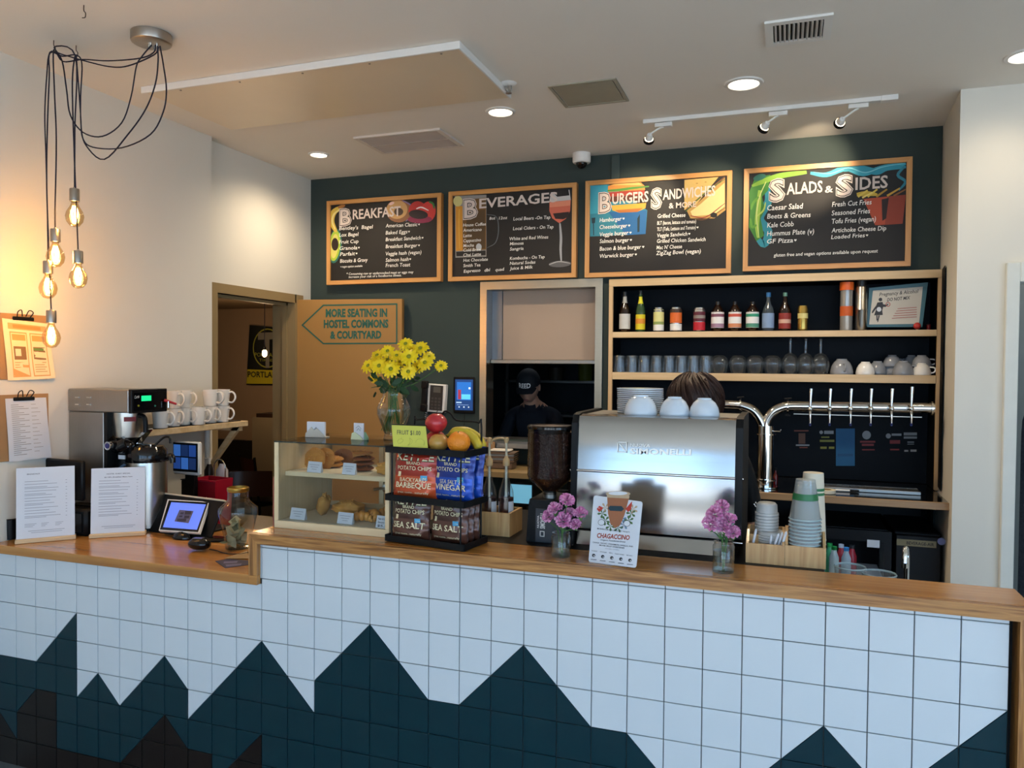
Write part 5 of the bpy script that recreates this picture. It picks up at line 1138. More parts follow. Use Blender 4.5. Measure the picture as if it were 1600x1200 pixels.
# ================================================================== ESPRESSO MACHINE
ORD = 'first second third fourth fifth sixth seventh eighth ninth tenth eleventh twelfth thirteenth fourteenth fifteenth sixteenth seventeenth eighteenth nineteenth'.split()
MY = .27
ex0, ex1 = at(903, 700, Y=MY)[0], at(1149, 700, Y=MY)[0]; ez = at(1030, 651, Y=MY)[2]
em = thing('espresso_machine', 'large stainless espresso machine with black side cheeks behind the bar', 'espresso machine', ((ex0+ex1)/2, MY, BAR))
def ey(px, py, Y=MY): return at(px, py, Y=Y)
M_MIR = mat('polished_panel_steel', '#A3A4A4', .16, 1, var=.03, scale=6, aniso=(1, 1, 18))
zs = ey(1030, 741)[2]; zl2 = ey(1030, 836)[2]; zb0 = ey(1030, 862)[2]
part('upper_back_panel', G().prism([(MY+.05, ez), (MY+.02, ez-.006), (MY+.008, ez-.03), (MY-.004, zs+.003), (MY+.03, zs+.003), (MY+.08, ez-.004)], ex0, ex1, 'x'), M_MIR, em, 30, True)
part('lower_back_panel', G().prism([(MY-.004, zs-.001), (MY-.010, (zs+zl2)/2), (MY-.004, zl2+.004), (MY+.05, zl2+.004), (MY+.04, zs-.001)], ex0, ex1, 'x'), M_MIR, em, 30, True)
part('skirt_panel', G().prism([(MY+.02, zl2-.001), (MY+.010, zl2-.004), (MY-.014, zb0+.006), (MY+.05, zb0)], ex0, ex1, 'x'), M_MIR, em, 30, True)
part('split_trim', G().cyl((ex0-.004, MY-.006, zs), (ex1+.004, MY-.006, zs), .0045, n=10), M_CHR, em, 60, True)
part('body_core', G().box(ex0+.004, ex1-.004, MY+.05, MY+.38, BAR+.03, ez-.03), M_BLKM, em, 0, True)
part('top_tray', G().box(ex0, ex1, MY+.051, MY+.38, ez-.029, ez-.004, .003), M_STEELD, em, 0, True)
part('base_rail', G().box(ex0-.01, ex1+.01, MY+.01, MY+.38, BAR+.0008, zb0-.001, .006), M_BLKM, em, 0, True)
for sx, a, b in (('l', ex0-.022, ex0-.001), ('r', ex1+.001, ex1+.024)):
    pr_ = [(MY+.02, BAR+.03), (MY-.008, BAR+.06), (MY-.012, zs), (MY-.002, ez-.03), (MY+.02, ez-.002), (MY+.06, ez+.004), (MY+.37, ez+.004), (MY+.39, ez-.06), (MY+.40, BAR+.03)]
    part('side_cheek', G().prism(pr_, a, b, 'x'), M_BLKM, em, 0, True)
    for z in (zs, zl2-.004): part('cheek_pin', G().cyl((a-.003, MY-.008, z), (b+.003, MY-.008, z), .004, n=10), M_CHR, em, 60, True)
g = G(); n_ = (0, -.003, 0)
M_EMB = mat('embossed_steel', '#BDBAB2', .35, 1)
def ez_(px, py): p = at(px, py, Y=MY-.0); return p
put_text(g, 'SIMONELLI', (ey(984.5, 709)[0], MY-.001, ey(984.5, 709)[2]), (ey(1080, 711)[0], MY-.001, ey(1080, 711)[2]), 8.5*mpp(ey(1030, 709)), n_, .03); put_text(g, 'NUOVA', (ey(985, 698)[0], MY+.002, ey(985, 698)[2]), (ey(1016, 699)[0], MY+.002, ey(1016, 699)[2]), 5*mpp(ey(1030, 709)), n_, .01)
a, b = ey(965, 690), ey(980, 707); w_ = .003
g.box(a[0], b[0], MY-.0035, MY-.001, a[2]-w_, a[2]).box(a[0], b[0], MY-.0035, MY-.001, b[2], b[2]+w_).box(a[0], a[0]+w_, MY-.0035, MY-.001, b[2], a[2]).box(b[0]-w_, b[0], MY-.0035, MY-.001, b[2], a[2]).prism([(a[0]+.004, a[2]-.006), (a[0]+.009, a[2]-.006), (b[0]-.004, b[2]+.006), (b[0]-.009, b[2]+.006)], MY-.0035, MY-.001)
part('embossed_logo', g, M_EMB, em, 0, True)
for i in range(2):
    x = ex0+.15+i*.24; part('group_head', G().cyl((x, MY+.42, BAR+.20), (x, MY+.42, BAR+.27), .035, n=18).box(x-.04, x+.04, MY+.37, MY+.45, BAR+.27, BAR+.31), M_CHR, em, 40, True)
part('cup_grid', G().box(ex0+.02, ex1-.02, MY+.385, MY+.52, BAR+.05, BAR+.06), M_CHR, em, 0, True)
for x in (ex0+.03, ex1-.03): part('foot', G().cyl((x, MY+.3, BAR+.0003), (x, MY+.3, BAR+.0007), .02, n=12), M_BLK, em, 0, True)
# three bowls on top, saucer stack
ETZ = ez-.0035
for i, (px, w_, y0, lab) in enumerate(((1001, 52, 617, 'white bowl shaped cup upside down, leftmost on the espresso machine'), (1054, 47, 620, 'white bowl shaped cup upside down, middle of three on the espresso machine'), (1100.5, 47, 622, 'white bowl shaped cup upside down, rightmost on the espresso machine'))):
    Y = MY+.12; p = at(px, 650, Y=Y); s = mpp(p); zt = at(px, y0, Y=Y)[2]
    t = cup('cup', lab, (p[0], Y, ETZ), w_*s/2, zt-ETZ, mat('blue_white_china', '#D3DDE6', .15, var=.02, coat=.4), None, 'white cups on the espresso machine')
Y = MY+.25; p = at(1000, 645, Y=Y); s = mpp(p); R = 36*s; zt = at(1000, 602, Y=Y)[2]; n_s = 13; dz = (zt-ETZ)/(n_s+1.5)
sm = None
for i in range(n_s):
    lab = 'lowest saucer of the white stack on the espresso machine' if i == 0 else ('topmost saucer of the white stack on the espresso machine' if i == n_s-1 else 'white saucer, %s up from the bottom of the stack on the espresso machine' % ORD[i])
    loc = (p[0]+random.uniform(-.001, .001), Y, ETZ+.0005+i*dz)
    if sm is None:
        sm = thing('saucer', lab, 'saucer', loc, 0, 'saucers stacked on the espresso machine')
        part('plate', G().lathe([(0, .004), (R*.45, .004), (R*.55, .001), (R*.9, dz*.2), (R, dz*.4), (R*1.0, dz*.92), (R*.9, dz*.8), (R*.5, dz*.35), (0, dz*.3)], n=36), mat('blue_white_china', ''), sm, 50)
        part('foot_ring', G().lathe([(R*.5, .003), (R*.5, 0), (R*.44, 0), (R*.44, .003)], n=28), mat('blue_white_china', ''), sm, 50)
    else: dup(sm, loc, i, lab)
# ================================================================== GRINDER
GYY = .30; gc = at(859, 760, Y=GYY); s = mpp(gc); gx = gc[0]
gt = thing('coffee_grinder', 'black coffee grinder with a big clear hopper full of dark beans', 'coffee grinder', (gx, GYY, BAR))
def gz(py): return at(859, py, Y=GYY)[2]-BAR
R = 35*s
M_HOP = glass('smoky_hopper', (.75, .7, .66), tint=.5, rough=.03)
part('hopper', G().lathe([(R*.3, gz(772)), (R*.32, gz(768)), (R*.95, gz(748)), (R, gz(742)), (R, gz(668)), (R*1.02, gz(667))], n=32), M_HOP, gt, 40)
part('hopper_lid', G().lathe([(0, gz(663)), (R*.98, gz(664)), (R*1.03, gz(666)), (R*1.03, gz(669)), (R*.98, gz(669))], n=32), M_BLKG, gt, 40)
M_BEAN = mat('roasted_beans', '#3A1F14', .4, var=.5, scale=150, bump=.9)
part('bean_fill', G().lathe([(0, gz(766)), (R*.28, gz(766)), (R*.91, gz(747)), (R*.96, gz(741)), (R*.96, gz(676)), (R*.6, gz(674)), (0, gz(673))], n=32), M_BEAN, gt, 40)
g = G()
for i in range(110):
    a = random.uniform(PI*.9, PI*2.1); z = random.uniform(gz(744), gz(676)); rr = R*.95
    g.tf(Matrix.Translation((rr*math.cos(a), rr*math.sin(a), z)) @ Matrix.Rotation(random.uniform(0, 6), 4, 'X') @ Matrix.Rotation(random.uniform(0, 6), 4, 'Z')).sph((0, 0, 0), (.0055, .0035, .003), 8, 5)
o = part('coffee_beans', g, mat('bean_brown', '#43251A', .3, var=.3, scale=60), gt, 60); o['kind'] = 'stuff'
part('neck', G().lathe([(R*.42, gz(790)), (R*.42, gz(782)), (R*.3, gz(780)), (R*.3, gz(768))], n=24), M_STEELD, gt, 40)
b0, b1 = at(822, 850, Y=GYY-.07)[0]-gx, at(894, 850, Y=GYY-.07)[0]-gx
part('body', G().prism([(b0, .0006), (b1, .0006), (b1, gz(783)-.02), (b1-.02, gz(779)), (b0+.012, gz(776)), (b0+.008, gz(785))], -.07, .12), M_BLKM, gt, 0)
part('grey_label_panel', G().box(b0+.035, b1-.022, -.0725, -.0702, .002, gz(790)), mat('slate_panel', '#32363C', .4), gt, 0)
g = G(); X = b0+.069; put_text(g, 'SIMONELLI', (X, -.0728, .05), (X, -.0728, gz(797)), .0165, (0, 0, 0), .03, up=(-1, 0, 0)); put_text(g, 'NUOVA', (X-.021, -.0728, .052), (X-.021, -.0728, .095), .007, (0, 0, 0), .01, up=(-1, 0, 0))
g.box(X-.018, X-.001, -.073, -.0726, .022, .025).box(X-.018, X-.001, -.073, -.0726, .039, .042).box(X-.018, X-.015, -.073, -.0726, .022, .042).box(X-.004, X-.001, -.073, -.0726, .022, .042)
part('label_lettering', g, M_WHT, gt, 0)
part('portafilter_fork', G().box(-.02, .02, .12, .2, .09, .1).cyl((0, .16, .1), (0, .16, .15), .025, n=16), M_CHR, gt)
# ================================================================== SYRUP BOTTLES AND BOX
A = at(796, 849, Y=.27); s = mpp(A); bxw = thing('syrup_box', 'bamboo box holding two pump syrup bottles', 'box', (A[0]-.09, .27, BAR), 0)
w0, w1, hh = -.06, .09, at(796, 803, Y=.27)[2]-BAR
part('front_panel', G().box(w0, w1, 0, .01, .0005, hh), M_BAMB, bxw, 0); part('side_panel', G().box(w1-.01, w1, .0105, .13, .0005, hh), M_BAMB, bxw, 0); part('side_panel', G().box(w0, w0+.01, .0105, .13, .0005, hh), M_BAMB, bxw, 0); part('back_panel', G().box(w0, w1, .1305, .14, .0005, hh), M_BAMB, bxw, 0); part('bottom_panel', G().box(w0+.011, w1-.011, .011, .13, .0006, .006), M_BAMB, bxw, 0)
M_SYR = mat('dark_syrup', '#3A140A', .1, var=.2, coat=.3); M_PUMP = mat('cream_pump_plastic', '#C8A878', .4)
for px, lab in ((764, 'clear syrup bottle with cream pump, left in the bamboo box'), (790.5, 'clear syrup bottle with cream pump, right in the bamboo box')):
    Y = .34; p = at(px, 800, Y=Y); s = mpp(p); z0 = BAR+.0065
    def zz(py): return at(px, py, Y=Y)[2]-z0
    t = thing('syrup_bottle', lab, 'bottle', (p[0], Y, z0), 0, 'pump syrup bottles'); R = 12*s
    part('glass_body', G().lathe([(0, .0), (R, 0), (R, zz(775)), (R*.92, zz(766)), (R*.4, zz(748)), (R*.33, zz(735)), (R*.33, zz(722))], n=24), M_GLS, t, 40)
    part('syrup_fill', G().lathe([(0, .002), (R*.95, .002), (R*.95, zz(777)), (0, zz(777))], n=24), M_SYR, t, 40)
    part('label', G().lathe([(R+.0006, zz(800)), (R+.0006, zz(782))], n=12, a0=-.9, a1=.1), M_PAPER, t, 40)
    part('pump_collar', G().lathe([(R*.36, zz(728)), (R*.45, zz(727)), (R*.45, zz(718)), (R*.25, zz(715)), (R*.2, zz(712))], n=18), M_PUMP, t, 40)
    part('pump_stem', G().cyl((0, 0, zz(776)), (0, 0, zz(690)), .0045, n=10), mat('clear_pump_tube', '#C9C3A8', .3), t)
    part('pump_spout', G().lathe([(0, zz(683)), (.009, zz(684)), (.009, zz(688)), (.005, zz(692)), (0, zz(692))], n=14).tube([(0, 0, zz(686)), (-.03, 0, zz(685)), (-.055, 0, zz(689)), (-.06, 0, zz(695))], .004, 8, 4), M_PUMP, t)
# ================================================================== CHIP RACK
a, b, c = at(602, 846, Z=BAR), at(725, 863, Z=BAR), at(762, 846, Z=BAR)
RW = (b-a).length; RD = .155; rang = math.atan2(b[1]-a[1], b[0]-a[0])
rk = thing('chip_rack', 'three tier black wire and tray rack holding chip bags and fruit', 'rack', tuple(a), rang)
m = wm(rk)
def rkz(py, px=612): return at(px, py, Y=a[1])[2]-BAR
zt1, zt2, zt3 = .012, rkz(778), rkz(703)
for nm, z in (('base_tray', zt1), ('middle_tray', zt2), ('top_tray', zt3)):
    g = G().box(0, RW, 0, RD, z-.008, z-.004).box(0, RW, -.002, .0, z-.009, z+.013, ).box(0, RW, RD, RD+.002, z-.009, z+.013).box(-.002, 0, 0, RD, z-.009, z+.013).box(RW, RW+.002, 0, RD, z-.009, z+.013)
    part(nm, g, M_BLKM, rk, 0)
zf = rkz(660)
for y, top in ((RD*.75, zf+.01), (RD*.25, None)):
    pass
part('side_frame', G().tube([(RW-.02, RD-.01, .0), (RW-.02, RD-.01, zf-.02), (RW-.03, RD-.01, zf), (RW-.06, RD-.01, zf+.004), (RW*.62, RD-.01, zf+.006), (RW*.54, RD-.01, zf+.03), (RW*.46, RD-.01, zf+.035), (RW*.38, RD-.01, zf+.006), (.06, RD-.01, zf+.004), (.03, RD-.01, zf), (.02, RD-.01, zf-.02), (.02, RD-.01, 0)], .0035, 8, 3), M_BLKM, rk, 60)
g = G()
part('front_post', G().cyl((RW-.02, .01, 0), (RW-.02, .01, zt3), .003, n=8), M_BLKM, rk, 60); part('front_post', G().cyl((.02, .01, 0), (.02, .01, zt3), .003, n=8), M_BLKM, rk, 60)
for x in (.01, RW-.01):
    for y in (.01, RD-.01): part('foot', G().cyl((x, y, .0003), (x, y, .0045), .008, n=12), M_BLK, rk)
# chip bags
M_CRM = flat('#E6D9B0'); M_GRN = flat('#3F4A2A')
def bag(lab, px0, px1, ty0, ty1, tray_z, depth, col, colb, lines, lean=0.0, rzz=0.0, hidden=False):
    Y = a[1]+depth; base = at((px0+px1)/2, ty1, Y=Y); s = mpp(base); W = (px1-px0)*s*1.14; Hh = (ty1-ty0)*s
    t = thing('chip_bag', lab, 'chip bag', (base[0], Y, BAR+tray_z-.0035), rang+rzz, 'bags of potato chips in the rack', rot=(-lean, 0, rang+rzz))
    th = .028
    def side(sgn):
        def f(u, v):
            x = (u-.5)*W*(1-.05*math.sin(PI*v)); z = v*Hh
            pu = (4*u*(1-u))**.55; pv = min(1, (v/.14))**.6*min(1, (1-v)/.12)**.6
            wr = .0022*math.sin(u*23+v*9)*(1-pv)+.0014*math.sin(v*31+u*7)+.0016*math.sin(u*13-v*17)
            return (x, sgn*(th*pu*pv+wr*pv), z+(.003*math.sin(u*19) if v in (0, 1) else 0))
        return f
    m1 = mat('foil_'+col.strip('#'), col, .28, .25, var=.15, scale=14, bump=.25, coat=.3)
    part('front_film', G().grid(side(-1), 22, 24), m1, t, 60); part('back_film', G().grid(side(1), 14, 14), m1, t, 60)
    fr_ = side(-1)
    g = G()
    if colb:
        g.grid(lambda u, v: (lambda q: (q[0], q[1]-.0007, q[2]))(fr_(.02+u*.96, .04+v*.44)), 22, 12); part('colour_band', g, mat('foil_'+colb.strip('#'), colb, .28, .25, var=.15, scale=14, bump=.25, coat=.3), t, 60)
    gl = G(); gd = G()
    for s_, v, u0, u1, ch, bold, dark in lines:
        G_ = gd if dark else gl; vs, fs = glyphs(s_, bold); X0 = min(q[0] for q in vs); X1 = max(q[0] for q in vs); k = ch/max(q[1] for q in glyphs('H')[0]); out = []
        for q in vs:
            u = u0+(u1-u0)*(q[0]-X0)/(X1-X0); vv = v+q[1]*k/Hh*s*1.0; vv = min(max(vv, .01), .99); u = min(max(u, .02), .98)
            r_ = fr_(u, vv); out.append((r_[0], r_[1]-.0016-(.0006 if not dark else 0), r_[2]))
        G_._add(out, fs)
    if gl.v: part('front_lettering', gl, M_CRM, t, 0)
    if gd.v: part('letter_shadow', gd, M_GRN, t, 0)
    g = G()
    def patch(u0, u1, v0, v1, k): g.use(k).grid(lambda u, v: (lambda q: (q[0], q[1]-.0013, q[2]))(fr_(u0+u*(u1-u0), v0+v*(v1-v0))), 3, 2)
    patch(.68, .82, .40, .50, 0); patch(.70, .80, .43, .45, 1); patch(.13, .21, .46, .56, 1)
    part('small_seals', g, [flat('#4FA0C8'), M_CRM], t, 0)
    part('top_seal', G().grid(lambda u, v: ((u-.5)*W*.98, -.001*math.sin(u*30), Hh*.97+v*.014), 16, 2), m1, t, 60)
    return t
K_ = [('KETTLE', .79, .1, .92, 13, .04, True), ('KETTLE', .80, .1, .92, 12, .01, False), ('BRAND', .715, .34, .66, 4.5, .01, False), ('POTATO CHIPS', .60, .12, .9, 6, .01, False)]
bag('red barbeque chip bag, left on the middle tray of the rack', 614, 684, 698, 773, zt2, .03, '#9C2A18', '#BE4A20', K_+[('BACKYARD', .36, .2, .8, 6, .005, False), ('BARBEQUE', .235, .1, .9, 8, .015, False), ('great taste...naturally', .12, .15, .85, 3.2, 0, False)], .10, .10)
bag('blue sea salt and vinegar chip bag, front right on the middle tray', 674, 741, 700, 779, zt2, .028, '#0B2C80', '#1048B0', K_+[('SEA SALT &', .36, .25, .78, 6, .005, False), ('VINEGAR', .235, .12, .88, 8.5, .015, False), ('great taste...naturally', .12, .15, .85, 3.2, 0, False)], .10, .0)
bag('second blue chip bag, behind the front blue one', 696, 757, 696, 776, zt2, .095, '#0B2C80', '#1048B0', K_[:2]+[('VINEGAR', .235, .12, .88, 8.5, .015, False)], .08, -.12)
bag('brown sea salt chip bag, left on the base tray of the rack', 612, 672, 778, 846, zt1, .03, '#4A2A20', '#5E382A', K_+[('SEA SALT', .27, .08, .92, 9, .015, False), ('great taste...naturally', .12, .15, .85, 3.2, 0, False)], .10, .08)
bag('brown sea salt chip bag, front right on the base tray', 672, 732, 780, 852, zt1, .026, '#4A2A20', '#5E382A', K_+[('SEA SALT', .27, .08, .92, 9, .015, False), ('great taste...naturally', .12, .15, .85, 3.2, 0, False)], .10, .0)
bag('brown sea salt chip bag peeking out second at the right of the base tray', 684, 742, 780, 849, zt1, .075, '#4A2A20', '#5E382A', K_[:2]+[('SEA SALT', .27, .08, .92, 9, .015, False)], .08, -.1)
bag('brown sea salt chip bag, rearmost at the right of the base tray', 692, 752, 779, 846, zt1, .118, '#4A2A20', '#5E382A', [('SEA SALT', .27, .08, .92, 9, .015, False)], .06, -.14)
# fruit
TZ = BAR+zt3-.0035
def fp(px, dy): return at(px, 690, Y=a[1]+dy)
def applef(v):
    r = 1-.12*max(0, v.z)**3-.05*(max(0, -v.z))**2; k = 1-.16*math.exp(-((v.x**2+v.y**2)/.05)) if v.z > 0 else 1-.1*math.exp(-((v.x**2+v.y**2)/.04))
    return Vector((v.x*r*(1.0-.1*max(0, -v.z)), v.y*r*(1.0-.1*max(0, -v.z)), v.z*k*.92))
def fruit_mat(n, c1_, c2_, s_=6):
    m = mat(n, c1_, .35, var=.1, coat=.3); nt = m.node_tree; mx = [x for x in nt.nodes if x.type == 'MIX'][0]; mx.inputs['A'].default_value = (*lin(c1_), 1); mx.inputs['B'].default_value = (*lin(c2_), 1)
    nz = [x for x in nt.nodes if x.type == 'TEX_NOISE'][0]; nz.inputs['Scale'].default_value = s_*6; nz.inputs['Detail'].default_value = 5; return m
def apple(lab, px, py, rpx, dy, mm, z=None):
    c = at(px, py, Y=a[1]+dy); s = mpp(c); R = rpx*s
    t = thing('apple', lab, 'apple', (c[0], c[1], (TZ if z is None else z)+R*.86)); part('flesh', G().sph((0, 0, 0), R, 24, 16, applef), mm, t, 60); part('stem', G().tube([(0, 0, R*.7), (.002, 0, R*.95), (.005, 0, R*1.12)], .0016, 6, 3), mat('stem_brown', '#3E2A18', .7), t); return t, c, R
ap1, c1c, R1 = apple('blushed yellow red apple, lower one beside the fruit price card', 685.5, 686, 16.5, .035, fruit_mat('blush_apple', '#B8622F', '#B9A04A', 3))
ap2, c2c, R2 = apple('shiny red apple resting on top of the other fruit', 681.5, 661, 17.5, .075, fruit_mat('red_apple', '#A81E26', '#C2343A', 3), at(681, 676, Y=a[1]+.075)[2])
part('support_apple_hidden', G().sph((0, 0, 0), .001, 4, 3), M_BLK, ap2) if False else None
c = at(717, 688.5, Y=a[1]+.02); R = 18*mpp(c); t = thing('orange', 'whole orange at the front of the fruit tray', 'orange', (c[0], c[1], TZ+R*.97)); part('peel', G().sph((0, 0, 0), (R, R, R*.97), 28, 18), mat('orange_peel', '#E8871E', .45, var=.06, scale=180, bump=.25), t, 60); part('navel', G().cyl((.003, -R*.3, R*.9), (.003, -R*.32, R*.945), .003, n=8), mat('stem_green', '#6A7A3A', .7), t)
c = at(681, 686, Y=a[1]+.098); R = 17*mpp(c); t = thing('back_apple', 'dark red apple hidden behind, holding up the top apple', 'apple', (c[0], c[1], TZ+R*.86)); part('flesh', G().sph((0, 0, 0), R, 20, 12, applef), fruit_mat('red_apple', '', ''), t, 60) if False else part('flesh', G().sph((0, 0, 0), R, 20, 12, applef), MC['red_apple'], t, 60)
c = at(722, 688, Y=a[1]+.09); s = mpp(c)
def ban(off_, lab):
    t = thing('banana', lab, 'banana', (c[0], c[1]+off_, TZ), 0, 'bananas on the fruit tray')
    pts = [(-24*s, 0, 24*s), (-10*s, 0, 30*s), (6*s, 0, 29*s), (20*s, 0, 20*s), (28*s, -.004, 9*s), (30*s, -.006, 4*s)]
    P = cat([Vector(p) for p in pts], 4); n = len(P); g = G()
    for i in range(n-1):
        pass
    vs = []; fs = []; k = 7
    for i, p in enumerate(P):
        tt = i/(n-1); r = 8*s*(.25+.75*min(1, tt*6))*(.35+.65*min(1, (1-tt)*5)); d = (P[min(i+1, n-1)]-P[max(0, i-1)]).normalized(); aa = Vector((0, 1, 0)); bb = d.cross(aa)
        for j in range(k): th_ = 2*PI*j/k; vs.append(p+aa*(r*math.cos(th_))+bb*(r*math.sin(th_)))
    fs = [(i*k+j, i*k+(j+1) % k, (i+1)*k+(j+1) % k, (i+1)*k+j) for i in range(n-1) for j in range(k)]+[tuple(range(k)), tuple(reversed(range((n-1)*k, n*k)))]
    g._add(vs, fs); g.fix = True; part('peel', g, mat('banana_peel', '#C9B032', .45, var=.15, scale=25), t, 60)
    part('tip', G().sph(P[-1], (3*s, 3*s, 3*s), 8, 6), mat('banana_tip', '#5A5A20', .6), t); part('stem', G().tube([P[0], P[0]+Vector((-6*s, 0, -2*s))], [2.6*s, 2*s], 8), mat('banana_stem', '#8A8A34', .6), t)
    return t
bn1 = ban(0, 'front banana behind the orange, arching to the right'); dup(bn1, (c[0]+.003, c[1]+.026, TZ-.001), .05, 'rear banana, tucked behind the front banana')
st_ = thing('fruit_price_card', 'yellow card reading fruit one dollar with fruit doodles, leaning on the rack', 'sign', tuple(at(642, 698, Y=a[1]-.003)))
def yc(px, py, d=0): return at(px, py, Y=a[1]-.006-d)
q = [(612, 664), (665, 666), (668.5, 700), (614.5, 698)]
g = G(); P3 = [yc(*p) for p in q]; P4 = [p+Vector((0, .0015, 0)) for p in P3]; g._add(P3+P4, [(0, 1, 2, 3), (7, 6, 5, 4), (0, 4, 5, 1), (1, 5, 6, 2), (2, 6, 7, 3), (3, 7, 4, 0)]); part('card', g, mat('lime_yellow_card', '#CFCB55', .6, var=.04), st_, 0, True)
g = G(); put_text(g, 'FRUIT $1.00', yc(620.5, 678.5), yc(657, 680), 6.6*mpp(P3[0]), (0, -.0006, 0), .006)
part('card_lettering', g, M_INK, st_, 0, True)
g = G()
for L_ in ([(621, 690), (624, 686), (630, 687), (628, 691), (623, 693), (621, 690)], [(640, 684), (644, 688), (643, 693), (637, 696), (641, 691), (640, 684)], [(649, 692), (652, 687), (658, 686), (663, 690), (662, 696)], [(626, 686), (628, 684)]): g.tube([yc(*p, .0008) for p in L_], .0004, 4, 4)
part('fruit_doodle', g, flat('#8A8A3E'), st_, 0, True); part('card_clip', G().box(yc(612, 664)[0], yc(665, 664)[0], a[1]-.008, a[1]-.002, yc(640, 664.5)[2]-.001, yc(640, 664.5)[2]+.002), M_BLK, st_, 0, True)
# ================================================================== PASTRY CASE
CX0, CX1, CY0, CY1 = -2.372, -1.885, .10, .47; CZ = at(432, 689, Y=CY0)[2]-BAR
M_CSX = wood('case_maple', '#D2B684', '#E0C698', '#EBD6AC', 'X', 1.0, .5, .1, 60, 6); M_CSZ = wood('case_maple_upright', '#CDB080', '#DCC294', '#E8D2A8', 'Z', 1.0, .5, .1, 60, 6)
pc = thing('pastry_case', 'small glass and pale wood pastry display case on the bar', 'display case', (CX0, CY0, BAR)); W = CX1-CX0; DP = CY1-CY0; b_ = .017
part('base_board', G().box(0, W, 0, DP, .0006, .028, .001), M_CSX, pc, 0); 
part('side_panel', G().box(0, b_, 0, DP, .0285, CZ-.004, .001), M_CSZ, pc, 0); part('side_panel', G().box(W-b_, W, 0, DP, .0285, CZ-.004, .001), M_CSZ, pc, 0)
sz = at(480, 738, Y=CY0+.05)[2]-BAR
part('inner_shelf', G().box(b_+.0005, W-b_-.0005, .045, DP-.03, sz-.016, sz), M_CSX, pc, 0)
part('shelf_liner', G().box(b_+.01, W-b_-.01, .05, DP-.035, sz+.0003, sz+.001), mat('cream_liner', '#EFE2C6', .8), pc, 0); part('base_liner', G().box(b_+.005, W-b_-.005, .01, DP-.01, .0285, .0295), mat('cream_liner', ''), pc, 0)
part('top_glass', G().box(0, W, 0, DP, CZ-.0035, CZ), M_PANE, pc, 0); part('front_glass', G().box(b_+.001, W-b_-.001, .006, .009, .029, CZ-.004), M_PANE, pc, 0)
part('glass_edge', G().box(0, W, -.0008, -.0001, CZ-.0045, CZ), mat('glass_edge_green', '#27302C', .15), pc, 0); part('back_rail', G().box(b_, W-b_, DP-.02, DP, CZ-.03, CZ-.004), M_CSX, pc, 0); part('back_rail', G().box(b_, W-b_, DP-.02, DP, .0285, .045), M_CSX, pc, 0)
for x in (.245, .325): part('back_door_stile', G().box(x, x+.02, DP-.012, DP-.002, .046, CZ-.031), M_CSZ, pc, 0)
part('back_door_glass', G().box(b_+.001, W-b_-.001, DP-.008, DP-.005, .046, CZ-.031), M_PANE, pc, 0)
g = G().cyl((.285, DP-.03, .115), (.285, DP-.012, .115), .017, n=16).tube([(.285, DP-.03, .115), (.25, DP-.035, .112), (.235, DP-.035, .108)], .0055, 8); part('door_lock', g, M_CHR, pc, 40)
# pastries
def lump(lab, name, loc, r, c1_, c2_, grp, rot=(0, 0, 0), seed=0, rough=.8, amp=.12, extra=None):
    rnd = random.Random(seed); ph = [rnd.uniform(0, 6) for _ in range(6)]
    def f(v):
        k = 1+amp*(math.sin(v.x*5+ph[0])*math.sin(v.y*6+ph[1])+.6*math.sin(v.z*9+ph[2]+v.x*4)+.4*math.sin(v.y*13+ph[3])*math.sin(v.x*12+ph[4]))
        return v*k
    t = thing(name, lab, 'pastry', loc, 0, grp, rot=rot); mm = fruit_mat('baked_'+name+c1_.strip('#'), c1_, c2_, 8); mm.node_tree.nodes['Principled BSDF'].inputs['Roughness'].default_value = rough; mm.node_tree.nodes['Principled BSDF'].inputs['Coat Weight'].default_value = 0
    part('crust', G().sph((0, 0, 0), r, 22, 14, f), mm, t, 70)
    g = G()
    for i in range(9):
        aa, bb = rnd.uniform(0, 6.28), rnd.uniform(.1, 1.1); q_ = f(Vector((math.cos(aa)*math.sin(bb), math.sin(aa)*math.sin(bb), math.cos(bb))))
        g.sph((q_.x*r[0], q_.y*r[1], q_.z*r[2]), .0035, 6, 4)
    o = part('crumbs', g, mat('crumb_'+c2_.strip('#'), c2_, .8, var=.3), t, 60); o['kind'] = 'stuff'
    return t
def cxp(px, dy): return at(px, 740, Y=CY0+dy)[0]
SZ = BAR+sz+.001; s = mpp(at(500, 740, Y=.2))
gc_ = 'cookies and brownies on the upper pastry shelf'
for i, (px, dy, dz, lean, lab) in enumerate(((492, .13, .04, 1.25, 'large golden cookie standing upright in front at the left of the case'), (506, .17, .036, 1.2, 'golden cookie leaning just behind the front upright cookie'), (520, .2, .013, .05, 'golden cookie lying lowest behind the price tag'), (521, .205, .033, .1, 'golden cookie lying on the lowest cookie'))):
    lump(lab, 'cookie', (cxp(px, dy), CY0+dy, SZ+dz), (.045, .045, .011) if lean > 1 else (.04, .04, .010), '#A8641E', '#D89A48', gc_, (lean, 0, .2*i), 10+i, .85, .06)
for i in range(3): lump('dark brown cookie, %s in the middle cookie stack' % ('lowest', 'second', 'third')[i], 'dark_cookie', (cxp(566, .16)+.003*i, CY0+.16, SZ+.011+i*.0185), (.045, .042, .0095), '#6A3210', '#94501E', gc_, (0, 0, i), 20+i, .8, .05)
lump('pale topped cookie on the very top of the dark cookie stack', 'cookie', (cxp(566, .16), CY0+.16, SZ+.071), (.042, .04, .008), '#86481A', '#C08440', gc_, (.05, .05, 2), 31, .85, .05)
lump('dark cookie leaning behind between the two cookie groups', 'dark_cookie', (cxp(536, .26), CY0+.26, SZ+.032), (.04, .04, .0095), '#5A3216', '#8A562A', gc_, (1.1, 0, .6), 33, .8, .05)
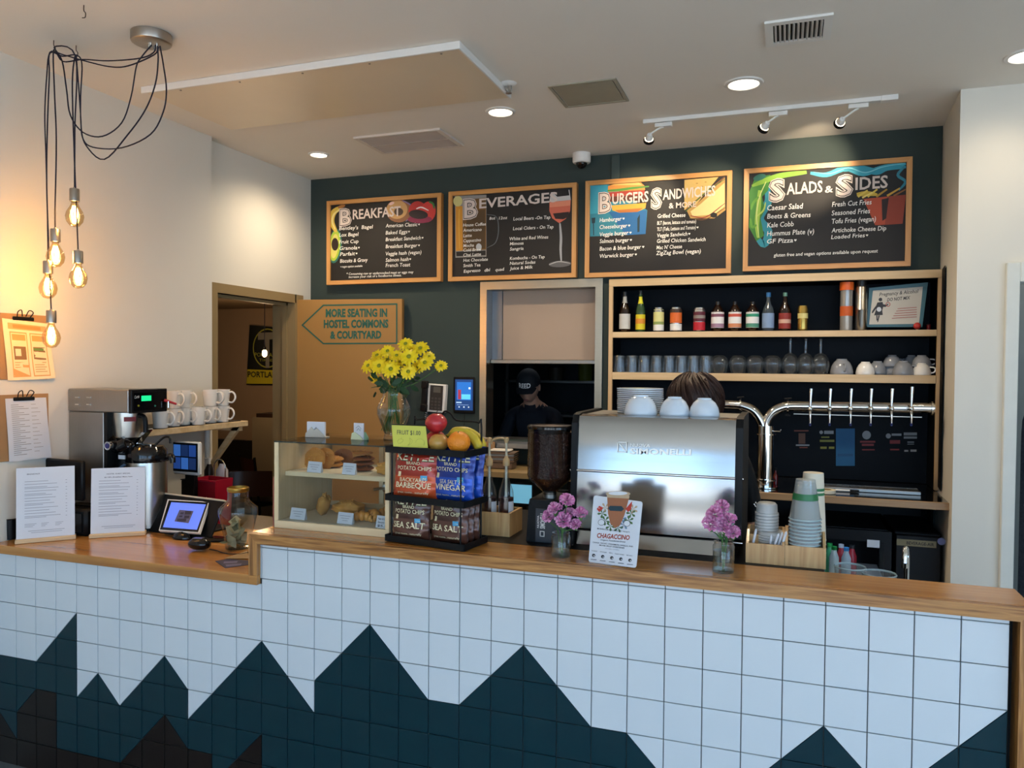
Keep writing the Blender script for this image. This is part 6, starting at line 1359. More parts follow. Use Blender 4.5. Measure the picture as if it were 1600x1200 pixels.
lump('knobbly golden scone at the right of the upper shelf', 'scone', (cxp(603, .12), CY0+.12, SZ+.022), (.036, .036, .021), '#C0802C', '#E2B05C', gc_, (0, 0, 1), 35, .8, .2)
gb = 'baked goods on the case floor'; FZ = BAR+.0298
lump('tall oat loaf bar standing on its end at the left of the case floor', 'oat_bar', (cxp(506, .15), CY0+.15, FZ+.04), (.022, .03, .043), '#9C6A30', '#CC9A50', gb, (0, .25, 0), 41, .9, .12)
lump('long golden pastry lying in the middle of the case floor', 'danish', (cxp(545, .2), CY0+.2, FZ+.027), (.06, .045, .026), '#BC7A26', '#E4AC58', gb, (0, 0, .3), 42, .6, .15)
def croissant(px, dy, lab, sd, rz):
    t = thing('croissant', lab, 'pastry', (cxp(px, dy), CY0+dy, FZ), rz, gb)
    for k in range(7):
        u = (k-3)/3; an = u*1.3; R = .035; x = R*math.sin(an)*1.25; y = R*(1-math.cos(an)); r = .021*(1-.62*abs(u)**1.4)
        part('crust_fold', G().sph((x, -y, r), (r*.75, r*1.05, r), 12, 8).tf(None), fruit_mat('baked_croissant', '#B86C20', '#E8AE58', 6), t, 70)
    return t
croissant(566, .10, 'golden croissant, left front on the case floor', 1, .3); croissant(585, .14, 'golden croissant just behind to the right on the case floor', 2, -.5); croissant(603, .2, 'golden croissant at the far right of the case floor', 3, .9)
# price tags in the case
def ptag(px, py, w_, h_, dy, lab, txt=None, z0=None):
    p = at(px, py, Y=CY0+dy); s = mpp(p)
    t = thing('price_tag', lab, 'price tag', (p[0], CY0+dy, z0), 0, 'small white price tags in the pastry case', rot=(-.25, .02, 0))
    part('card', G().box(-w_*s/2, w_*s/2, 0, .001, .0004, h_*s, 0), M_PAPER, t, 0)
    g = G()
    if txt:
        for i, l in enumerate(txt): put_text(g, l, (-w_*s*.4, -.0006, h_*s*(.66-.28*i)), (w_*s*.4, -.0006, h_*s*(.66-.28*i)), h_*s*.17, (0, 0, 0), .02)
    else:
        for i in range(3): g.box(-w_*s*(.38-.1*i), w_*s*(.34-.08*i), -.0005, -.0001, h_*s*(.68-.2*i), h_*s*(.72-.2*i))
    part('print', g, M_INK if txt else M_INKL, t, 0); part('fold_back', G().prism([(0.0015, .0004), (.02, .0004), (.0015, h_*s*.9)], -w_*s/2, w_*s/2, 'x'), M_PAPER, t, 0)
ptag(490, 738, 25, 17, .048, 'white price tag in front of the upright golden cookies', None, SZ+.0004)
ptag(544, 740, 23, 18, .048, 'white price tag in front of the dark cookie stack', None, SZ+.0004)
ptag(612, 745, 22, 18, .048, 'white price tag in front of the scone', None, SZ+.0004)
ptag(464, 815, 27, 18, .03, 'white price tag at the far left of the case floor', None, FZ+.0004)
ptag(538, 822, 27, 18, .025, 'white price tag in front of the croissants', None, FZ+.0004)
ptag(599, 828, 28, 19, .013, 'white price tag with bold text about egg sandwich at the right', ['Ham & Cheddar', 'Savory scone', '$5.50'], FZ+.0004)
# card holders on top
def ctp(px, py): return at(px, py, Z=BAR+CZ+.0003)
p = ctp(495, 683); s = mpp(p); t = thing('business_card_holder', 'white mountain shaped holder with a stack of white cards on the pastry case', 'card holder', tuple(p), .05)
mt = [(-18, 0), (-17, 6), (-12, 11), (-7, 16), (-2, 11), (3, 14), (9, 9), (18, 1), (18, 0)]
part('front_wall', G().prism([(x*s, z*s+.0003) for x, z in mt], -.012, -.009), mat('grey_white_print', '#C8C2B4', .5), t, 0); part('base', G().box(-18*s, 18*s, -.009, .02, .0003, .004), mat('grey_white_print', ''), t, 0); part('cards', G().box(-16*s, 15*s, -.006, .004, .0045, 24*s), M_PAPER, t, 0); part('card_mark', G().prism([(-5*s, 11*s), (0, 16*s), (4*s, 12*s), (1*s, 11*s)], -.0068, -.0062), M_INKL, t, 0)
p = ctp(564, 687); s = mpp(p); t = thing('small_card_holder', 'pale green tent holder with one small logo card on the pastry case', 'card holder', tuple(p), -.1)
part('front_wall', G().prism([(-16*s, .0003), (-14*s, 10*s), (-9*s, 12*s), (0*s, 7*s), (6*s, 2*s), (7*s, .0003)], -.012, -.009), mat('pale_green_print', '#D8E2BE', .5), t, 0); part('side_wall', G().prism([(4*s, .0003), (6*s, 12*s), (12*s, 3*s), (12*s, .0003)], -.004, .01), mat('green_print', '#7FA88C', .5), t, 0); part('card', G().box(-12*s, 7*s, -.006, -.003, .0005, 26*s), M_PAPER, t, 0)
g = G().tube([(-8*s, -.0065, 18*s), (-3*s, -.0065, 22*s), (2*s, -.0065, 18*s), (0, -.0065, 14*s), (-3*s, -.0065, 18*s), (-6*s, -.0065, 14*s)], .0006, 4); part('card_logo', g, flat('#3A6A5A'), t, 0)
# ================================================================== FLOWERS
def vase_flowers():
    p = ctp(615, 688); p[1] = .30; p = at(615, 684, Y=.34); p = Vector((p[0], .34, BAR+CZ+.0003)); s = mpp(p)
    v = thing('glass_vase', 'tall clear glass vase on the pastry case holding yellow daisies', 'vase', tuple(p))
    Z = lambda py: (684-py)*s
    prof = [(0, .003), (15*s, .001), (16*s, .004), (14*s, Z(676)), (20*s, Z(660)), (26*s, Z(644)), (26*s, Z(634)), (21*s, Z(624)), (17*s, Z(616)), (18*s, Z(608)), (21*s, Z(603))]
    part('glass_wall', G().lathe(prof, n=32), M_GLASS, v, 60); part('base_rim', G().lathe([(0, .0), (15.5*s, .0), (16*s, .003), (0, .006)], n=28), M_GLS, v, 60)
    part('water', G().lathe([(0, Z(636)), (25*s, Z(636)), (25*s, Z(640)), (19*s, Z(660)), (13.5*s, Z(675)), (0, Z(678))], n=28), glass('vase_water', (.9, .96, .92), tint=.3), v, 60)
    heads = [(590, 556, 11, .02), (606, 549, 10, -.01), (576, 572, 11, -.03), (593, 572, 12, -.05), (611, 577, 12.5, -.07), (639, 558, 13, -.07), (634, 538, 11, .0), (657, 545, 12, .0), (620, 556, 10, -.03), (648, 548, 10, .02), (664, 567, 11.5, -.01), (653, 574, 10, .01), (638, 581, 11, -.06), (689, 572, 9, .02), (585, 585, 9, .02), (626, 566, 10, .01), (605, 563, 10, .02), (670, 558, 9, .02), (587, 592, 7, .0)]
    M_PET = mat('yellow_petals', '#F5CE0A', .5, var=.15, scale=60); M_EYE = mat('daisy_eye', '#8C8A1E', .8, var=.3, scale=200, bump=.5); M_STEM = mat('green_stems', '#3F6A2E', .6, var=.2)
    for i, (px, py, r, dy) in enumerate(heads):
        Y = .34+dy; c = at(px, py, Y=Y); sc_ = mpp(c); R = r*sc_*1.22
        t = thing('yellow_daisy', 'yellow daisy, %s from the left in the bouquet in the tall glass vase' % ORD[sorted(h[0]+h[1]*.001 for h in heads).index(px+py*.001)], 'flower', tuple(c), 0, 'yellow daisies in the glass vase')
        up = (Vector(c)-Vector((p[0], .36, p[2]+Z(610))))
        nrm = (up.normalized()*.6+Vector((random.uniform(-.25, .25), -.9, random.uniform(-.1, .35)))).normalized()
        q = nrm.to_track_quat('Z', 'Y').to_matrix().to_4x4()
        g = G()
        for ring_, np_, rr, lift in ((0, 14, 1, .05), (1, 12, .86, .22)):
            for k in range(np_):
                a_ = 2*PI*k/np_+ring_*.2+random.uniform(-.08, .08); L_ = R*rr*random.uniform(.9, 1.06); wd = R*.17
                T = q @ Matrix.Rotation(a_, 4, 'Z'); g.tf(T)
                dr_ = random.uniform(-.1, .15)
                g._add([(R*.16, -wd*.4, R*lift*.5), (R*.16, wd*.4, R*lift*.5), (L_*.6, wd, R*(lift+.08)), (L_*.6, -wd, R*(lift+.08)), (L_*.93, wd*.6, R*(lift-dr_)), (L_*.93, -wd*.6, R*(lift-dr_)), (L_, 0, R*(lift-dr_-.04))], [(0, 1, 2, 3), (3, 2, 4, 5), (5, 4, 6)])
        part('petals', g, M_PET, t, 60)
        part('flower_eye', G().tf(q).sph((0, 0, R*.12), (R*.24, R*.24, R*.16), 12, 8), M_EYE, t, 60)
        e = Vector((p[0], .34, p[2]+Z(612)))-Vector(c); b = Vector((p[0]-e.x*0+(p[0]-c[0])*.35, .34+random.uniform(-.025, .025), p[2]+Z(672)))-Vector(c)
        part('stem', G().tube([(0, 0, 0), e*.5+Vector((0, 0, -.01)), e+Vector((random.uniform(-.02, .02), random.uniform(-.02, .02), 0)), b], .0018, 6, 5), M_STEM, t, 60)
    lf = thing('bouquet_foliage', 'dark green leaves between the yellow daisies in the vase', 'foliage', tuple(p)); lf['kind'] = 'thing'
    M_LF = mat('dark_leaves', '#22401E', .6, var=.3)
    rnd = random.Random(5)
    for i in range(44):
        c = Vector((p[0]+rnd.uniform(-.075, .08), .34+rnd.uniform(-.05, .05), p[2]+Z(rnd.uniform(572, 612)))); d = Vector((rnd.uniform(-1, 1), rnd.uniform(-1, .4), rnd.uniform(-.5, 1))).normalized(); L_ = rnd.uniform(.025, .05); n_ = d.cross(Vector((0, 1, .3))).normalized()*L_*.25
        part('leaf', G()._add([c, c+d*L_*.35+n_, c+d*L_*.35-n_, c+d*L_*.75+n_*.8, c+d*L_*.75-n_*.8, c+d*L_], [(0, 1, 2), (1, 3, 4, 2), (3, 5, 4)]), M_LF, lf, 60, True)
    for px, py in ((592, 604), (580, 606), (640, 600), (655, 596)):
        c = at(px, py, Y=.33); o = Vector((p[0], .34, p[2]+Z(606))); part('leaf', G().tube([o, (o+Vector(c))*.5+Vector((0, 0, .01)), c], [.003, .0012], 5, 4), M_LF, lf, 60, True)
vase_flowers()
def carnations(vx, vy, label_v, fl, Y, vw, vtop, vbot):
    p = at(vx, vbot, Z=BAR+.0006); s = mpp(p); p = Vector((p[0], p[1], BAR+.0006)); hv = (vbot-vtop)*s; R = vw*s/2
    v = thing('bud_vase', label_v, 'vase', tuple(p))
    part('glass_wall', G().lathe([(0, .004), (R*.95, 0), (R, .004), (R, hv*.86), (R*.86, hv*.92), (R*.9, hv)], n=24), M_GLASS, v, 50); part('glass_foot', G().lathe([(0, 0), (R*.96, 0), (R*.98, .006), (0, .009)], n=24), M_GLS, v, 60); part('lip', G().lathe([(R*.9, hv-.002), (R*.95, hv), (R*.9, hv+.002), (R*.86, hv)], n=24), M_GLS, v, 60)
    part('water', G().lathe([(0, hv*.7), (R*.95, hv*.7), (R*.95, .01), (0, .01)], n=24), glass('vase_water'), v, 60)
    M_P = mat('pink_carnation', '#D884B6', .6, var=.2, scale=90); M_P2 = mat('pink_carnation_pale', '#EFAFD2', .6, var=.2, scale=90)
    who = 'left' if vx < 1000 else 'right'
    for i, (px, py, r, dy) in enumerate(fl):
        c = at(px, py, Y=p[1]+dy); R2_ = r*mpp(c)*1.3
        t = thing('carnation', 'pink carnation, %s from the left in the %s bud vase on the bar' % (ORD[sorted(h[0] for h in fl).index(px)], who), 'flower', tuple(c), 0, 'pink carnations in the %s bud vase' % who)
        g = G(); rnd = random.Random(i+int(px))
        for ring_, n_p, el in ((0, 9, .15), (1, 8, .55), (2, 6, .95), (3, 4, 1.3)):
            for k in range(n_p):
                a_ = 2*PI*k/n_p+ring_*.4+rnd.uniform(-.2, .2); e_ = el+rnd.uniform(-.12, .12); L_ = R2_*rnd.uniform(.85, 1.08)
                def f(u, w_): 
                    rr = L_*(.15+.85*w_); sp_ = (u-.5)*1.1*w_; e2 = e_+.16*math.sin(u*14+k)*w_
                    return (rr*math.cos(a_+sp_)*math.cos(e2), rr*math.sin(a_+sp_)*math.cos(e2), rr*math.sin(e2))
                g.use(k % 2).grid(f, 6, 2)
        tilt = Matrix.Rotation(rnd.uniform(.3, .7), 4, 'X') @ Matrix.Rotation(rnd.uniform(-.4, .4), 4, 'Y')
        g.v = [tuple(tilt @ Vector(q)) for q in g.v]; part('ruffled_petals', g, [M_P, M_P2], t, 60)
        part('calyx', G().lathe([(.002, -R2_*.75), (R2_*.24, -R2_*.5), (R2_*.28, -.001)], n=10), mat('calyx_green', '#5E8A48', .6), t, 60)
        e = Vector((p[0]+rnd.uniform(-.4, .4)*R, p[1]+rnd.uniform(-.4, .4)*R, p[2]+hv))-Vector(c); b = Vector((p[0]-(e.x*.1), p[1]+rnd.uniform(-.4, .4)*R, p[2]+.012))-Vector(c)
        part('stem', G().tube([(0, 0, -R2_*.6), e*.6, e, b], .0016, 6, 4), mat('green_stems', ''), t, 60)
        if i % 2: part('leaf', G().tube([e*.8, e*.8+Vector((.015*(-1)**i, -.01, .02))], [.0025, .0008], 5), mat('green_stems', ''), t, 60)
carnations(876, 0, 'small square shouldered bud vase, the left one by the coffee grinder', [(885, 783, 10, 0), (868, 797, 10, .0), (858, 808, 9, .01), (880, 815, 11.5, -.015), (907, 804, 9.5, .0), (890, 803, 8, .02), (900, 821, 8, -.01)], 0, 30, 832, 869)
carnations(1130, 0, 'small clear bud vase, the right one by the espresso machine', [(1117, 804, 11, .0), (1111, 820, 11.5, -.01), (1138, 814, 11, .0), (1146, 834, 10, -.01), (1128, 793, 10, .025), (1132, 826, 9, -.01)], 0, 33, 846, 893)
# ================================================================== CHAGACCINO CARD
pA, pB = at(919.5, 878, Z=BAR+.0006), at(992, 890, Z=BAR+.0006); s = mpp(pA)
cd_ = thing('drink_menu_card', 'white rounded card advertising a mushroom coffee drink, leaning on the machine', 'sign', tuple((pA+pB)/2), math.atan2(pB[1]-pA[1], pB[0]-pA[0]))
mC = wm(cd_); yd = mC.to_3x3() @ Vector((0, 1, 0))
lean_v = (Vector((0, 0, 1))+yd*.12).normalized(); nC = (yd*-1+Vector((0, 0, .12))).normalized()
def oc(px, py, d=0):
    o = Vector(pA); dr_ = Vector(ray(px, py)); t = (o-Vector(CAM)).dot(nC)/dr_.dot(nC); return Vector(CAM)+dr_*t+nC*d
def s6(x, y): return (750+x/4.444, 640+y/4.444)
def rr_(x0, y0, x1, y1, r, sk=0):
    out = []
    for cx, cy, a0 in ((x1-r, y0+r, -90), (x1-r, y1-r, 0), (x0+r, y1-r, 90), (x0+r, y0+r, 180)):
        for k in range(4): aa = math.radians(a0+k*30); out.append((cx+r*math.cos(aa), cy+r*math.sin(aa)))
    return out
crn = [(790, 595), (1128, 640), (1083, 1100), (753, 1058)]
def cmap(u, v):
    a_ = [crn[0][i]+(crn[1][i]-crn[0][i])*u for i in (0, 1)]; b_ = [crn[3][i]+(crn[2][i]-crn[3][i])*u for i in (0, 1)]; return s6(a_[0]+(b_[0]-a_[0])*v, a_[1]+(b_[1]-a_[1])*v)
P = [cmap(x, y) for x, y in rr_(0, 0, 1, 1, .04)]
g = G(); A_ = [oc(*p) for p in P]; B__ = [q-nC*.003 for q in A_]; n = len(P)
g._add(A_+B__, [tuple(range(n)), tuple(reversed(range(n, 2*n)))]+[(i, (i+1) % n, n+(i+1) % n, n+i) for i in range(n)]); part('card_panel', g, M_PAPER, cd_, 0, True)
g = G(); mats = [flat('#A8452E'), flat('#9C6444'), flat('#1E3A44'), flat('#B9A284'), flat('#4A6A3E'), flat('#B83A2E'), M_INK, flat('#D8DCE0'), flat('#6E8AA0')]; 
def pl6(k, pts, d): g.use(k).poly([oc(*s6(*p), d) for p in pts])
for p0_, k in (((850, 720), 4), ((870, 770), 4), ((905, 810), 4), ((1050, 720), 4), ((1035, 770), 4), ((1065, 690), 3), ((960, 820), 4), ((1000, 800), 8), ((985, 760), 8), ((870, 680), 3)):
    for j in range(5): aa = j*1.256+p0_[0]; pl6(k, [(p0_[0], p0_[1]), (p0_[0]+28*math.cos(aa-.3), p0_[1]+28*math.sin(aa-.3)), (p0_[0]+36*math.cos(aa), p0_[1]+36*math.sin(aa)), (p0_[0]+28*math.cos(aa+.3), p0_[1]+28*math.sin(aa+.3))], .0006)
pl6(1, [(884, 600), (1038, 606), (1005, 730), (975, 800), (940, 825), (905, 790), (890, 720)], .0012); pl6(3, [(882, 590), (1040, 598), (1036, 618), (884, 610)], .0016)
pl6(3, [(960+86*math.cos(i*PI/10), 585+20*math.sin(i*PI/10)) for i in range(20)], .0018); pl6(7, [(960+66*math.cos(i*PI/10), 581+13*math.sin(i*PI/10)) for i in range(20)], .002)
pl6(2, [(890, 685), (905, 668), (985, 670), (1002, 690), (985, 706), (905, 702)], .002)
pl6(5, [(1012, 690), (1058, 635), (1052, 690), (1030, 712)], .0016); pl6(5, [(812, 690), (830, 668), (855, 680), (850, 694), (830, 712)], .0016); pl6(7, [(822, 684), (830, 680), (832, 688)], .002)
for cx, cy in ((845, 783), (1022, 790)):
    pl6(6, [(cx+24*math.cos(i*PI/8), cy+22*math.sin(i*PI/8)) for i in range(16)], .0018); pl6(7, [(cx+21*math.cos(i*PI/8), cy+19*math.sin(i*PI/8)) for i in range(16)], .0022)
for i in range(5):
    cx, cy = 790+i*63, 1012+i*8.5; pl6(6, [(cx+12*math.cos(k*PI/5), cy+12*math.sin(k*PI/5)) for k in range(10)], .001); pl6(7, [(cx+5, cy-2), (cx+9, cy+6), (cx-2, cy+5)], .0014)
    pl6(6, [(cx-20, cy+25), (cx+20, cy+29), (cx+20, cy+33), (cx-20, cy+29)], .001)
part('printed_picture', g, mats, cd_, 0, True)
def wr(s_, x0, y0, x1, y1, h, m_, bold=.01, shear=0, nm='printed_line'):
    g = G(); A = oc(*s6(x0, y0)); B = oc(*s6(x1, y1)); put_text(g, s_, A, B, h/4.444*mpp(A), nC*.0012, bold, shear, up=lean_v); part(nm, g, m_, cd_, 0, True)
wr('CHAGACCINO', 813, 888, 1040, 905, 30, mats[0], .03, .15, 'red_heading'); wr('MUSHROOM & COFFEE GET WHAT?', 815, 830, 1040, 856, 9, M_INK); wr('organic flatbread drink' if False else 'Organic Functional Drink', 838, 908, 1012, 924, 10, M_INK, .01, .2)
wr('CHAGA, CACAO, CINNAMON, VANILLA, AND', 783, 925, 1064, 956, 9, M_INK); wr('MONK FRUIT SWEETENER', 830, 945, 1005, 966, 9, M_INK); wr('non-dairy available', 870, 966, 968, 978, 6, M_INKL, 0)
wr('HOSTEL CAFE', 900, 690, 996, 694, 12, M_PAPER, .01); wr('ORGANIC', 775, 982, 815, 988, 7, M_INK, 0); wr('NO SUGAR', 835, 990, 880, 996, 7, M_INK, 0); wr('KETO', 898, 998, 922, 1002, 7, M_INK, 0); wr('PLANT BASED', 938, 1004, 1002, 1012, 7, M_INK, 0); wr('NO GMO', 1018, 1014, 1060, 1020, 7, M_INK, 0)
part('easel_back', G().prism([(.006, .0004), (.055, .0004), (.052, .004), (.02, .12), (.016, .12)], -.004, .004, 'x'), M_PAPER, cd_, 0)
# ================================================================== BAMBOO ORGANISERS, CUPS, LIDS
pa, pb, pcx = at(1165, 883, Y=.21), at(1226, 889, Y=.21), at(1290, 895, Y=.21); s = mpp(pb)
h1 = at(1195, 850, Y=.21)[2]-BAR; 
def obox(name, lab, x0, x1, y0, y1, h, hb, div=None):
    t = thing(name, lab, 'box', (x0, y0, BAR)); w_ = x1-x0; d_ = y1-y0; k = .008
    part('front_panel', G().box(0, w_, 0, k, .0006, h), M_BAMB, t, 0); part('back_panel', G().box(0, w_, d_-k, d_, .0006, hb), M_BAMB, t, 0)
    for xx in (0, w_-k): part('side_panel', G().prism([(k+.0002, .0006), (d_-k-.0002, .0006), (d_-k-.0002, hb), (d_*.5, hb), (k+.0002, h)], xx, xx+k, 'x'), M_BAMB, t, 0)
    part('bottom_panel', G().box(k+.0002, w_-k-.0002, k+.0002, d_-k-.0002, .0006, .007), M_BAMB, t, 0)
    if div: part('divider', G().box(k+.0005, w_-k-.0005, d_*div, d_*div+k*.7, .0075, (h+hb)/2), M_BAMB, t, 0)
    return t
obox('straw_box', 'bamboo organiser with wrapped straws and cup lids, left of the cup box', pa[0], pb[0]-.001, .205, .36, h1, h1+.03, .45)
obox('cup_box', 'bamboo organiser holding the stacked cups, right of the straw box', pb[0]+.0, pcx[0], .205, .36, h1+.002, h1+.035, .62)
M_PCUP = mat('paper_cup_white', '#D6CDB8', .6); M_PET2 = glass('clear_cup_plastic', (.95, .98, .98), tint=.2, rough=.05, milk=.16)
p = at(1259, 850, Y=.235); p = Vector((p[0], .255, BAR+.0078)); s = mpp(p); R = 24*s
def cz_(py): return at(1261, py, Y=p[1])[2]-p[2]
ct_ = cz_(749)
n_c = 13; base_h = cz_(800)
c0 = None
for i in range(n_c):
    z = i*(cz_(806)-0)/n_c
    lab = 'clear plastic cup in the upside down stack, %s' % ('lowest' if i == 0 else 'topmost, its green band in view' if i == n_c-1 else '%s up from the bottom' % ORD[i])
    lc = (p[0]-.003, p[1]-.0, p[2]+z)
    if c0 is None:
        c0 = thing('plastic_cup', lab, 'cup', lc, 0, 'clear plastic cups stacked upside down'); hc = ct_-(n_c-1)*(cz_(806))/n_c
        part('cup_wall', G().lathe([(R, .003), (R*.97, .004), (R*.60, hc), (0, hc)], n=24), M_PET2, c0, 50); part('rolled_rim', G().lathe([(R*.98, .0), (R*1.03, .002), (R*1.0, .005)], n=24), mat('clear_rim', '#A9BEC2', .15, coat=.4), c0, 50)
        c0z = lc
    else:
        o = dup(c0, lc, 0, lab)
        if i == n_c-1:
            part('green_band', G().lathe([(R*.795+.0006, hc*.50), (R*.74+.0006, hc*.66)], n=24), mat('green_print_band', '#2A6E40', .4), o, 50)
Y = .325; p = at(1267, 850, Y=Y); p = Vector((p[0]+.004, Y, BAR+.0078)); s = mpp(p); R = 20*s; ht_ = at(1262, 738, Y=Y)[2]-p[2]
n_c = 5; zz0 = at(1262, 800, Y=Y)[2]-p[2]; hc = ht_-(n_c-1)*.014
c0 = None
for i in range(n_c):
    lab = 'white paper cup with green line, %s in the stack behind the clear cups' % ('lowest', 'second', 'third', 'fourth', 'topmost')[i]
    lc = (p[0], p[1], p[2]+i*.014)
    if c0 is None:
        c0 = thing('paper_cup', lab, 'cup', lc, 0, 'paper cups stacked upside down'); part('cup_wall', G().lathe([(R, .003), (R*.75, hc), (0, hc-.004)], n=24), M_PCUP, c0, 50); part('rolled_rim', G().lathe([(R*.98, 0), (R*1.03, .002), (R, .005)], n=24), M_PCUP, c0, 50)
        part('green_line', G().lathe([(R*.82+.0006, hc*.74), (R*.81+.0006, hc*.78)], n=24), mat('green_print_band', ''), c0, 50)
    else: dup(c0, lc, 0, lab)
# lids
Y = .315; s = mpp(at(1199, 830, Y=Y)); Zl = lambda py: at(1199, py, Y=Y)[2]
X = at(1200, 810, Y=Y)[0]; M_LID = mat('frosted_lid', '#B9BAB8', .35, var=.03)
def lid_stack(nm, lab, x, y, z0, R, h, n_, dome):
    t = thing(nm, lab, 'lids', (x, y, z0)); 
    for i in range(n_): part('lid', G().lathe([(R*.93, i*h/n_), (R, i*h/n_+.001), (R*.98, (i+.9)*h/n_), (R*.9, (i+1)*h/n_)], n=28), M_LID, t, 50)
    part('top_lid', G().lathe([(R*.9, h), (R*.86, h+dome*.8), (R*.7, h+dome), (0, h+dome*.96)], n=28), M_LID, t, 60); return t
lid_stack('lid_stack', 'lower leaning stack of frosted plastic lids in the straw box', X+.012, .30, BAR+.0078, 23*s, Zl(832)-BAR-.008, 9, .012)
lid_stack('lid_stack', 'taller stack of frosted cup lids standing at the back of the straw box', X-.004, .316, Zl(828), 18*s, Zl(800)-Zl(828), 6, Zl(785)-Zl(800))
rnd = random.Random(3)
for i, (px, y0, px1, y1) in enumerate(((1176, 855, 1181, 829), (1203, 852, 1205, 838), (1210, 852, 1216, 836), (1216, 852, 1222, 834), (1222, 851, 1228, 833))):
    A, B_ = at(px, y0, Y=.235+.008*(i % 2)), at(px1, y1, Y=.23+.01*(i % 2)); dv = B_-A; A = A-dv*.9*(1 if i else 1); A[2] = max(A[2], BAR+.0098)
    t = thing('wrapped_straw', 'white paper wrapped straw in the straw box, %s from the left' % ('first', 'second', 'third', 'fourth', 'fifth')[i], 'straw', tuple(A), 0, 'wrapped straws'); part('paper_sleeve', G().tube([A, B_], .0042, 8), M_PAPER, t, 50, True); part('crimped_end', G().tube([B_, B_+dv.normalized()*.006], [.0042, .001], 8), M_PAPER, t, 50, True)
A, B_ = at(1178, 787, Y=.34), at(1187, 801, Y=.34); t = thing('steel_tongs', 'steel utensil handle sticking up behind the lid stack', 'utensil', tuple(A)); part('shaft', G().tube([A, B_, B_+(B_-A)*2.5], .003, 8), M_CHR, t, 50, True); part('shaft_pair', G().tube([A+Vector((.004, .01, .004)), B_+Vector((.01, .01, 0))], .003, 8), M_CHR, t, 50, True)
# glass tubs and tap at the sink
for px, w_, y0, lab in ((1329, 46, 884, 'round clear plastic tub behind the bar, left of two'), (1375, 50, 895, 'round clear plastic tub behind the bar, right one nearest the tap')):
    Y = .30 if px < 1350 else .27; p = at(px, y0+4, Y=Y); R = w_*mpp(p)/2; z0 = .8755; h = p[2]-z0
    t = thing('clear_tub', lab, 'tub', (p[0], Y+.02, z0), 0, 'clear tubs by the sink'); part('tub_wall', G().lathe([(0, 0), (R*.8, 0), (R*.84, .01), (R*.97, h-.02), (R, h)], n=28), M_PET2, t, 50); part('tub_rim', G().lathe([(R*.98, h-.003), (R*1.03, h), (R*.99, h+.003), (R*.96, h)], n=28), mat('clear_rim', ''), t, 50)
    part('contents', G().lathe([(0, h*.5), (R*.85, h*.5), (R*.8, .01), (0, .004)], n=20), mat('brown_contents', '#4A3A2C', .7, var=.3, scale=60), t, 50)
Y = .45; A = at(1414, 900, Y=Y); s = mpp(A); f0 = thing('sink_tap', 'chrome gooseneck tap rising behind the right of the bar', 'tap', (A[0], Y, .8755)); Zt = lambda py: at(1414, py, Y=Y)[2]-.8755
part('spout', G().tube([(.004, 0, 0), (.004, 0, Zt(880)), (.003, 0, Zt(866)), (-.0, -.012, Zt(857)), (-.004, -.03, Zt(855)), (-.008, -.05, Zt(861)), (-.009, -.055, Zt(874))], .0085, 14, 5), M_CHR, f0, 60)
part('tap_base', G().cyl((.004, 0, 0), (.004, 0, .03), .02, n=18), M_CHR, f0, 50); part('aerator', G().cyl((-.009, -.055, Zt(874)), (-.009, -.055, Zt(881)), .0105, n=14), M_CHR, f0, 50); part('lever', G().tube([(.004, 0, .03), (.05, 0, .05)], .005, 8), M_CHR, f0, 50)
# ================================================================== LEFT COUNTER ITEMS
LZ = LOW+.0006
def lp(px, py): return at(px, py, Z=LOW)
# menu stands
def menu_stand(lab, A, B_, topz_px, head, sub, lean=.10):
    a = lp(*A); b = lp(*B_); an = math.atan2(b[1]-a[1], b[0]-a[0]); w_ = (b-a).length
    t = thing('menu_stand', lab, 'menu stand', (a[0], a[1], LZ), an, 'printed menus in wooden stands'); m = wm(t); y_ = m.to_3x3() @ Vector((0, 1, 0))
    hp = at(*topz_px, Y=a[1]+.02)[2]-LZ
    part('wood_base', G().box(-.004, w_+.004, -.012, .04, 0, .016, .002), M_MAPLE, t, 0)
    L_ = Matrix.Rotation(-lean, 4, 'X'); L_.translation = (0, .006, .0165)
    part('sheet', G().tf(L_).box(0, w_, 0, .0015, 0, hp-.016), M_PAPER, t, 0)
    g = G().tf(L_); gm = G().tf(L_); rnd = random.Random(len(lab)); hh = hp-.016
    put_text(g, head, (w_*.18 if sub is None else w_*.28, -.0004, hh*.9), (w_*(.40 if sub is None else .72), -.0004, hh*.9), hh*.017, (0, 0, 0), .01)
    if sub: put_text(g, sub, (w_*.24, -.0004, hh*.85), (w_*.76, -.0004, hh*.85), hh*.015, (0, 0, 0), .02)
    z = hh*.80
    while z > hh*.26:
        for k in range(rnd.choice((1, 2))):
            gm.box(w_*.14, w_*(.14+rnd.uniform(.3, .62)), -.0005, -.0001, z, z+.0019); z -= .0058
        gm.box(w_*.84, w_*.865, -.0005, -.0001, z+.0058, z+.0077); z -= .006
    for j, (u0, u1) in enumerate(((.14, .34), (.42, .55), (.66, .8))):
        if sub is None:
            for k in range(3): gm.box(w_*u0, w_*(u1-.03*k), -.0005, -.0001, hh*(.2-.02*k), hh*(.2-.02*k)+.0017)
    gm.box(w_*.2, w_*.82, -.0005, -.0001, hh*.1, hh*.1+.002); gm.box(w_*.25, w_*.78, -.0005, -.0001, hh*.075, hh*.075+.0018)
    part('heading_print', g, M_INK, t, 0); part('fine_print', gm, M_INKL, t, 0); return t
menu_stand('white breakfast menu sheet in a stand, the left of two by the wall', (25, 850), (117, 842), (70, 735), 'BREAKFAST', None)
menu_stand('white hostel guest special menu sheet in a stand, the right of two', (141, 841), (226, 836), (183, 735), 'HOSTEL GUEST SPECIAL', '$2 Off a Breakfast Menu Item')
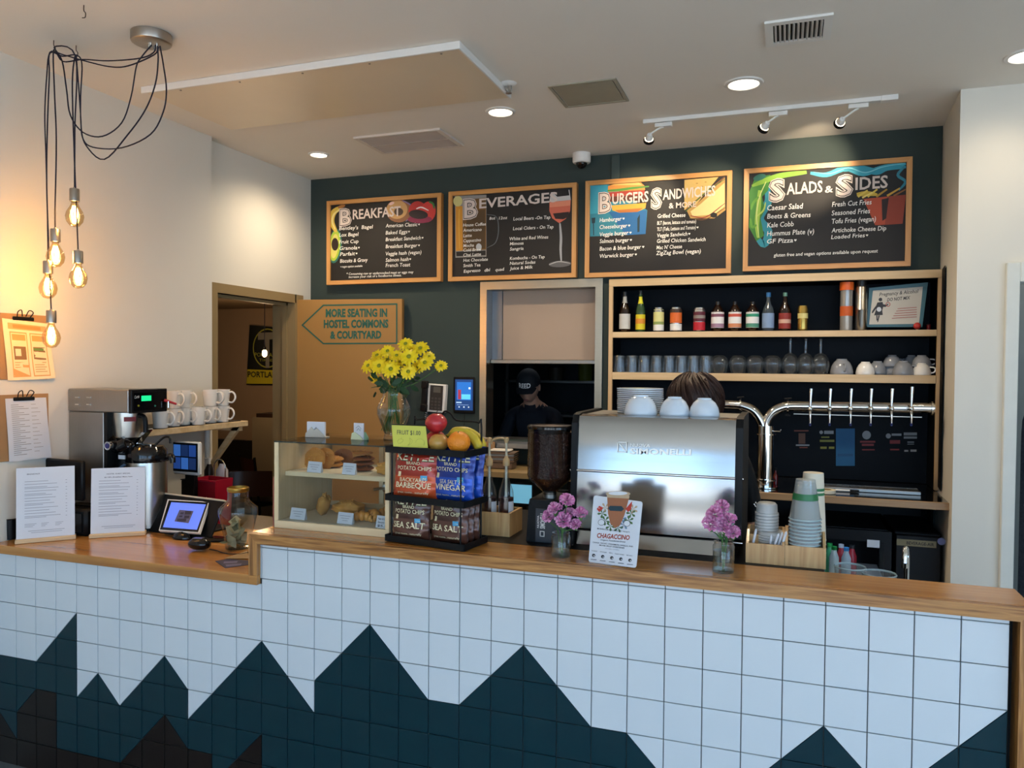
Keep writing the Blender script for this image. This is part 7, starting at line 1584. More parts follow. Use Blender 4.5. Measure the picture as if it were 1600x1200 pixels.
menu_stand('third white menu stand at the far left, mostly cut off by the picture edge', (-70, 842), (2, 834), (0, 770), 'MENU' if False else 'DINNER', None)
# black card readers / boxes at the left
A = lp(17, 842); t = thing('black_pen_cup', 'small black cup beside the left menu stand', 'cup', (A[0], A[1], LZ)); s = mpp(A); part('cup_body', G().lathe([(0, 0), (9*s, 0), (9.5*s, 32*s), (8.5*s, 32*s), (8.5*s, .004), (0, .004)], n=20), M_BLK, t); part('rim', G().lathe([(9.5*s, 31*s), (10*s, 32*s), (9*s, 32.5*s)], n=20), M_BLKG, t)
A = lp(18, 815); t = thing('black_printer', 'low black receipt printer at the left wall behind the menus', 'printer', (LX+.16, .30, LZ)); part('housing', G().box(-.1, .1, -.08, .1, 0, .12, .012), M_BLKM, t); part('paper_slot', G().box(-.06, .06, -.02, 0, .1205, .124), M_BLKG, t); part('front_panel', G().box(-.08, .08, -.084, -.0805, .02, .1), M_BLKG, t)
# monitor behind the left menu
A = at(98, 720, Y=.235); s = mpp(A); mw = 42*s; t = thing('pos_monitor', 'black flat monitor seen from behind the left menu', 'monitor', (A[0], .235, LZ), -.05); zt = A[2]-LZ+.005; zb = zt-62*s
part('screen_body', G().box(-mw, mw, 0, .022, zb, zt, .006), M_BLK, t); part('rear_housing', G().box(-mw*.6, mw*.6, -.02, -.0005, zb+.03, zt-.035, .01), M_BLKM, t); part('neck', G().tube([(.03, -.01, zb+.05), (.05, .01, zb*.5), (.03, .02, .012)], .014, 10, 4), M_BLKM, t); part('stand_base', G().cyl((0, .03, 0), (0, .03, .012), .09, n=28), M_BLKG, t); part('port_label', G().box(mw*.62, mw*.8, -.0215, -.0206, zt-.09, zt-.03), M_PAPER, t); part('display_glass', G().box(-mw*.93, mw*.93, .0225, .0235, zb+.015, zt-.015), M_BLKG, t)
# ================================================================== COFFEE BREWER
BYY = at(106, 640, X=LX+.004)[1]; bX0 = LX+.004; xf = at(206, 640, Y=BYY)[0]; xm = xf-.03; bY1 = at(261, 640, X=xf)[1]; bzt = at(185, 609, Y=BYY)[2]; zh = at(185, 645, Y=BYY)[2]
cb_ = thing('coffee_brewer', 'stainless commercial coffee brewer with green digital display against the left wall', 'coffee brewer', ((bX0+xf)/2, BYY, LZ))
xs = at(161, 700, Y=BYY)[0]
def bf(px, py, d=0): return at(px, py, X=xf+d)
part('tower_body', G().box(bX0, xs, BYY+.003, bY1, LZ+.02, zh-.001, .003), M_STEELD, cb_, 0, True); part('head_shell', G().box(bX0, xf-.0205, BYY, bY1, zh, bzt, .004), M_STEELD, cb_, 0, True)
part('control_panel', G().box(xf-.02, xf, BYY-.002, bY1+.002, zh-.002, bzt+.003, .003), M_BLK, cb_, 0, True); zp0, zp1 = bf(232, 640)[2], bf(232, 616)[2]; part('panel_face', G().box(xf+.0004, xf+.0018, BYY+.012, bY1-.012, zh+.01, bzt-.014), M_BLKG, cb_, 0, True)
D0, D1 = bf(221, 618.5, .002), bf(236, 626, .002); part('display', G().box(xf+.002, xf+.0035, D0[1], D1[1], D1[2], D0[2]), glow('green_lcd', '#14D080', 1.1), cb_, 0, True)
g = G(); put_text(g, 'Curtis', bf(210, 623, .002), bf(217.5, 621.5, .002), 4.5*mpp(D0), (.001, 0, 0), .0, .3); part('maker_lettering', g, M_WHT, cb_, 0, True)
for px, c_ in ((216, '#8A8A2A'), (242, '#2A6A5A')): q = bf(px, 634, .002); part('button', G().cyl((q[0], q[1], q[2]), (q[0]+.003, q[1], q[2]), .0045, n=12), mat('btn'+c_.strip('#'), c_, .4), cb_, 40, True)
for px in (121, 139):
    for py in (621, 632): q = at(px, py, Y=BYY); part('rivet', G().cyl((q[0]-.011, BYY-.0015, q[2]), (q[0]+.011, BYY-.0015, q[2]), .003, n=8), M_CHR, cb_, 40, True)
part('back_spine', G().box(xs+.0005, xs+.02, BYY+.004, bY1-.002, LZ+.02, zh-.002), M_BLKM, cb_, 0, True); part('base', G().box(bX0, xf-.02, BYY, bY1, LZ, LZ+.0195, .003), M_STEELD, cb_, 0, True)
q = at(199, 660, Y=(BYY+bY1)/2); s = mpp(q); Zq = lambda py: at(199, py, Y=q[1])[2]
part('brew_basket', G().lathe([(26*s, zh-.002), (26*s, Zq(652)), (22*s, Zq(682)), (5*s, Zq(690)), (4*s, Zq(694))], (q[0], q[1], 0), 28), M_STEEL, cb_, 50, True); a_ = -.85
part('basket_label', G().lathe([(26.4*s, Zq(657)), (26.6*s, Zq(650))], (q[0], q[1], 0), 8, a0=a_-.1, a1=a_+.55), flat('#7A2A2E'), cb_, 0, True)
h3 = Vector((q[0]+27*s*.95, q[1]-27*s*.1, 0)); part('basket_handle', G().tube([h3+Vector((0, 0, Zq(648))), h3+Vector((.035, -.0, Zq(652))), h3+Vector((.04, 0, Zq(674)))], .011, 10, 4), M_BLK, cb_, 60, True)
h_ = bf(263, 627, .02); part('hot_water_lever', G().tube([h_+Vector((-.0, 0, -.03)), h_], .005, 8), M_CHR, cb_, 50, True); part('red_lever_grip', G().tube([h_+Vector((-.012, -.012, .006)), h_+Vector((.02, .03, -.014))], [.007, .005], 10), mat('red_grip', '#A8222A', .4), cb_, 60, True)
# portafilter style decanter spout
hd = at(186, 690, Y=BYY+.05); s = mpp(hd)
dc = thing('black_decanter', 'black insulated coffee decanter hanging below the brewer head', 'coffee pot', (hd[0], BYY+.07, LZ+.0197))
zq = lambda py: at(180, py, Y=BYY+.02)[2]-LZ-.0197
part('pot_body', G().lathe([(0, 0), (.055, .0), (.058, .01), (.058, zq(735)), (.045, zq(715)), (.035, zq(700))], (-.0, .03, 0), 24), M_BLKM, dc, 50); part('spout_head', G().tube([(-.05, .02, zq(675)), (-.03, -.03, zq(690)), (.02, -.045, zq(698)), (.055, -.03, zq(692))], [.022, .034], 16, 5).sph((.03, -.02, zq(698)), (.05, .04, .036), 16, 10), M_BLKG, dc, 60)
q = at(170.5, 695, Y=BYY-.02); part('chrome_cap', G().cyl((q[0]-dc.location[0], -.085, zq(695)), (q[0]-dc.location[0], -.1, zq(695)), .019, n=20), M_CHR, dc, 50); part('cap_centre', G().cyl((q[0]-dc.location[0], -.1003, zq(695)), (q[0]-dc.location[0], -.102, zq(695)), .012, n=20), mat('indigo_cap', '#2A2E6A', .4), dc, 50); part('cap_neck', G().cyl((q[0]-dc.location[0], -.0, zq(695)), (q[0]-dc.location[0], -.0848, zq(695)), .022, n=18), M_BLKG, dc, 50)
# airpot
A = lp(233, 829); A = Vector((A[0]+.0, A[1]+.01, LZ)); A = Vector((at(229, 800, Y=.47)[0], .47, LZ)); s = mpp(A); ap = thing('airpot', 'tall steel airpot with black pump lid and chrome lever', 'airpot', tuple(A)); za = lambda py: at(235, py, Y=A[1])[2]-LZ; R = 30*s
part('steel_body', G().lathe([(0, .012), (R, .012), (R, za(724)), (R*.98, za(720))], n=36), M_STEEL, ap, 50); part('base_ring', G().lathe([(0, 0), (R*1.01, 0), (R*1.01, .0115), (0, .0118)], n=36), M_BLK, ap, 50)
part('black_shoulder', G().lathe([(R*.985, za(721)), (R*1.01, za(718)), (R, za(704)), (R*.9, za(700)), (R*.84, za(697)), (0, za(695))], n=32), M_BLKG, ap, 50)
part('pump_lever', G().prism([(-22*s, za(698)), (-20*s, za(700)), (8*s, za(671)), (6*s, za(670)), (-4*s, za(676))], -.018, .018), M_CHR, ap, 0); part('lever_base', G().box(-17*s, 14*s, -.016, .016, za(697), za(693), .003), M_CHR, ap, 0)
part('pour_spout', G().tube([(R*.8, -.0, za(712)), (R*1.3, -.01, za(714)), (R*1.85, -.02, za(710)), (R*1.95, -.02, za(720))], [.02, .012], 12, 4), M_BLKG, ap, 60); part('carry_handle', G().tube([(R*.5, .0, za(697)), (R*.9, .02, za(684)), (R*1.3, .02, za(683)), (R*1.35, .02, za(692))], .005, 8, 4), M_BLK, ap, 60)
part('blue_tag', G().prism([(-R-.006, za(733)), (-R-.0, za(735)), (-R*.3, za(724)), (-R*.45, za(722))], -R*.98-.004, -R*.98-.002), flat('#3A5A7A'), ap, 0); part('white_sticker', G().box(-R*.98, -R*.55, -R*.86, -R*.85, za(716), za(710)), M_PAPER, ap, 0)
# ================================================================== MUG SHELF
MX = -3.44; ma, mb = at(388, 660, X=MX), at(300, 668, X=MX); MZ = at(330, 662, X=MX)[2]
msf = thing('mug_shelf', 'pale wooden wall shelf full of white mugs beside the doorway', 'shelf', (LX+.15, .95, MZ-.03)); ys = .56; ye = ma[1]
part('shelf_board', G().box(LX+.001, MX, ys, ye, MZ-.034, MZ-.003, .003), M_MAPLE, msf, 0, True); part('black_mat', G().box(LX+.01, MX-.018, ys+.01, ye-.04, MZ-.0028, MZ), mat('black_rubber_mat', '#12110F', .8, var=.3, scale=90, bump=.3), msf, 0, True)
yb_ = at(336, 700, X=MX-.05)[1]
part('bracket', G().prism([(LX+.001, MZ-.28), (LX+.03, MZ-.28), (MX-.03, MZ-.036), (MX-.075, MZ-.036)], YN-.05, YN-.025), M_MAPLE, msf, 0, True); part('bracket_rail', G().box(LX+.001, MX-.03, YN-.05, YN-.025, MZ-.06, MZ-.0345), M_MAPLE, msf, 0, True)
wp = at(324, 700, Y=YN-.1); pp = thing('white_pipe', 'upright white pipe below the mug shelf', 'pipe', (wp[0], YN-.1, LOW)); part('pipe_tube', G().cyl((0, 0, .0), (0, 0, MZ-.036-LOW), .015, n=16), M_WHT, pp); part('pipe_collar', G().cyl((0, 0, 0), (0, 0, .012), .024, n=18), M_WHT, pp)
# mugs: (px centre, base py, rows) stand mouth up or down; two tiers
M_MUG = mat('white_mug_glaze', '#E9E3D8', .16, var=.015, coat=.4)
def mug(loc, lab, ha):
    t = thing('mug', lab, 'mug', loc, ha, 'white mugs on the wall shelf'); h = .088; R = .041
    part('mug_body', G().lathe([(0, .003), (R*.78, 0), (R*.82, .003), (R*1.0, h), (R*.94, h), (R*.76, .008), (0, .008)], n=26), M_MUG, t, 50)
    part('mug_handle', G().tube([(R*.86, 0, h*.22), (R*1.35, 0, h*.2), (R*1.75, 0, h*.42), (R*1.72, 0, h*.68), (R*1.35, 0, h*.85), (R*.93, 0, h*.82)], .0052, 9, 5), M_MUG, t, 60)
    return t
def mug_inv(loc, ha, lab):
    pass
s0_ = .088
mp_ = [ # (px, base y px, X plane, tier, label)
 (251, 662, -3.47, 0, 'nearest lower mug at the left end of the shelf'), (270, 660, -3.50, 0, 'lower mug second along from the brewer'), (287, 659, -3.52, 0, 'lower mug below the third upper mug'), (310, 661, -3.465, 0, 'single squat mug in front of the gap in the upper row'), (328, 658, -3.50, 0, 'lower mug just left of the end stack'), (347, 656, -3.485, 0, 'lower mug of the end stack by the doorway'),
 (270, 640, -3.50, 1, 'upper mug nearest the brewer'), (287, 638, -3.52, 1, 'second upper mug along the shelf'), (303, 637, -3.55, 1, 'third upper mug, set back toward the wall'), (326, 638, -3.50, 1, 'upper mug left of the end stack'), (344, 636, -3.49, 1, 'upper mug of the end stack by the doorway'),
 (303, 659, -3.55, 0, 'lower mug set back toward the wall under the third upper one')]
first = None; ym = {}
for px, py, xp, tier, lab in mp_:
    y_ = at(px, 660, X=xp)[1]; z_ = MZ+.0005+tier*.0895
    rot_ = .15+random.uniform(-.25, .25)
    L_ = 'white mug, '+lab
    if tier == 1:
        near = min((v for v in ym.values()), key=lambda v: abs(v[0]-xp)+abs(v[1]-y_)); 
        xp, y_ = near[0]+.0015, near[1]+.0015
    if first is None: first = mug((xp, y_, z_), L_, rot_)
    else: dup(first, (xp, y_, z_), rot_, L_)
    if tier == 0: ym[px] = (xp, y_)
# ================================================================== REGISTER AREA
# rear utility counter along the passage with screens and bucket
uc = thing('rear_counter', 'low dark rear counter below the mug shelf', 'counter', (-3.2, 1.0, 0)); UZ = .86
part('worktop', G().box(LX+.02, -2.83, .70, 1.42, UZ-.03, UZ, .003), mat('dark_worktop', '#1A1A1A', .4, coat=.2), uc, 0, True); part('cabinet_body', G().box(LX+.03, -2.85, .72, 1.41, .0, UZ-.031), M_BLKM, uc, 0, True)
A = at(290, 716, Y=.80); s = mpp(A); t = thing('security_monitor', 'screen showing a grid of blue security camera pictures', 'monitor', (A[0], .80, UZ), -.05); z0 = A[2]-UZ
part('monitor_shell', G().box(-27*s, 27*s, 0, .025, z0-26*s, z0+26*s, .006), M_WHT, t); part('monitor_bezel', G().box(-25*s, 25*s, -.004, -.0004, z0-21*s, z0+24*s, .002), M_BLK, t); part('monitor_stand', G().box(-.03, .03, .026, .05, .0, z0).box(-.09, .09, -.03, .08, .0, .012), M_BLK, t)
for i in range(3):
    for j in range(2): part('camera_picture', G().box((-23+i*15.6)*s, (-9+i*15.6)*s, -.0055, -.0043, z0+(-17+j*20)*s, z0+(1+j*20)*s), glow('cctv_%d' % ((i+j) % 3), ('#1C3A78', '#2E5A9E', '#142850')[(i+j) % 3], .9), t)
A = at(331, 765, Y=.92); s = mpp(A)
rb = thing('red_bucket', 'red square plastic bucket with white print', 'bucket', (A[0], .92, UZ+.0005), -.1); ztb = at(330, 747, Y=.92)[2]-UZ; wb = 26*mpp(at(330, 765, Y=.92))
def sqp(w_, d_, z): return [(-w_, -d_, z), (w_, -d_, z), (w_, d_, z), (-w_, d_, z)]
g = G(); v_ = sqp(wb*.85, .05, 0)+sqp(wb, .06, ztb)+sqp(wb*.95, .056, ztb)+sqp(wb*.8, .046, .004); g._add(v_, [(3, 2, 1, 0)]+[(a*4+i, a*4+(i+1) % 4, a*4+4+(i+1) % 4, a*4+4+i) for a in range(3) for i in range(4)]+[(12, 13, 14, 15)]); g.fix = True
part('bucket_wall', g, mat('red_plastic', '#A3142A', .35, var=.04), rb, 30); part('rim_lip', G().box(-wb*1.04, wb*1.04, -.066, -.0605, ztb-.012, ztb, .002), mat('red_plastic', ''), rb, 0)
g = G(); 
for i, l in enumerate(('Sanitizing', 'Solution')): put_text(g, l, (wb*.3, -.058, ztb*(.62-.14*i)), (wb*.85, -.058, ztb*(.62-.14*i)), ztb*.08, (0, -.0045, 0), .01)
part('bucket_print', g, M_WHT, rb, 0)
A = at(292, 762, Y=.93); t = thing('black_bin', 'black square container marked with a white numeral one', 'container', (A[0], .95, UZ+.0005)); s = mpp(A); part('bin_body', G().box(-9*s, 9*s, -.03, .06, 0, at(292, 750, Y=.93)[2]-UZ, .004), M_BLKM, t); g = G(); put_text(g, '1', (-1*s, -.0315, .03), (2*s, -.0315, .03), 8*s, (0, 0, 0), .02); part('numeral', g, M_WHT, t, 0); part('bin_lip', G().box(-9.5*s, 9.5*s, -.032, .062, at(292, 750, Y=.93)[2]-UZ, at(292, 750, Y=.93)[2]-UZ+.004), M_BLK, t)
for px, pt, w_, c_, lab, R_ in ((327, 716, 15, '#1A1212', 'dark pump soap bottle behind the red bucket', 0), (347, 718, 18, '#B8B4BC', 'pale bottle with chrome hoop handle behind the red bucket', 1)):
    Y = 1.13; p = at(px, 760, Y=Y); s = mpp(p); z_ = lambda py: at(px, py, Y=Y)[2]-UZ
    t = thing('pump_bottle', lab, 'bottle', (p[0], Y, UZ+.0005)); r = w_*s/2
    part('bottle_body', G().lathe([(0, 0), (r, 0), (r, z_(735)), (r*.5, z_(727)), (r*.45, z_(725))], n=20), mat('bottle_'+c_.strip('#'), c_, .3), t, 50)
    if R_: part('hoop_handle', G().tube([(-r*1.2, -.02, z_(745)), (-r*1.1, -.02, z_(725)), (0, -.02, z_(717)), (r*1.1, -.02, z_(725)), (r*1.2, -.02, z_(745))], .004, 8, 5), M_CHR, t, 60)
    else: part('pump_head', G().cyl((0, 0, z_(726)), (0, 0, z_(720)), .008, n=12).tube([(0, 0, z_(718)), (-.03, 0, z_(717))], .005, 8).cyl((0, 0, z_(720)), (0, 0, z_(716)), .011, n=12), M_WHT, t, 50); part('label_band', G().lathe([(r+.0006, z_(755)), (r+.0006, z_(742))], n=20), mat('soap_label', '#8A4A52', .5), t, 50)
# POS terminal leaning away from us (we see its back and top edge)
A, B_ = at(252, 771, Y=.50), at(351, 779, Y=.44); C_ = (A+B_)/2; s = mpp(C_); an = math.atan2(B_[1]-A[1], B_[0]-A[0]); wp_ = (B_-A).length
ps_ = thing('register_screen', 'large register touchscreen turned away, its pale top edge showing', 'register', (C_[0], C_[1], LZ), an); hz_ = C_[2]-LZ
tr = Matrix.Translation((0, 0, hz_-.004)) @ Matrix.Rotation(math.radians(62), 4, 'X')
part('screen_shell', G().tf(tr).box(-wp_/2, wp_/2, -.19, 0, -.012, 0, .003), M_BLKM, ps_, 0); part('pale_top_edge', G().tf(tr).box(-wp_/2, wp_/2, -.004, .004, -.016, .004, .002), mat('pale_plastic_edge', '#C9BCA6', .4), ps_, 0)
part('rear_shell', G().tube([(0, -.0, hz_-.05), (0, .06, .05), (0, .08, .01)], .022, 10, 4), M_BLKM, ps_, 60); part('stand_base', G().box(-.09, .09, .0, .15, 0, .012, .004), M_BLKM, ps_, 0)
# customer tablet facing us
q = [(262, 780), (327, 784), (311, 833), (248, 829)]
tb0 = lp(285, 842); tbb = thing('customer_tablet', 'white edged payment tablet with blue screen on a black stand', 'tablet', (tb0[0], tb0[1], LZ))
pl_o = at(288, 834, Y=tb0[1]-.01); pl_n = Vector((-.08, -.72, .68)).normalized()
def ot(px, py, d=0): dr_ = Vector(ray(px, py)); t = (Vector(pl_o)-Vector(CAM)).dot(pl_n)/dr_.dot(pl_n); return Vector(CAM)+dr_*t+pl_n*d
def slab(g, pts, d0, d1): A_ = [ot(*p, d1) for p in pts]; B__ = [ot(*p, d0) for p in pts]; n = len(pts); g._add(A_+B__, [tuple(range(n)), tuple(reversed(range(n, 2*n)))]+[(i, (i+1) % n, n+(i+1) % n, n+i) for i in range(n)]); g.fix = True; return g
part('tablet_body', slab(G(), q, -.012, 0), M_WHT, tbb, 0, True); part('bezel', slab(G(), [(264, 782), (325, 785.5), (309.5, 831.5), (250, 827.5)], .0002, .0012), M_BLKG, tbb, 0, True)
part('screen', slab(G(), [(268, 785), (322, 788.5), (308, 828), (255, 824)], .0014, .002), glow('tablet_blue', '#5A78E0', .75), tbb, 0, True); part('greyed_picture', slab(G(), [(281, 797), (303, 799), (295, 818), (273, 815)], .0022, .0026), glow('tablet_grey', '#4A4A66', .35), tbb, 0, True)
g = G()
for a_, b_ in (((283, 801), (288, 801.5)), ((290, 799), (300, 802)), ((281, 806), (286, 806)), ((289, 806), (297, 808)), ((278, 811), (292, 813))): slab(g, [a_, (b_[0], a_[1]), (b_[0]-1, b_[1]+2.5), (a_[0]-1, b_[1]+2.5)], .0027, .003)
part('picture_shapes', g, glow('tablet_dark', '#26263A', .2), tbb, 0, True)
c = lp(290, 842); s = mpp(c); part('stand_foot', G().lathe([(0, 0), (17*s, 0), (18*s, .006), (14*s, .02), (6*s, .03), (0, .032)], (0, 0, 0), 26, 1, .6), M_BLKG, tbb, 60); part('stand_arm', G().tube([(0, .005, .02), (0, .03, .035), (0, .04, .06)], .012, 10, 3), M_BLKG, tbb, 60)
c = lp(309, 861); s = mpp(c); t = thing('card_reader', 'small rounded black card reader on the counter by the tablet', 'card reader', (c[0], c[1]+.01, LZ), .15); part('reader_body', G().sph((0, 0, 10*s), (18*s, .03, 9.5*s), 22, 12, lambda v: Vector((max(-.82, min(.82, v.x))*1.1, v.y, max(-.85, min(.85, v.z))))), M_BLKG, t, 60); part('top_screen', G().box(-10*s, 6*s, -.012, .012, 18*s, 19.5*s), mat('reader_face', '#5A5038', .2), t); part('cable', G().tube([(16*s, .005, .006), (30*s, -.0, .003), (50*s, -.03, .003), (75*s, -.03, .003), (85*s, .01, .003)], .0022, 6, 5), M_BLK, t, 60)
c = lp(332, 846); s = mpp(c); t = thing('black_puck_base', 'flat black base pad lying behind the card reader', 'card reader', (c[0], c[1]+.02, LZ), .1); part('pad', G().lathe([(0, 0), (24*s, 0), (25*s, .005), (22*s, .012), (0, .014)], (0, 0, 0), 28, 1.1, .55), M_BLK, t, 60); part('pad_top', G().lathe([(0, .0145), (16*s, .0142)], (0, 0, 0), 24, 1.1, .5), M_BLKG, t, 60)
# tip jar
p = lp(372, 856); p = Vector((p[0], p[1], LZ)); s = mpp(p); tj = thing('tip_jar', 'big clear glass tip jar with gold rim and dollar bills inside', 'jar', tuple(p)); zj = lambda py: at(372, py, Y=p[1])[2]-LZ
prof = [(0, .004), (18*s, 0), (19*s, .004), (21*s, zj(838)), (27*s, zj(812)), (30*s, zj(800)), (29*s, zj(793)), (20*s, zj(785)), (16*s, zj(780)), (15.5*s, zj(766))]
part('glass_wall', G().lathe(prof, n=36), glass('jar_glass', (.93, .95, .9), tint=.5, rough=.01), tj, 60); part('gold_rim', G().lathe([(15.5*s, zj(768)), (16.6*s, zj(766)), (16.6*s, zj(762)), (14.8*s, zj(761)), (14.6*s, zj(766))], n=32), mat('brass_rim', '#B8984A', .3, .9), tj, 50)
part('glass_foot', G().lathe([(0, .0), (18*s, .0), (19*s, .005), (0, .008)], n=32), M_GLS, tj, 60)
rnd = random.Random(9); M_BILL = mat('dollar_bill_paper', '#B2AF92', .7, var=.3, scale=70); M_BILL2 = mat('bill_print', '#6C735A', .7)
for i in range(11):
    cxx, cyy = rnd.uniform(-.016, .016), rnd.uniform(-.016, .016); z_ = .012+i*.009; ra_, rt = rnd.uniform(0, 6.28), rnd.uniform(-1.2, 1.2)
    T = Matrix.Translation((cxx, cyy, z_+.01)) @ Matrix.Rotation(ra_, 4, 'Z') @ Matrix.Rotation(rt, 4, 'X')
    t = thing('dollar_bill', 'crumpled dollar bill inside the glass tip jar', 'banknote', (p[0], p[1], p[2]), 0, 'bills in the tip jar'); w_ = .048; h2 = .02
    part('note', G().tf(T).grid(lambda u, v: ((u-.5)*w_*1.3, .007*math.sin(u*5+i), (v-.5)*h2*2), 8, 3), M_BILL, t, 60); part('note_print', G().tf(T).grid(lambda u, v: ((u-.5)*w_*.5, .007*math.sin((.3+u*.4)*5+i)-.0006, (v-.5)*h2*1.1), 4, 2), M_BILL2, t, 60)
t = thing('dollar_bill', 'dollar bill standing upright against the front glass of the tip jar', 'banknote', (p[0]-.006, p[1]-.040, p[2]+.012), -.15, 'bills in the tip jar')
part('note', G().grid(lambda u, v: ((u-.5)*.052, .006*(2*u-1)**2+.002*math.sin(v*5), v*.042+.006*math.sin(u*4)), 8, 4), M_BILL, t, 60); part('note_print', G().grid(lambda u, v: ((u-.5)*.04, .006*(2*(.1+u*.8)-1)**2-.0012, .007+v*.03), 6, 3), M_BILL2, t, 60); part('note_oval', G().lathe([(0, 0), (.009, 0)], n=18), M_BILL, t, 0); t.children[-1].rotation_euler = (PI/2, 0, 0); t.children[-1].location = (0, -.0026, .022)
# flyers
def flyer(nm, lab, pts, c, zo, art=None):
    P = [lp(*q_) for q_ in pts]; t = thing(nm, lab, 'flyer', (P[0][0], P[0][1], LZ+zo)); g = G(); A_ = [Vector((v[0], v[1], LZ+zo+.0008)) for v in P]; B__ = [v-Vector((0, 0, .0008)) for v in A_]; n = len(P); g._add(A_+B__, [tuple(range(n)), tuple(reversed(range(n, 2*n)))]+[(i, (i+1) % n, n+(i+1) % n, n+i) for i in range(n)]); part('sheet', g, c, t, 0, True)
    if art: g = G(); [g.poly([Vector((lp(*q_)[0], lp(*q_)[1], LZ+zo+.0012)) for q_ in a_]) for a_ in art]; part('print', g, flat('#6E6A88'), t, 0, True)
flyer('blue_flyer', 'dark blue printed postcard on the lower counter beside the step', [(336, 877), (356, 874), (388, 876), (388, 883), (352, 888)], flat('#3A3850'), .0, [[(350, 878), (372, 877), (370, 880), (349, 881)], [(352, 883), (378, 881), (376, 884), (354, 886)]])
flyer('kraft_flyer', 'tan folded paper lying above the dark blue postcard', [(350, 874), (386, 862), (389, 874)], flat('#A88A5E'), .0025)
# pink card beside the case
A = at(416, 823, Z=BAR); t = thing('pink_floral_card', 'narrow pink and cream card standing against the left of the pastry case', 'card', (-2.388, .10, BAR+.0006), 0); z_ = at(418, 744, Y=.13)[2]-BAR
part('card_panel', G().box(-.003, .0, .02, .085, 0, z_), mat('cream_card', '#C9A88E', .6), t, 0); part('card_picture', G().box(-.0042, -.0032, .03, .075, .02, z_-.02).box(-.003, -.0, .0185, .0195, .0, z_), flat('#A85248'), t, 0)
# ================================================================== PEOPLE
def skin_mesh(joints, bones, sub=2):
    """joints: name -> ((x,y,z), r); one skinned surface"""
    names = list(joints); idx = {n: i for i, n in enumerate(names)}
    me = bpy.data.meshes.new('s'); me.from_pydata([joints[n][0] for n in names], [(idx[a_], idx[b_]) for a_, b_ in bones], [])
    o = bpy.data.objects.new('s', me); COL.objects.link(o)
    o.modifiers.new('k', 'SKIN'); sv = me.skin_vertices[0].data if me.skin_vertices else None
    if sv is None:
        bpy.context.view_layer.update()
    for i, n in enumerate(names):
        r = joints[n][1]; me.skin_vertices[0].data[i].radius = (r, r) if not isinstance(r, tuple) else r
        me.skin_vertices[0].data[i].use_root = (i == 0)
    m2 = o.modifiers.new('s', 'SUBSURF'); m2.levels = sub; m2.render_levels = sub
    dg = bpy.context.evaluated_depsgraph_get(); out = bpy.data.meshes.new_from_object(o.evaluated_get(dg)); bpy.data.objects.remove(o); return out
def hand(J, Bn, pre, wrist, d, nrm, r=1.0):
    d = Vector(d).normalized(); nrm = Vector(nrm).normalized(); side = d.cross(nrm); w_ = Vector(wrist)
    J[pre+'palm'] = (tuple(w_+d*.05), (.036*r, .017*r)); Bn.append((pre+'wrist', pre+'palm'))
    for k, (off_, L_) in enumerate(((-.028, .062), (-.01, .074), (.01, .07), (.027, .055))):
        a_ = w_+d*.085+side*off_; b_ = a_+d*L_*.5-nrm*.006; c_ = b_+d*L_*.4-nrm*.02
        for nm, q_, rr in (('k', a_, .0095), ('m', b_, .0085), ('t', c_, .0072)): J['%s%d%s' % (pre, k, nm)] = (tuple(q_), rr)
        Bn += [(pre+'palm', '%s%dk' % (pre, k)), ('%s%dk' % (pre, k), '%s%dm' % (pre, k)), ('%s%dm' % (pre, k), '%s%dt' % (pre, k))]
    a_ = w_+d*.035-side*.035-nrm*.006; b_ = a_+(d-side*.7).normalized()*.035-nrm*.01; J[pre+'th1'] = (tuple(a_), .011); J[pre+'th2'] = (tuple(b_), .0095); Bn += [(pre+'palm', pre+'th1'), (pre+'th1', pre+'th2')]
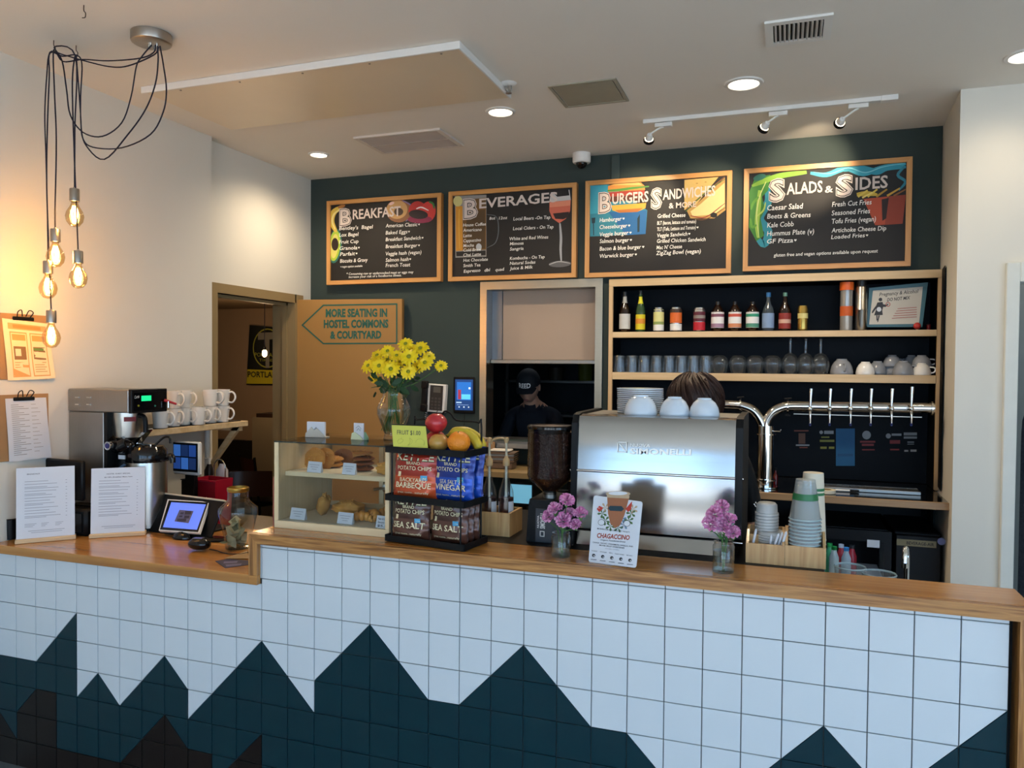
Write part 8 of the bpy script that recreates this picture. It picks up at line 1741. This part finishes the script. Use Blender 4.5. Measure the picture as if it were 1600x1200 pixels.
def person(lab, loc, rz, hgt, sk, shirt, pants, hairm, bow=.0, hat=None, arms='down'):
    t = thing('person', lab, 'person', loc, rz); k = hgt/1.72
    y = lambda v: v*k
    lx = .5 if arms == 'work' else 0
    J = {'pelvis': ((0, 0, y(.95)), y(.125)), 'waist': ((0, 0, y(1.10)), y(.12)), 'chest': ((0, -.01-bow*.05, y(1.28)), y(.135)), 'collar': ((0, -.01-bow*.09, y(1.41)), y(.085)), 'neck': ((0, -.02-bow*.13, y(1.49)), y(.052)), 'skull0': ((0, -.03-bow*.17, y(1.56)), y(.06))}
    Bn = [('pelvis', 'waist'), ('waist', 'chest'), ('chest', 'collar'), ('collar', 'neck'), ('neck', 'skull0')]
    for s_, n in ((-1, 'l'), (1, 'r')):
        J[n+'sh'] = ((s_*y(.17), -bow*.07, y(1.39)), y(.062)); Bn.append(('collar', n+'sh'))
        if arms == 'work': el = (s_*y(.23), -.1-bow*.1, y(1.13)); wr_ = (s_*y(.13), -.33-bow*.1, y(1.08)); dv = (-s_*.3, -1, -.1)
        else: el = (s_*y(.24), .02, y(1.12)); wr_ = (s_*y(.25), -.06, y(.87)); dv = (0, -.15, -1)
        J[n+'el'] = (el, y(.042)); J[n+'wrist'] = (wr_, y(.027)); Bn += [(n+'sh', n+'el'), (n+'el', n+'wrist')]
        hand(J, Bn, n, wr_, dv, (0, 0, 1) if arms == 'work' else (-s_, 0, 0), k)
        J[n+'hip'] = ((s_*y(.09), 0, y(.9)), y(.095)); J[n+'knee'] = ((s_*y(.1), -.01, y(.5)), y(.06)); J[n+'ank'] = ((s_*y(.1), .02, y(.09)), y(.04)); J[n+'toe'] = ((s_*y(.11), -.13, y(.04)), y(.035))
        Bn += [('pelvis', n+'hip'), (n+'hip', n+'knee'), (n+'knee', n+'ank'), (n+'ank', n+'toe')]
    me = skin_mesh(J, Bn); me.materials.clear()
    for m_ in (sk, shirt, pants): me.materials.append(m_)
    nz_ = y(1.45)-bow*.0
    for p_ in me.polygons:
        c = p_.center; p_.material_index = 2 if c.z < y(.97) and abs(c.x) < y(.2) else 1
        if c.z > y(1.462): p_.material_index = 0
        if arms == 'work' and c.y < -.24-bow*.1 and c.z > y(1.0): p_.material_index = 0
        if arms != 'work' and abs(c.x) > y(.2) and c.z < y(1.1): p_.material_index = 0
    me.shade_smooth(); ob = bpy.data.objects.new('body', me); COL.objects.link(ob); ob.parent = t
    nc = Vector((0, -.015-bow*.11, y(1.458))); tc = Matrix.Translation(nc) @ Matrix.Rotation(bow*.55, 4, 'X')
    part('shirt_collar', G().tf(tc).tube([(y(.067)*math.cos(i*PI/12), y(.064)*math.sin(i*PI/12), 0) for i in range(25)], y(.020), 10, 0, False), shirt, t, 70)
    hc = Vector((0, -.04-bow*.20, y(1.62)-bow*.02)); T = Matrix.Translation(hc) @ Matrix.Rotation(bow*.42, 4, 'X')
    def hf(v):
        x, yy, z = v; w_ = 1-.28*max(0, -z)**1.5; x *= w_; yy2 = yy*(1-.12*max(0, -z))
        if yy < 0: yy2 -= .16*math.exp(-((x/.13)**2+((z+.12)/.2)**2))+.06*math.exp(-((x/.35)**2+((z+.62)/.16)**2)); yy2 += .05*(math.exp(-(((abs(x)-.36)/.16)**2+((z-.05)/.13)**2)))
        return Vector((x, yy2, z))
    hr = (.076*k, .094*k, .115*k)
    part('head', G().tf(T).sph((0, 0, 0), hr, 28, 20, hf), sk, t, 70)
    for s_ in (-1, 1):
        part('ear', G().tf(T).sph((s_*.077*k, .008, -.005), (.009, .018, .028), 10, 8), sk, t, 70); part('eye', G().tf(T).sph((s_*.028*k, -.078*k, .006), (.0115, .0115, .009), 12, 8), M_WHT, t, 70); part('pupil', G().tf(T).sph((s_*.028*k, -.088*k, .005), (.0048, .003, .0048), 8, 6), M_BLK, t, 70)
    part('mouth', G().tf(T).sph((0, -.088*k, -.062*k), (.022, .007, .006), 12, 6), mat('lips', '#9A5A50', .5), t, 70)
    return t, T, k
M_SK = mat('skin_light', '#C89478', .5, var=.05, scale=20); M_HAIR = mat('auburn_hair', '#331A10', .5, var=.35, scale=14, bump=.3, aniso=(14, 14, 2)); M_NAVY = mat('navy_shirt_cloth', '#0D1320', .85, var=.1, scale=30); M_JEAN = mat('dark_trousers', '#15171C', .85)
# barista behind the espresso machine, only the hair in view
bp_ = at(1088, 600, Y=.98); hg = (at(1088, 580, Y=.98)[2])/(1.735/1.72)
br, T, k = person('person with short auburn hair standing behind the espresso machine, head bowed', (bp_[0]+.0, 1.14, 0), 0, hg*1.0-.02, M_SK, M_BLKM, M_JEAN, M_HAIR, .8, None, 'down')
hg_ = G()
def hairf(v):
    r = 1+.05*math.sin(v.x*9+v.z*5)+.04*math.sin(v.y*13+v.x*7); return v*r
hg_.tf(T @ Matrix.Rotation(-.3, 4, 'X')).sph((0, .012, .03), (.112*k, .118*k, .115*k), 28, 18, lambda v: hairf(Vector((v.x, v.y, max(v.z, -.62)))))
part('hair', hg_, M_HAIR, br, 70)
g = G(); rnd = random.Random(2); TT = T @ Matrix.Rotation(-.3, 4, 'X')
for i in range(150):
    a_, e_ = rnd.uniform(0, 6.28), rnd.uniform(.1, 1.3); pts = []
    for j in range(5):
        ee = e_-(j*.28); rr = 1.04+.02*j*(rnd.random()); pts.append(TT @ Vector((.112*k*rr*math.cos(a_+.12*j)*math.cos(ee), .012+.118*k*rr*math.sin(a_+.12*j)*math.cos(ee), .03+.118*k*rr*math.sin(ee))))
    g.tube(pts, [.0035, .001], 4, 2)
o = part('hair_strands', g, M_HAIR, br, 70); o['kind'] = 'stuff'
# cook in the kitchen
cp_ = at(826, 620, Y=2.95); ch = at(826, 585, Y=2.95)[2]
ck, T, k = person('person in a black cap, glasses and navy shirt bending over work in the kitchen', (cp_[0]+.02, 3.08, 0), .05, ch*1.018, M_SK, M_NAVY, M_JEAN, None, .95, None, 'work')
M_CAP = mat('black_cap_cloth', '#0B0E14', .8, var=.1)
part('cap_crown', G().tf(T).sph((0, .006, .035), (.086*k, .102*k, .098*k), 26, 16, lambda v: Vector((v.x, v.y, max(v.z, -.12)))), M_CAP, ck, 60)
part('cap_brim', G().tf(T).grid(lambda u, v: ((u-.5)*.15*k*(1-.25*v*v), -.085*k-.065*v*k+.035*((u-.5)*2)**2, .03-.018*v-.012*((u-.5)*2)**2), 10, 5).grid(lambda u, v: ((u-.5)*.15*k*(1-.25*v*v), -.085*k-.065*v*k+.035*((u-.5)*2)**2, .0325-.018*v-.012*((u-.5)*2)**2), 10, 5), M_CAP, ck, 60)
g = G(); TI = T; vs_, fs_ = glyphs('REED', .02); x0 = min(v[0] for v in vs_); x1 = max(v[0] for v in vs_)
w_ = .084; capy = lambda a_, b_: .003-.104*k*math.sqrt(max(.05, 1-(a_/(.086*k))**2-((b_-.035)/(.098*k))**2)); g._add([T @ Vector((((v[0]-x0)/(x1-x0)-.5)*w_, capy(((v[0]-x0)/(x1-x0)-.5)*w_, .036+v[1]*.046), .036+v[1]*.046)) for v in vs_], fs_); part('cap_lettering', g, M_WHT, ck, 0)
g = G().tf(T)
for s_ in (-1, 1): g.tube([(s_*.03*k+.018*math.cos(i*PI/5), -.092*k, .004+.013*math.sin(i*PI/5)) for i in range(11)], .0015, 6)
g.tube([(-.012, -.094*k, .006), (.012, -.094*k, .006)], .0015, 6).tube([(-.05, -.09*k, .006), (-.078*k, 0, .008)], .0015, 6).tube([(.05, -.09*k, .006), (.078*k, 0, .008)], .0015, 6); part('glasses', g, M_BLK, ck, 60)
part('hair', G().tf(T).sph((0, .02, .0), (.081*k, .09*k, .07*k), 20, 12, lambda v: Vector((v.x, max(v.y, -.2), v.z))), mat('dark_brown_hair', '#1C120C', .6, var=.3), ck, 60)
# kitchen fittings
kt = thing('kitchen_worktable', 'steel work table in front of the cook', 'table', (-2.1, 2.78, 0)); part('tabletop', G().box(-.5, .45, -.16, .14, 1.0, 1.03, .004), M_STEELD, kt)
for x in (-.47, .42):
    for y_ in (-.13, .11): part('leg', G().cyl((x, y_, 0), (x, y_, .999), .018, n=10), M_STEELD, kt)
part('undershelf', G().box(-.47, .42, -.13, .11, .3, .32), M_STEELD, kt)
kh = thing('extractor_hood', 'steel extractor hood high over the kitchen line', 'hood', (-2.3, 4.0, 1.85)); part('canopy', G().prism([(-.9, 0), (.55, 0), (.5, .25), (-.85, .25)], -.3, .5), M_STEELD, kh, 0); part('front_lip', G().box(-.9, .55, -.312, -.3005, 0, .04), M_STEEL, kh, 0)
kr = thing('kitchen_rack', 'steel kitchen shelf with containers behind the cook', 'shelf', (-2.25, 4.35, 0))
for z in (1.3, 1.6): part('rack_shelf', G().box(-.7, .5, -.15, .2, z, z+.02), M_STEELD, kr)
for x in (-.69, .47): part('rack_post', G().box(x, x+.025, -.15, -.125, 0, 1.9), M_STEELD, kr)
rnd = random.Random(4)
for i, (x, c_, h_, lab) in enumerate(((-.5, '#3E4244', .14, 'grey tub, leftmost on the kitchen rack'), (-.25, '#5A4A3A', .12, 'brown tub on the kitchen rack left of the yellow container'), (.02, '#8C8A2E', .2, 'tall yellow green container on the kitchen rack'), (.22, '#4A5054', .15, 'grey tub right of the yellow container on the kitchen rack'))):
    t = thing('kitchen_tub', lab, 'container', (-2.25+x, 4.3, 1.6205)); part('tub_body', G().lathe([(0, 0), (.06, 0), (.068, h_)], n=18), mat('tub_'+c_.strip('#'), c_, .5), t, 50); part('tub_lid', G().lathe([(.07, h_-.006), (.07, h_+.006), (0, h_+.008)], n=18), M_BLK, t, 50)
point('kitchen_fill_light', (-2.35, 3.4, 2.45), 7, (.85, .92, 1), .15)  # added unseen fill, no fitting behind it; keeps the kitchen from going black
point('commons_fill_lamp', (-5.2, 2.6, 2.1), 5, (1, .74, .5), .12)
